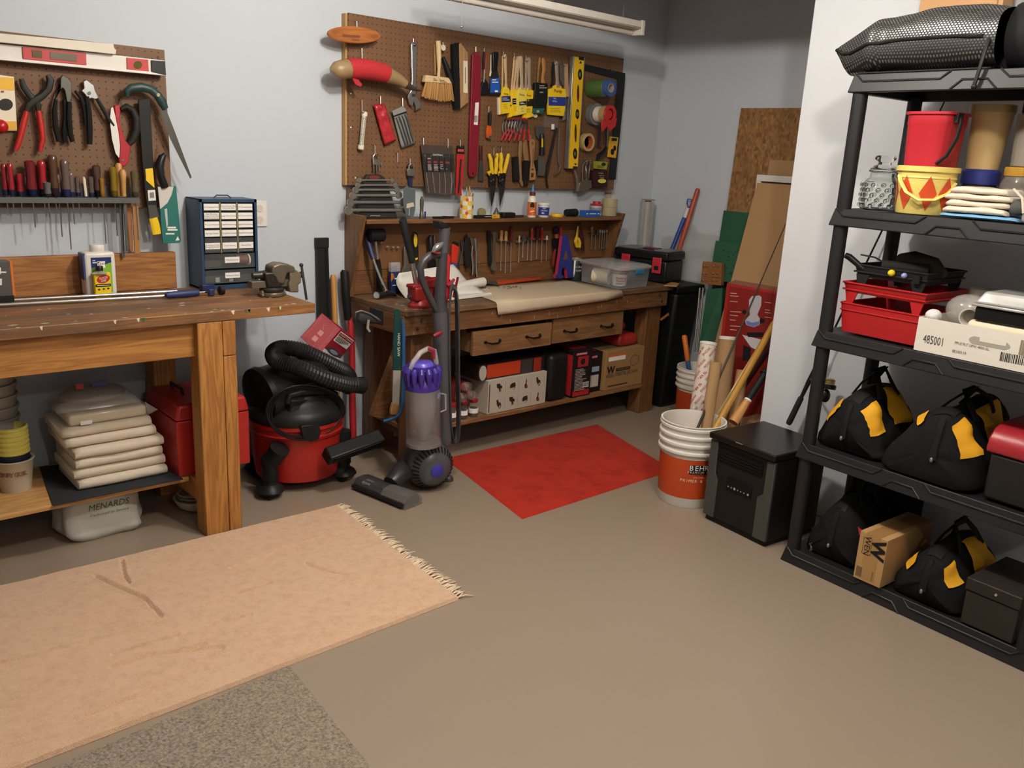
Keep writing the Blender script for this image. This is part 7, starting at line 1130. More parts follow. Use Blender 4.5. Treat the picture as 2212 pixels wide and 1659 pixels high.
# black bin and gear below the bench end
t = T('trash_bin', 'tall black plastic bin standing in the corner beyond the bench', 'bin', (4.28, 3.30, 0)); t.p('bin', MB().hexa([(4.19, 3.22, .002), (4.38, 3.22, .002), (4.38, 3.45, .002), (4.19, 3.45, .002)], [(4.15, 3.15, .74), (4.40, 3.15, .74), (4.40, 3.47, .74), (4.15, 3.47, .74)]), M('121314', .45), bev=.02); t.p('rim', MB().box(4.14, 4.41, 3.14, 3.48, .742, .782), M('151617', .45), bev=.008)
for k, (x, c2) in enumerate(((1512, 'b9b5ad'), (1519, 'a8a49c'))): one('curtain_rod', f'thin silver rod leaning by the green panels, {["left","right"][k]} of two', 'rod', MB().tube([PX(x, 622, 4.25), PX(x-7, 700, 4.21), PX(x-12, 760, 4.18)], .006, 8), M(c2, .25, .8))
t = T('wooden_clamp', 'small wooden clamp of two sticks hanging at the bench end', 'clamp', P(1445, 690, 3.2)); t.p('jaw', MB().tube([P(1450, 642, 3.2), P(1464, 668, 3.2)], .008, 6), M('9c6d38', .5)); t.p('jaw', MB().tube([P(1428, 690, 3.2), P(1470, 660, 3.22)], .008, 6), M('94642f', .5)); t.p('screw', MB().tube([P(1455, 664, 3.2), P(1476, 664, 3.21)], .004, 6), M('6d4a26', .5))
# second bucket
WB = M('dcd8ce', .4); OR = M('b5431a', .4)
def pail(name, label, c, r, h, ribs, band, wire, group=None):
    t = T(name, label, 'bucket', c); prof = [(r*.88, 0), (r*.9, .004)]
    z0 = h*.62
    prof += [(r*.95, z0)]
    for k in range(ribs): zz = z0+(h-z0)*(k+.15)/ribs; s_ = (h-z0)/ribs; prof += [(r*(.955+.01*k), zz), (r*1.04, zz+s_*.25), (r*1.04, zz+s_*.5), (r*(.96+.01*k), zz+s_*.62)]
    prof += [(r, h-.006), (r*1.03, h-.003), (r*1.03, h), (r*.97, h), (r*.94, h-.02), (r*.87, .008), (0, .008)]
    t.p('pail', MB().lathe(prof, c, seg=40), WB)
    t.p('label', MB().lathe([(r*.905+.0012, h*.12), (r*.95+.0012, h*.60)], c, seg=40), OR)
    if wire: t.p('bail', MB().tube([Vector(c)+Vector((math.cos(a)*r*1.06*.55-.02, -r*.9+.02*math.sin(a), h*.80+.12*math.sin(a))) for a in [k*math.pi/10 for k in range(11)]], .002, 6), STEEL)
    return t
t2 = pail('paint_bucket', 'white bucket with an orange label standing far back in the corner', (4.14, 2.913, 0), .136, .342, 4, True, True)
t = T('scraper_tool', 'orange and blue handled tool sticking out of the far bucket', 'tool', (4.12, 2.90, .03)); a = Vector((4.12, 2.90, .03)); b_ = PX(1478, 724, 4.07); mid = a.lerp(b_, .7); t.p('shank', MB().tube([a, mid], [.012, .014], 10), M('2c5a7d', .4)); t.p('grip', MB().tube([mid, b_.lerp(mid, .05), b_], [.014, .016, .011], 10), M('cf6a22', .45))
# near bucket and its long things
BK = Vector((3.115, 2.2, 0)); t = pail('paint_bucket', 'near white five-gallon bucket with an orange label full of long tubes', BK, .143, .385, 4, True, False)
def curved(s_, size, ang0, z, r, mat, step):
    for i, ch in enumerate(s_):
        if ch == ' ': continue
        a = ang0+(i-(len(s_)-1)/2)*step; n_ = Vector((math.cos(a), math.sin(a), 0)); t.t(ch, size, mat, BK+n_*(r+.002)+Vector((0, 0, z)), Vector((-n_.y, n_.x, 0)), ZW)
aC = math.atan2(-BK.y, -BK.x); mb = MB(); v = []
for k in range(9): a = aC+.03+k*.105; n_ = Vector((math.cos(a), math.sin(a), 0)); v += [BK+n_*(.1372)+Vector((0, 0, .168)), BK+n_*(.138)+Vector((0, 0, .21))]
t.p('brand_panel', mb.add(v, [[2*k, 2*k+2, 2*k+3, 2*k+1] for k in range(8)]), M('17140f', .4))
curved('BEHR', .034, aC+.34, .196, .1375, PAPERW, .165); curved('PREMIUM PLUS', .015, aC+.44, .176, .1372, M('cfcabd', .5), .078); curved('DRYWALL', .012, aC+.42, .152, .136, M('e0b48a', .5), .07); curved('PRIMER & SEALER', .019, aC+.46, .135, .1355, M('ead2b5', .5), .094)
def ext(lo, hi, zmin, xmin=None):      # carry a leaning line down to where it stands
    d = hi-lo; f = (lo.z-zmin)/d.z
    if xmin is not None and d.x > 0: f = min(f, max(0, (lo.x-xmin)/d.x))
    return lo-d*f
def ctube(label, top, low, r, mat, end=None, inside=False):
    b_ = P(*top); lo = P(*low); a = ext(lo, b_, .012 if inside else .004, BK.x-.07 if inside else None); t = T('cardboard_tube', label, 'tube', a)
    d = (b_-a).normalized(); L_ = (b_-a).length
    t.p('tube', MB().lathe([(r, 0), (r, L_), (r*.86, L_), (r*.86, L_-.06), (0, L_-.06)], a, d, 24), mat)
    if end: t.p('end_cap', MB().lathe([(r*1.06, L_-.012), (r*1.06, L_+.003), (0, L_+.004)], a, d, 24), end)
    return t, a, d, L_
TBM = M('a07e56', .8, 0, .06, 20); t, a, d, L_ = ctube('white mailing tube covered in slanted red print behind the near bucket', (1531, 741, 2.53), (1509, 880, 2.48), .043, M('d9d0c2', .6), M('e4e0d8', .5))
cdir = (EYE-(a+d*L_*.75)); cdir = (cdir-d*cdir.dot(d)).normalized(); sd = d.cross(cdir)
for row in range(8):
    for cc in range(-1, 2):
        an = cc*.75+(.3 if row % 2 else -.1); n_ = cdir*math.cos(an)+sd*math.sin(an); tg = -cdir*math.sin(an)+sd*math.cos(an); pos = a+d*(L_-.05-row*.062)+n_*.0436
        if cc < 1 or row % 2 == 0: t.t(['SNEAK', 'PREVIEWS', "'85"][(row+cc) % 3], .019, M('b0362e', .5), pos, (tg*.55+d*.8), (d*.55-tg*.8), fit=.055)
ctube('widest brown cardboard tube with a white end behind the near bucket', (1573, 728, 2.44), (1556, 890, 2.40), .043, TBM, M('d8d4cc', .5)); ctube('short open cardboard tube standing in the near bucket', (1547, 783, 2.22), (1527, 915, 2.19), .0265, TBM, None, True); ctube('short open cardboard tube standing behind the heater', (1604, 800, 2.25), (1587, 905, 2.22), .0285, TBM)
def stick(name, label, cat, p0, p1, r, parts=None, mat=None):
    t = T(name, label, cat, p0)
    if parts:
        for nm, f0, f1, r0, r1, m_ in parts: t.p(nm, MB().tube([p0.lerp(p1, f0), p0.lerp(p1, (f0+f1)/2), p0.lerp(p1, f1)], [r0, (r0+r1)/2, r1], 12), m_)
    else: t.p('shaft', MB().tube([p0, p1], r, 10), mat)
    return t
h1 = PX(1704, 468, 3.95); p0 = ext(P(1508, 922, 2.19), h1, .012, BK.x-.1)
stick('fishing_rod', 'thin dark fishing rod leaning from the near bucket past the white wall edge', 'fishing rod', p0, h1, .003, [('blank', 0, .2, .007, .006, M('2b2522', .35)), ('blank', .2, 1, .006, .002, M('3a332d', .35))])
h1 = PX(1676, 686, 3.75); stick('garden_stake', 'thin cream wooden stake leaning among the tubes', 'stake', ext(P(1534, 922, 2.22), h1, .012, BK.x-.1), h1, .005, None, M('cdb788', .5))
h1 = PX(1672, 700, 3.66); stick('wooden_shaft', 'thick golden wooden shaft leaning across the near bucket', 'wooden shaft', ext(P(1548, 920, 2.15), h1, .012, BK.x-.1), h1, .017, None, M('a87c30', .4))
h1 = PX(1672, 735, 3.72); stick('curtain_pole', 'dark maroon pole leaning against the red carton', 'pole', ext(P(1612, 822, 2.32), h1, .02, 3.3), h1, .019, None, M('38191c', .3))
h1 = P(1655, 803, 2.12); stick('baseball_bat', 'wooden bat with a long black taped grip behind the heater', 'bat', ext(P(1600, 888, 2.13), h1, .03, 3.33), h1, .016, [('barrel', 0, .42, .026, .017, M('c08a4c', .4)), ('tape_band', .42, .45, .0178, .0178, PAPERW), ('grip', .45, .95, .0165, .0165, M('191919', .6)), ('knob', .95, 1, .024, .022, M('191919', .6))])
one('brown_carton', 'brown cardboard carton low in the recess behind the bucket', 'box', MB().box(3.64, 3.80, 2.09, 2.30, .002, .27), CBD, bev=.002)

# ================================================================= heater
HM = M('1a1817', .42, 0, .1); HS = M('3d403c', .42); FL_, FR_ = Vector((2.985, 2.01, 0)), Vector((2.945, 1.672, 0)); hx_ = (FR_-FL_); hv = Vector((-hx_.y, hx_.x, 0)).normalized(); hv = hv if hv.x > 0 else -hv; HD = .33
def hp(u, v, z): return FL_+hx_*u+hv*v+Vector((0, 0, z))
def hbox(u0, u1, v0, v1, z0, z1, mb=None): q_ = [(u0, v0), (u1, v0), (u1, v1), (u0, v1)]; return (mb or MB()).hexa([hp(u, v, z0) for u, v in q_], [hp(u, v, z1) for u, v in q_])
t = T('space_heater', 'black infrared cabinet heater with a wood-look top beside the rack', 'heater', hp(.5, HD/2, 0)); t.p('base', hbox(.02, .98, .012, HD-.01, .002, .025), M('0e0d0d', .5), bev=.005); t.p('cabinet', hbox(0, 1, .008, HD, .022, .372), HM, bev=.008); t.p('top', hbox(-.012, 1.012, -.012, HD+.01, .373, .402), M('171412', .3, 0, .1, 30), bev=.007, bseg=3)
def hface(pts, v, th): return MB().hexa([hp(u, v, z) for u, z in pts], [hp(u, v+th, z) for u, z in pts])
t.p('side_trim', hface([(0, .026), (.17, .026), (.17, .20), (.12, .225), (.12, .368), (0, .368)], .0, .012), HS, bev=.003); t.p('side_trim', hface([(.80, .026), (1, .026), (1, .368), (.88, .368), (.88, .225), (.80, .20)], .0, .012), HS, bev=.003)
t.p('outlet_grille', hface([(.13, .285), (.82, .285), (.82, .345), (.13, .345)], .004, .006), M('060606', .6))
for k in range(4): t.p('grille_louvre', hface([(.14, .293+k*.013), (.81, .293+k*.013), (.81, .297+k*.013), (.14, .297+k*.013)], .001, .004), M('141312', .5))
t.p('control_panel', hface([(.32, .175), (.70, .175), (.70, .235), (.32, .235)], .0035, .006), M('0f0e0e', .25), bev=.002); sy = ell(0, 0, 1, 1, 10)
for k, (u, r_) in enumerate(((.35, .0035), (.40, .0035), (.45, .006), (.50, .003), (.55, .003), (.60, .003), (.66, .005))): c_ = hp(u, .0028, .192); t.p('indicator', MB().prism([c_+hx_.normalized()*a*r_+ZW*b*r_ for a, b in sy], -hv*.0005), M('9c9a96', .5))
t.p('emblem', hface([(.42, .397), (.52, .397), (.52, .4005), (.42, .4005)], -.0128, .001), M('8f8a84', .4))
# fishing rod on the heater
p0 = FZ(1703, 916, .4035); p1 = PX(1885, 540, 3.405); t = T('fishing_rod', 'black spinning rod with reel standing on the heater against the white wall', 'fishing rod', p0)
pt = lambda f: p0.lerp(p1, f)
t.p('butt_grip', MB().tube([pt(0), pt(.015), pt(.16), pt(.17)], [.011, .0135, .0125, .009], 12), M('232323', .8)); t.p('seat', MB().tube([pt(.16), pt(.24), pt(.26), pt(.36)], [.008, .010, .011, .009], 12), BLACKP); t.p('fore_grip', MB().tube([pt(.36), pt(.44)], [.0105, .008], 12), M('1c1c1c', .7)); t.p('blank', MB().tube([pt(.43), pt(1.0), pt(1.9)], [.005, .004, .0025], 8), M('1a1715', .35))
rc = PX(1793, 826, 3.36); t.p('reel_spool', MB().lathe([(.018, -.012), (.024, -.01), (.02, -.006), (.02, .008), (.023, .01), (.012, .016)], rc, (.2, .1, .9), 18), M('9c8f5a', .3, .6)); t.p('reel_body', MB().ball(PX(1783, 855, 3.36), (.02, .02, .03), 12, 8), BLACKP); t.p('reel_cage', MB().lathe([(.026, -.03), (.028, -.02), (.027, -.011)], rc, (.2, .1, .9), 18), BLACKP); t.p('reel_foot', MB().tube([RP(1783, 850, .09), pt(.28)], .005, 8), BLACKP)

# ================================================================= fluorescent fixture
ya = 3.15; a, b_ = P(1390, 47, ya), P(1176, 0, ya); t = T('strip_light', 'unlit white fluorescent strip fixture hanging near the ceiling', 'light fixture', (3.1, 3.2, a.z-.03)); z0 = P(1386, 60, ya).z; z1 = P(1386, 45, ya).z; xr = a.x
t.p('housing', MB().box(xr-1.23, xr, ya, ya+.075, z0, z1), M('d8d2c8', .4), bev=.003); t.p('reflector', MB().hexa([(xr-1.22, ya, z0-.001), (xr-.012, ya, z0-.001), (xr-.012, ya+.075, z0-.001), (xr-1.22, ya+.075, z0-.001)], [(xr-1.22, ya-.0, z0-.004), (xr-.012, ya-.0, z0-.004), (xr-.012, ya+.15, z0-.02), (xr-1.22, ya+.15, z0-.02)]), M('b5aca0', .35)); t.p('tube', MB().tube([(xr-1.2, ya+.06, z0-.022), (xr-.02, ya+.06, z0-.022)], .013, 12), M('c9c2b8', .3)); t.p('end_cap', MB().box(xr-.012, xr+.012, ya-.004, ya+.08, z0-.035, z1+.004), M('d2ccc2', .4), bev=.003)
for x in (xr-.12, xr-1.1): t.p('hanger', MB().tube([(x, ya+.035, z1), (x, ya+.035, 2.6)], .002, 6), STEEL)
c_ = P(997, 58, 3.18); t.p('pull_chain', MB().tube([(c_.x, 3.18, c_.z), (c_.x, 3.18, z0+.01)], .0012, 6), M('8d8a84', .4)); t.p('chain_bead', MB().ball(c_, .006, 10, 6), CHROME)
# ================================================================= things on the rack
def rz(i): return RZ[i]+.0555
def rkp(u, v, z): return RK(u, v, z)
RUN = RU.copy(); NF = -RV
# top: mesh bag, cardboard box, red pack
def meshmat():
    m = bpy.data.materials.new('black_mesh'); m.use_nodes = True; nt = m.node_tree; b = nt.nodes['Principled BSDF']; L = nt.links.new
    tc = nt.nodes.new('ShaderNodeTexCoord'); mp = nt.nodes.new('ShaderNodeMapping'); mp.inputs['Scale'].default_value = (1, 1, 1); L(tc.outputs['UV'], mp.inputs[0]); sp = nt.nodes.new('ShaderNodeSeparateXYZ'); L(mp.outputs[0], sp.inputs[0])
    def mth(op, a, bb=None):
        n_ = nt.nodes.new('ShaderNodeMath'); n_.operation = op
        for k, x in enumerate((a, bb)):
            if x is None: continue
            if isinstance(x, (int, float)): n_.inputs[k].default_value = x
            else: L(x, n_.inputs[k])
        return n_.outputs[0]
    X, Y = sp.outputs[0], sp.outputs[1]
    row = mth('MULTIPLY', Y, 1.0); fy = mth('SUBTRACT', mth('FRACT', row), .5); off = mth('MULTIPLY', mth('FLOORED_MODULO', mth('FLOOR', row), 2), .5); fx = mth('SUBTRACT', mth('FRACT', mth('ADD', X, off)), .5)
    d2 = mth('ADD', mth('MULTIPLY', fx, fx), mth('MULTIPLY', mth('MULTIPLY', fy, fy), .9)); hole = mth('LESS_THAN', d2, .075)
    mx = nt.nodes.new('ShaderNodeMix'); mx.data_type = 'RGBA'; L(hole, mx.inputs[0]); mx.inputs[6].default_value = C('0e0e0e'); mx.inputs[7].default_value = C('8f8d88'); L(mx.outputs[2], b.inputs['Base Color'])
    mr = nt.nodes.new('ShaderNodeMix'); L(hole, mr.inputs[0]); mr.inputs[2].default_value = .6; mr.inputs[3].default_value = .25; L(mr.outputs[0], b.inputs['Roughness']); mm = mth('MULTIPLY', hole, .7); L(mm, b.inputs['Metallic']); return m
t = T('mesh_bag', 'black mesh sack full of something silvery on the rack top', 'mesh bag', RK(.2, .16, rz(4))); z0 = RZ[4]+.063; mb = MB(); rows = []; nu, na = 30, 26
for i in range(nu+1):
    s_ = i/nu; u = -.10+.56*s_
    bot = z0+.078*(1-min(1, s_/.09)); tp_ = z0+.09+.105*min(1, s_/.26)**.9-.012*math.sin(s_*7); hgt = tp_-bot; zc = (tp_+bot)/2; wd = .012+.15*min(1, s_/.28); r = []
    for k in range(na):
        a = 2*math.pi*k/na; ca, sa = math.cos(a), math.sin(a); vv = .07+.105*min(1, s_*3)+wd*math.copysign(abs(ca)**.6, ca); zz = max(z0+.0005, zc+hgt*.5*math.copysign(abs(sa)**.7, sa)+.008*MN.noise((u*9, a*1.5, 2))*(1 if sa > -.5 else 0))
        r.append(RK(u, vv, zz))
    rows.append(r+[r[0]])
mb.sheet(rows); me_o = t.p('mesh', mb, meshmat(), ang=60)
# the weave follows the cloth: lay a running map over it
me = me_o.data; uv = me.uv_layers.new(name='UVMap')
for pl in me.polygons:
    for li in pl.loop_indices:
        p = me.vertices[me.loops[li].vertex_index].co+Vector(t.e.location); lu = (p-RO).dot(RUN); lz = p.z; lv = (p-RO).dot(RV); uv.data[li].uv = (lu/.0105, (lz+lv*.7)/.0075)
t.p('bottom_panel', MB().prism([RK(.02, .02, z0), RK(.46, .02, z0), RK(.46, .36, z0), RK(.02, .36, z0)], (0, 0, .004)), BLACK); t.p('seam', MB().tube([rows[i][na//2]+NF*.001 for i in range(0, nu-1, 2)], .006, 8), BLACK); t.p('end_cap', MB().lathe([(.08, -.05), (.1, -.04), (.103, .02), (.09, .045), (.0, .05)], RK(.50, .17, z0+.105), RUN, 24), M('17171a', .75), bev=.0); t.p('drawstring', MB().tube([RK(.44, .03, z0+.10), RK(.445, .0, z0+.06), RK(.44, -.008, z0-.005), RK(.435, -.012, z0-.05)], .006, 8).ball(RK(.435, -.012, z0-.055), .009, 8, 6), BLACK)
a = RP(1958, 37, .28); u0 = (a-RO).dot(RUN); t = T('cardboard_box', 'plain cardboard box behind the mesh bag on the rack top', 'box', RK(u0+.2, .35, rz(4))); t.p('carton', rbox(u0, u0+.29, .355, .424, z0, z0+.36), M('b98f63', .8, 0, .05, 8), bev=.002); t.p('seam', rbox(u0+.27, u0+.275, .354, .3545, z0, z0+.36), M('8d6a46', .8))
t = T('snack_carton', 'red and yellow printed pack at the right end of the rack top', 'package', RK(.7, .2, rz(4))); t.p('carton', rbox(.60, .80, .16, .34, z0, z0+.22), M('b5232a', .45), bev=.01); t.p('print', rbox(.62, .74, .1585, .1595, z0+.06, z0+.12), M('e0b02a', .45))
# second shelf (index 3)
zz = RZ[3]+.0625
def rl(prof, u, v, z, seg=28, sx_=1.0): return MB().lathe(prof, RK(u, v, z), seg=seg)
t = T('cookie_jar', 'pressed-glass cookie jar with a lid at the left of the second shelf', 'jar', RK(.10, .14, zz)); GL = glass(); mb = MB(); n = 8; rows = []
for (r, z) in ((.052, 0), (.058, .006), (.062, .05), (.06, .095), (.05, .108), (.042, .115), (.042, .128), (.047, .131), (.047, .136)):
    rr_ = []
    for k in range(32):
        a = 2*math.pi*k/32+.7; sq = (abs(math.cos(a))**5+abs(math.sin(a))**5)**(-1/5) if z < .1 else 1; rib = 1+.02*math.sin(k*math.pi) ; rr_.append(RK(.10, .14, zz+z)+Vector((math.cos(a+.7), math.sin(a+.7), 0))*r*sq)
    rows.append(rr_+[rr_[0]])
mb.sheet(rows); mb.f.append([k for k in range(32)]); j_ = t.p('jar', mb, GL, ang=50, solid=.004)
for fz in range(5):
    for k in range(13):
        a = 2*math.pi*(k+(fz % 2)*.5)/13+.3; sq = (abs(math.cos(a-.7+.0))**5+abs(math.sin(a-.7))**5)**(-1/5); c_ = RK(.10, .14, zz+.014+fz*.0175)+Vector((math.cos(a), math.sin(a), 0))*.059*((abs(math.cos(a-.7))**5+abs(math.sin(a-.7))**5)**(-1/5)); t.p('facet', MB().ball(c_, (.0075, .0075, .0085), 6, 4), GL, up=j_)
t.p('lid', MB().lathe([(.045, .137), (.047, .14), (.035, .15), (.022, .155), (.022, .163), (.034, .172), (.036, .178), (.03, .185), (0, .187)], RK(.10, .14, zz), seg=26), GL)
t = T('yellow_pail', 'yellow pail with red diamonds and a lowered handle on the second shelf', 'pail', RK(.27, .12, zz)); YP = M('e3cd72', .4); R0, R1, HP = .083, .095, .150
t.p('pail', MB().lathe([(R0-.002, 0), (R0, .003), (R1-.003, HP-.012), (R1+.004, HP-.012), (R1+.004, HP+.004), (R1-.002, HP+.005), (R1-.006, HP-.005), (R0-.004, .008), (0, .008)], RK(.27, .12, zz), seg=44), YP); t.p('rim_rib', MB().lathe([(R1-.004, HP-.035), (R1-.002, HP-.033), (R1-.002, HP-.03), (R1-.0035, HP-.028)], RK(.27, .12, zz), seg=44), YP)
cam_a = math.atan2(*(Vector((0, 0))-RK(.27, .12, 0).xy).yx)
def onpail(da, z): a = cam_a+da; r = R0+(R1-R0)*z/HP+.0012; return RK(.27, .12, zz+z)+Vector((math.cos(a)*r, math.sin(a)*r, 0))
for da in (-1.45, -.72, .12, .8):
    mb = MB(); v = [onpail(da, .012)]
    for k in range(1, 8): f = k/8; w_ = .31*(1-abs(2*f-1)); v += [onpail(da-w_, .012+.112*f), onpail(da, .012+.112*f), onpail(da+w_, .012+.112*f)]
    v.append(onpail(da, .124)); fc = [[0, 1, 2], [0, 2, 3]]
    for k in range(6): b0 = 1+3*k; fc += [[b0, b0+3, b0+4, b0+1], [b0+1, b0+4, b0+5, b0+2]]
    b0 = 19; fc += [[b0, 22, b0+1], [b0+1, 22, b0+2]]; t.p('diamond_print', mb.add(v, fc), M('c4481f', .4))
t.p('handle', MB().tube([onpail(1.25, .105)+NF*.002, onpail(.95, .07)+NF*.014, onpail(.5, .05)+NF*.026, onpail(0, .048)+NF*.032, onpail(-.5, .07)+NF*.026, onpail(-.9, .105)+NF*.014, onpail(-1.05, .122)+NF*.004], [(.004, .008)]*7, 8), YP)
t = T('red_pail', 'square red pail with a black handle standing in the yellow pail', 'pail', RK(.265, .13, zz+.1)); mb = MB(); RP_ = M('b02530', .4)
def sq(h, z, n=24, cu=.265, cv=.135): return [RK(cu+h*math.copysign(abs(math.cos(2*math.pi*k/n))**.45, math.cos(2*math.pi*k/n)), cv+h*math.copysign(abs(math.sin(2*math.pi*k/n))**.45, math.sin(2*math.pi*k/n)), z) for k in range(n)]
rows = [sq(h, z) for h, z in ((.06, zz+.03), (.069, zz+.156), (.075, zz+.285), (.077, zz+.29), (.077, zz+.318), (.084, zz+.32), (.084, zz+.328), (.076, zz+.328), (.064, zz+.16))]; rows = [r+[r[0]] for r in rows]; mb.sheet(rows); mb.f.append(list(range(24))); t.p('pail', mb, RP_, ang=45); t.p('handle', MB().tube([RK(.345, .12, zz+.312), RK(.368, .085, zz+.29), RK(.37, .07, zz+.245), RK(.352, .06, zz+.19), RK(.325, .058, zz+.165)], [(.012, .006)]*5, 8), M('1f1d1c', .6)); t.p('handle_clip', rbox(.335, .354, .09, .125, zz+.295, zz+.325), M('1f1d1c', .5))
for k in range(3): one('deli_tub', f'cloudy plastic tub, {ORD[k]} from the bottom of the stack behind the cookie jar', 'tub', rl([(.05, .09+k*.05), (.058, .14+k*.05), (.061, .142+k*.05), (.061, .147+k*.05), (.055, .147+k*.05), (.047, .095+k*.05), (0, .095+k*.05)] if k else [(.045, 0), (.058, .14), (.061, .142), (.061, .147), (.055, .147), (.043, .006), (0, .006)], .17, .28, zz), M('b9b6ae', .35), group='stacked cloudy tubs')
t = T('beige_jar', 'tall beige plastic jar with a blue lid upside down behind the red pail', 'jar', RK(.36, .26, zz)); t.p('jar', rl([(.05, .155), (.066, .33), (.07, .335), (.07, .36), (.0, .362)], .38, .26, zz), M('b59a6a', .3)); t.p('lid', rl([(.058, .105), (.06, .11), (.06, .145), (.056, .15), (.05, .155)], .38, .26, zz), M('232c6b', .35)); t.p('stand_jar', rl([(.055, 0), (.06, .005), (.06, .095), (.05, .105)], .38, .26, zz), M('4d4741', .25))
t = T('pretzel_jar', 'large clear jar with a yellow lid and dark label behind the folded cloths', 'jar', RK(.52, .26, zz)); t.p('jar', rl([(.07, 0), (.078, .006), (.078, .11), (.07, .13), (.066, .14)], .53, .26, zz), clear('8f877e', .4, .08)); t.p('lid', rl([(.07, .138), (.072, .142), (.072, .162), (.068, .166)], .53, .26, zz), M('a37c2a', .4)); t.p('contents', rl([(.068, .006), (.072, .10)], .53, .26, zz), M('54493f', .7)); t.p('label', MB().prism([RK(.475+x, .205-.0+.0, zz+z) for x, z in ((0, .03), (.055, .03), (.055, .09), (0, .09))], NF*.001), M('2a2238', .5))
t = T('large_canister', 'big cloudy canister with a black lid at the rack right end', 'canister', RK(.55, .35, zz)); t.p('canister', rl([(.09, .167), (.095, .17), (.1, .30), (.1, .33)], .56, .28, zz), clear('a39c90', .5, .15)); t.p('lid', rl([(.085, .33), (.09, .335), (.09, .37), (.0, .375)], .56, .28, zz), M('141415', .45)); t.p('filling', rl([(.085, .168), (.09, .31)], .56, .28, zz), M('8a8072', .7))
def rfold(name, label, u0, u1, v0, v1, z, n, h, mats, seed, cat):
    t = T(name, label, cat, RK((u0+u1)/2, (v0+v1)/2, z))
    rnd = random.Random(seed)
    for i in range(n):
        za = z+i*h+.0005; rows = []; nx = 14; a, b_ = u0+rnd.uniform(-.008, .01), u1+rnd.uniform(-.015, .008); f = v0+rnd.uniform(-.006, .012)
        prof = [(v1, 0), (f+.03, 0), (f+.006, h*.1), (f, h*.4), (f+.003, h*.75), (f+.015, h*.97), (f+.04, h*.99), (v1, h*.99)]
        for k in range(nx+1):
            u = a+(b_-a)*k/nx; e = .0 if 0 < k < nx else .006; wv = .014*MN.noise((u*16, seed, i*2.1)); wz = h*.4*MN.noise((u*13, seed+3, i*1.7))
            rows.append([RK(u, vv+(wv if vv < v1 else 0)+e, za+q*(1 if e == 0 else .7)+(wz*(q/h) if i == n-1 or h*.2 < q < h*.9 else 0)) for vv, q in prof])
        mb = MB().sheet(rows); m_ = len(prof); mb.f += [list(range(m_)), [nx*m_+k for k in range(m_)]]; t.p('fold', mb, mats[min(i, len(mats)-1)], ang=80)
    return t
RAG = M('d8cbb8', .9, 0, .05, 30, .5, 90)
rfold('cleaning_cloth', 'light blue folded cloth at the bottom of the rag pile', .365, .60, .035, .22, zz, 1, .014, [M('6ea0c4', .9, 0, .08, 30, .4, 90)], 5, 'cloth'); [rfold('folded_rag', f'cream folded rag, {ORD[k]} from the bottom of the pile on the blue cloth', .375, .575, .045, .22, zz+.0155+k*.0202, 1, .02, [RAG], 9+k*2, 'rag') for k in range(4)]
t = T('glove_cuff', 'dark grey rolled glove lying on the end of the cream rags', 'glove', RK(.60, .10, zz+.015)); t.p('roll', MB().ball(RK(.592, .085, zz+.045), (.024, .03, .026), 14, 10), M('4a4a46', .9, 0, .2, 40, .5, 90)); t.p('string', MB().tube([RK(.58, .05, zz+.10), RK(.61, .05, zz+.075), RK(.622, .05, zz+.03)], .004, 6), RAG)
t = T('wipes_pack', 'pale plastic tub with a blue label at the right end of the second shelf', 'tub', RK(.68, .10, zz)); t.p('tub', rbox(.615, .75, .05, .17, zz, zz+.12), M('a59aa3', .35), bev=.012); t.p('label', rbox(.635, .72, .0485, .0495, zz+.04, zz+.10), M('3b8ac4', .4))
# third shelf (index 2)
zz = RZ[2]+.0625
def tray(name, label, u0, u1, v0, v1, z, h, legs, mat, slot, cat='tray', lip=.012):
    t = T(name, label, cat, RK((u0+u1)/2, (v0+v1)/2, z)); hh = h-legs; zb = z+legs; s_ = .012; w_ = .003
    b0 = [(u0+s_, v0+s_), (u1-s_, v0+s_), (u1-s_, v1-s_), (u0+s_, v1-s_)]; t0 = [(u0, v0), (u1, v0), (u1, v1), (u0, v1)]
    o = [RK(u, v, zb) for u, v in b0]+[RK(u, v, z+h) for u, v in t0]; cu, cv = (u0+u1)/2, (v0+v1)/2
    ins = [RK(cu+(u-cu)*.985, cv+(v-cv)*.985, zz_) for (u, v), zz_ in [(q, z+h) for q in t0]+[(q, zb+.004) for q in b0]]
    v = o+ins; f = [[0,1,2,3]]+[[k, (k+1) % 4, 4+(k+1) % 4, 4+k] for k in range(4)]+[[4+k, 4+(k+1) % 4, 8+(k+1) % 4, 8+k] for k in range(4)]+[[8+k, 8+(k+1) % 4, 12+(k+1) % 4, 12+k] for k in range(4)]+[[12,13,14,15]]
    t.p('tub', MB().add(v, f), mat, bev=.004); t.p('lip', MB().tube([RK(u, v, z+h-.002) for u, v in t0], .0035, 6, closed=True), mat); t.p('lip', MB().tube([RK(cu+(u-cu)*.99, cv+(v-cv)*.99, z+h-.026) for u, v in t0], .003, 6, closed=True), mat)
    if legs:
        for (ua, ub) in ((u0+.008, u0+.06), (u1-.06, u1-.008)):
            for va in (v0+.006, v1-.012): t.p('leg', MB().hexa([RK(ua+(.012 if ua < cu else .02), va, z), RK(ub-(.02 if ua < cu else .012), va, z), RK(ub-(.02 if ua < cu else .012), va+.006, z), RK(ua+(.012 if ua < cu else .02), va+.006, z)], [RK(ua, va, zb+.01), RK(ub, va, zb+.01), RK(ub, va+.006, zb+.01), RK(ua, va+.006, zb+.01)]), mat)
    return t
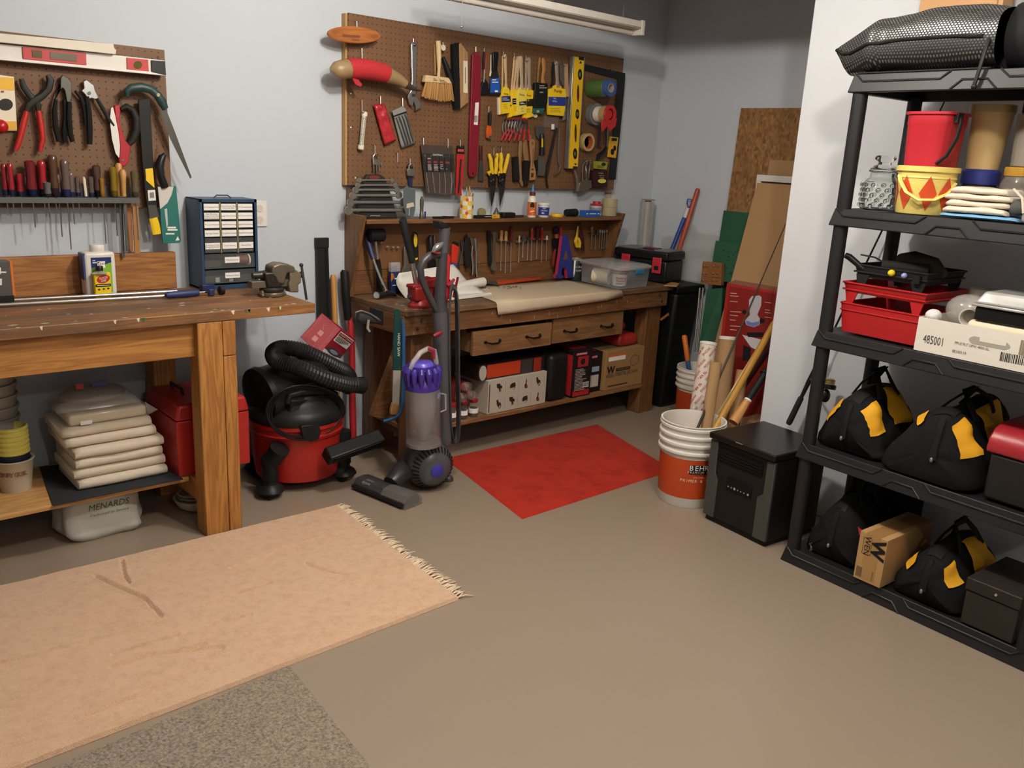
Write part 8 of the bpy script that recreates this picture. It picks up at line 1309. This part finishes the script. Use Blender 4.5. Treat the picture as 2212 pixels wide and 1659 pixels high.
REDT = M('a81d20', .35); tray('storage_tray', 'deep red plastic tray, lowest of the stack on the third shelf', .06, .362, .062, .368, zz, .108, 0, REDT, 0); tray('storage_tray', 'middle red plastic tray standing on legs in the stack', .056, .367, .064, .366, zz+.100, .082, .045, REDT, 0)
t = tray('paint_tray', 'black plastic tray of odds and ends on top of the red trays', .08, .352, .08, .35, zz+.158, .09, .046, M('222325', .4), 0); z2 = zz+.22
one('paint_roller', 'black paint roller grip poking out of the black tray', 'roller', MB().tube([RK(.05, .06, z2+.055), RK(.06, .07, z2+.05), RK(.11, .09, z2+.012)], [.010, .012, .010], 10), BLACKP); one('paint_roller', 'black fuzzy roller cover lying across the black tray', 'roller', MB().lathe([(.012, -.002), (.02, -.002), (.021, .15), (.012, .15), (.012, -.002)], RK(.175, .10, z2+.032), RUN*.9+RV*.35, 18), M('1b1a19', .8)); one('bent_wire', 'thin grey wire roller frame in the black tray', 'wire', MB().tube([RK(.085, .1, z2+.06), RK(.13, .12, z2+.055), RK(.18, .14, z2+.03)], .003, 6), DSTEEL); one('bottle_cap', 'yellow round cap showing over the black tray rim', 'cap', MB().ball(RK(.225, .075, z2+.014), (.014, .012, .012), 12, 8), YEL); one('bottle_cap', 'pale blue cap beside the yellow one in the black tray', 'cap', MB().ball(RK(.272, .075, z2+.011), (.012, .01, .01), 12, 8), M('8d95c9', .4)); one('leather_pouch', 'dark olive fabric roll lying along the back of the black tray', 'pouch', MB().tube([RK(.16, .25, z2+.045), RK(.22, .22, z2+.052), RK(.30, .2, z2+.04), RK(.35, .18, z2+.02)], [.025, .034, .036, .02], 12), M('3a3222', .8)); one('socket', 'square black socket end in the black tray', 'socket', rbox(.305, .33, .07, .1, z2-.01, z2+.018), BLACKP)
# white shallow carton
t = T('white_carton', 'low white corrugated carton with printed number on the third shelf', 'box', RK(.55, .2, zz)); U0, U1, V0, V1, ht = .378, .80, .015, .36, .112; WC = M('d9d3c8', .75, 0, .03, 10)
t.p('front', MB().hexa([RK(U0, V0, zz), RK(U1, V0, zz), RK(U1, V0+.005, zz), RK(U0, V0+.005, zz)], [RK(U0, V0, zz+ht), RK(U1, V0, zz+ht), RK(U1, V0+.005, zz+ht), RK(U0, V0+.005, zz+ht)]), WC); t.p('side', rbox(U0, U0+.005, V0+.005, V1, zz, zz+ht), WC); t.p('side', rbox(U1-.005, U1, V0+.005, V1, zz, zz+ht), WC); t.p('back', rbox(U0+.005, U1-.005, V1-.005, V1, zz, zz+ht), WC); t.p('bottom', rbox(U0+.005, U1-.005, V0+.005, V1-.005, zz, zz+.004), WC)
GI = M('3d3a38', .6)
def wt(s_, size, u, z, fit=None, **k): t.t(s_, size, GI, RK(u, V0-.0008, z), RUN, ZW, fit=fit, **k)
wt('485001', .04, U0+.062, zz+.042, .066); wt('PPUE FLT UPW 4850 GL', .012, U0+.185, zz+.05, .108); wt('8E100119', .013, U0+.15, zz+.022, .044)
t.p('hand_hole', MB().prism([RK(U0+.235+dx, V0-.0006, zz+.07+dz) for dx, dz in ((-.05, -.012), (.05, -.012), (.06, -.006), (.063, 0), (.06, .006), (.05, .012), (-.05, .012), (-.06, .006), (-.063, 0), (-.06, -.006))], NF*.0004), M('9c968c', .8)); t.p('hand_flap', rbox(U0+.205, U0+.285, V0-.0016, V0-.001, zz+.07, zz+.083), WC)
bc = MB(); rnd = random.Random(6); uu = U0+.275
while uu < U0+.415: w_ = rnd.choice([.001, .0018, .0028]); rbox(uu, uu+w_, V0-.0009, V0-.0003, zz+.022, zz+.05, bc); uu += w_+rnd.choice([.0012, .002, .003])
o = t.p('barcode', bc, INK); o['kind'] = 'stuff'
t.p('torn_patch', rbox(U0+.325, U0+.42, V0-.0012, V0-.0004, zz+.052, zz+.098), M('7d7366', .8))
for k in range(9): t.p('torn_rib', rbox(U0+.33+k*.01, U0+.3335+k*.01, V0-.002, V0-.0012, zz+.053, zz+.097), M('958a7a', .8))
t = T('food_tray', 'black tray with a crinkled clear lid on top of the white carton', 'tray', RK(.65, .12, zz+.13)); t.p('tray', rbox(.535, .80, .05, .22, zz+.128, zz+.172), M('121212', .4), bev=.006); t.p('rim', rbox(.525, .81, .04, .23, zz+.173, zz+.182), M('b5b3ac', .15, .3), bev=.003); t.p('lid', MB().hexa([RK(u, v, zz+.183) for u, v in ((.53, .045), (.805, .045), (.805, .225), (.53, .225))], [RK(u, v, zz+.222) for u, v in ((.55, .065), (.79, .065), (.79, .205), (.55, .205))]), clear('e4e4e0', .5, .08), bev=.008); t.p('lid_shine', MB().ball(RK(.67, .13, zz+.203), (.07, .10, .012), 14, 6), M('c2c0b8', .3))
one('foam_block', 'cream rounded foam block inside the white carton', 'foam', rbox(.515, .79, .05, .2, zz+.02, zz+.127), M('dccfb5', .8), bev=.018, bseg=3)
t = T('clear_cup_bag', 'clear bag of plastic cups in the white carton', 'plastic bag', RK(.46, .14, zz+.08)); t.p('bag', MB().ball(RK(.475, .14, zz+.14), (.06, .07, .055), 14, 10), clear('d2cec6', .38, .15)); t.p('cup', MB().lathe([(.022, 0), (.03, .08), (.026, .08), (.02, .006), (0, .006)], RK(.5, .14, zz+.13), NF+RUN*.2, 20), M('c2bcb0', .4)); t.p('tall_cup', MB().lathe([(.03, 0), (.036, .2), (.032, .2), (.026, .006), (0, .006)], RK(.46, .24, zz+.006), seg=20), M('a39a8c', .35))
one('cotton_puff', 'white fluffy ball at the corner of the white carton', 'puff', (lambda mb: mb)(MB().ball(RK(.408, .05, zz+.118), (.026, .026, .022), 16, 12)), M('d8d4d4', .95, 0, .1, 80, 1, 120))
# fourth shelf (index 1): duffel bags
BAGB = M('131314', .85, 0, .15, 12, .6, 40, spec=.2); BAGY = M('e2a417', .7, 0, .06, 12, .4, 60)
def duffel(label, uc, W, D, HH, z, seed, ypatch=(((.2, .52), (-.0, .2)), ((-.5, -.24), (-.0, .14))), v0=.03, skew=0, mat=None, pull=None, name='duffel_bag', yback=True):
    mat = mat or BAGB; t = T(name, label, 'tool bag', RK(uc, v0+D/2, z), 0); nv, nc = 22, 30
    def prof(s):     # half section, bottom to ridge
        P_ = [(.0, 0), (.485, 0), (.505, .05), (.495, .15), (.44, .36), (.345, .58), (.235, .79), (.12, .94), (0, 1.0)]
        k = s*(len(P_)-1); i = min(int(k), len(P_)-2); f = k-i; return P_[i][0]*(1-f)+P_[i+1][0]*f, P_[i][1]*(1-f)+P_[i+1][1]*f
    def pt(c, d, off=0):
        # c in -1..1 around from left base to ridge to right base, d depth 0..1
        s = 1-abs(c); s = .12+.88*s; x, zz_ = prof(s); sg = -1 if c < 0 else 1
        e = min(d, 1-d)*8; cap = 1-(.22 if e < 1 else 0)*(1-e)**2 if e < 1 else 1
        nn = MN.noise((x*sg*4+seed, zz_*4, d*3.5))*.085*min(1, zz_*3+.1); n2 = MN.noise((x*sg*9+seed, zz_*9, d*8))*.035
        w_ = W*(1+.04*math.sin(d*9+seed))*cap; h = HH*(.97 if e >= 1 else .97-.14*(1-e))*(1-.05*math.sin(d*6.3+seed))
        return RK(uc+x*sg*w_+skew*zz_+(nn+n2)*W*.6+off*sg*.003, v0+D*d+(-off*.003 if d < .03 else 0)+nn*.04, z+max(.0008, zz_*h+(nn+n2)*HH*.4*(1 if zz_ > .05 else 0)+off*.003))
    rows = [[pt(-1+2*k/nc, j/nv) for k in range(nc+1)] for j in range(nv+1)]; mb = MB().sheet(rows)
    # gusseted ends
    for j in (0, nv):
        ring = rows[j]; cb = sum(ring, Vector())/len(ring); cb.z = z+HH*.42; out = (NF if j == 0 else RV)*.022; o = len(mb.v); inner = [cb.lerp(p, .55)+out*(.9+.5*MN.noise((k*.4, seed, 3))) for k, p in enumerate(ring)]; mb.v += inner+[cb+out]; r0 = j*(nc+1)
        mb.f += [[r0+k, r0+k+1, o+k+1, o+k] for k in range(nc)]+[[o+k, o+k+1, o+nc+1] for k in range(nc)]+[[r0, o, o+nc, r0+nc]]+[[o, o+nc+1, o+nc]]
    t.p('bag', mb, mat, ang=85)
    if ypatch:
        for (ca, cb_), (da, db) in ypatch:
            g = [[pt(ca+(cb_-ca)*i/8, max(0, da+(db-da)*j/5), 1.4) for i in range(9)] for j in range(6)]; t.p('yellow_patch', MB().sheet(g), BAGY, ang=80)
        if yback: g = [[pt(.10+.4*i/8, .42+.4*j/6, 1.4) for i in range(9)] for j in range(7)]; t.p('yellow_panel', MB().sheet(g), BAGY, ang=80)
    t.p('zip_flap', MB().sheet([[pt(-.11+.22*i/6, .03+.9*j/12, 1.2) for i in range(7)] for j in range(13)]), M('131314', .7)); fz = [pt(0, 0)+NF*.006, pt(0, 0)+NF*.018-ZW*HH*.15, pt(0, 0)+NF*.026-ZW*HH*.38, pt(0, 0)+NF*.028-ZW*HH*.55]; t.p('zip', MB().tube(fz, [(.003, .012)]*4, 8, flat=(-1, 0, 0)), M('121213', .6)); t.p('zip_pull', MB().ball(fz[-1]+NF*.004, (.006, .006, .009), 8, 6), M('8d8a84', .4, .6))
    hb = pt(.0, .4); 
    for sg in (-1, 1): t.p('carry_strap', MB().tube([pt(.22*sg, .30, 1), pt(.1*sg, .33, 2)+ZW*.02, hb+ZW*.055+RV*D*.0, hb+ZW*.06+RV*D*.2, pt(.1*sg, .68, 2)+ZW*.02, pt(.22*sg, .72, 1)], [(.004, .014)]*6, 8), M('151516', .7))
    return t
z4 = RZ[1]+.0625; duffel('black tool bag with yellow patches, left one on the fourth shelf', .165, .27, .30, .235, z4, 1.3, v0=.064); duffel('larger black tool bag with a tall yellow patch, right one on the fourth shelf', .474, .335, .36, .265, z4, 5.2, ypatch=(((.18, .50), (0, .16)), ((-.3, -.2), (0, .12))), v0=.03, skew=.03)
t = T('tool_chest', 'dark plastic tool chest with a rounded red lid at the fourth shelf end', 'tool box', RK(.79, .2, z4)); t.p('body', rbox(.668, .86, .05, .36, z4, z4+.155), M('1d1c1b', .5, spec=.3), bev=.01); mb = MB(); pf = [(.045, .155), (.04, .17), (.048, .205), (.075, .232), (.12, .245), (.30, .245), (.35, .22), (.365, .155)]; mb.hexa([RK(.655, v, z4+q) for v, q in pf], [RK(.864, v, z4+q) for v, q in pf]); t.p('lid', mb, M('98222a', .35), bev=.006)
# bottom shelf (index 0)
z5 = RZ[0]+.0625; duffel('plain black bag with a metal zip ring, left end of the bottom shelf', .17, .24, .30, .24, z5, 9.1, False, v0=.062, skew=.01); c_ = RP(1752, 1180, .03); one('key_ring', 'silver wire ring hanging on the plain black bag', 'ring', MB().tube([c_+RUN*.004+ZW*.016, c_+RUN*-.008+ZW*.008, c_+RUN*.002, c_+RUN*.006+ZW*-.014, c_+RUN*-.002+ZW*-.02, c_+RUN*.0+ZW*.004], .0015, 6), CHROME)
t = T('tool_bag', 'dark bag with a small red tag at the back of the bottom shelf', 'tool bag', RK(.17, .33, z5)); t.p('bag', rbox(.04, .33, .385, .415, z5, z5+.30), M('131314', .8), bev=.012); t.p('tag', MB().obox(RK(.20, .382, z5+.25), RUN*.028+ZW*.010, ZW*.009-RUN*.003, NF*.0015), M('7d2b33', .5)); t.p('tag_text', MB().obox(RK(.20, .380, z5+.25), RUN*.022+ZW*.008, ZW*.003, NF*.0008), M('b9aaa5', .5))
t = T('long_carton', 'narrow brown carton with a black W mark standing endwise on the bottom shelf', 'box', RK(.36, .2, z5)); ua, ub, va, vb_, zb, zt_ = .310, .415, .0, .33, z5-.0, z5+.185
t.p('carton', rbox(ua, ub, va, vb_, zb, zt_), M('b18a58', .75, 0, .06, 14), bev=.002); t.p('tape', rbox(ua+.025, ub-.025, va-.0006, vb_-.01, zt_+.0003, zt_+.001), M('9d7747', .35)); t.p('tape', rbox(ua+.025, ub-.025, va-.001, va-.0003, zb+.01, zt_), M('a37d4c', .35)); t.t('W', .07, INK, RK(ua+.074, va-.0015, zt_-.047), -ZW, RUN, bold=.04); t.t('WEN', .032, INK, RK(ua+.034, va-.0015, zt_-.047), -ZW, RUN); t.p('mark_frame', MB().tube([RK(ua+.018, va-.001, zt_-.018), RK(ua+.05, va-.001, zt_-.018), RK(ua+.05, va-.001, zt_-.08), RK(ua+.018, va-.001, zt_-.08)], .0008, 4, closed=True), INK); t.p('stamp', rbox(ua+.008, ua+.03, va-.0014, va-.0004, zb+.012, zb+.05), M('6d5232', .7)); t.p('print', rbox(ua+.068, ua+.074, va-.0014, va-.0004, zb+.012, zb+.05), M('7d5f3a', .7)); t.p('red_tab', MB().prism([RK(ua-.018, va+.01, zt_+.004), RK(ua+.004, va+.002, zt_+.001), RK(ua+.0, va+.008, zt_-.02), RK(ua-.008, va+.01, zt_-.024)], RV*.002), M('b3262c', .5))
duffel('black tool bag with curved yellow patches beside the brown carton', .555, .25, .34, .21, z5, 13.7, ypatch=(((.22, .46), (0, .14)), ((-.46, -.3), (0, .2))), v0=.04)
t = T('cash_box', 'dark brown steel box with a small lock at the bottom shelf end', 'metal box', RK(.8, .15, z5)); CBM = M('302b26', .5, .2, .1, 30, spec=.3); t.p('body', rbox(.692, .858, .02, .30, z5+.0003, z5+.118), CBM, bev=.003); t.p('lid', rbox(.688, .862, .016, .304, z5+.12, z5+.165), CBM, bev=.004); t.p('lock', MB().lathe([(.0045, 0), (.004, .004)], RK(.785, .016, z5+.143), NF, 10), M('c9bfae', .3, .6))
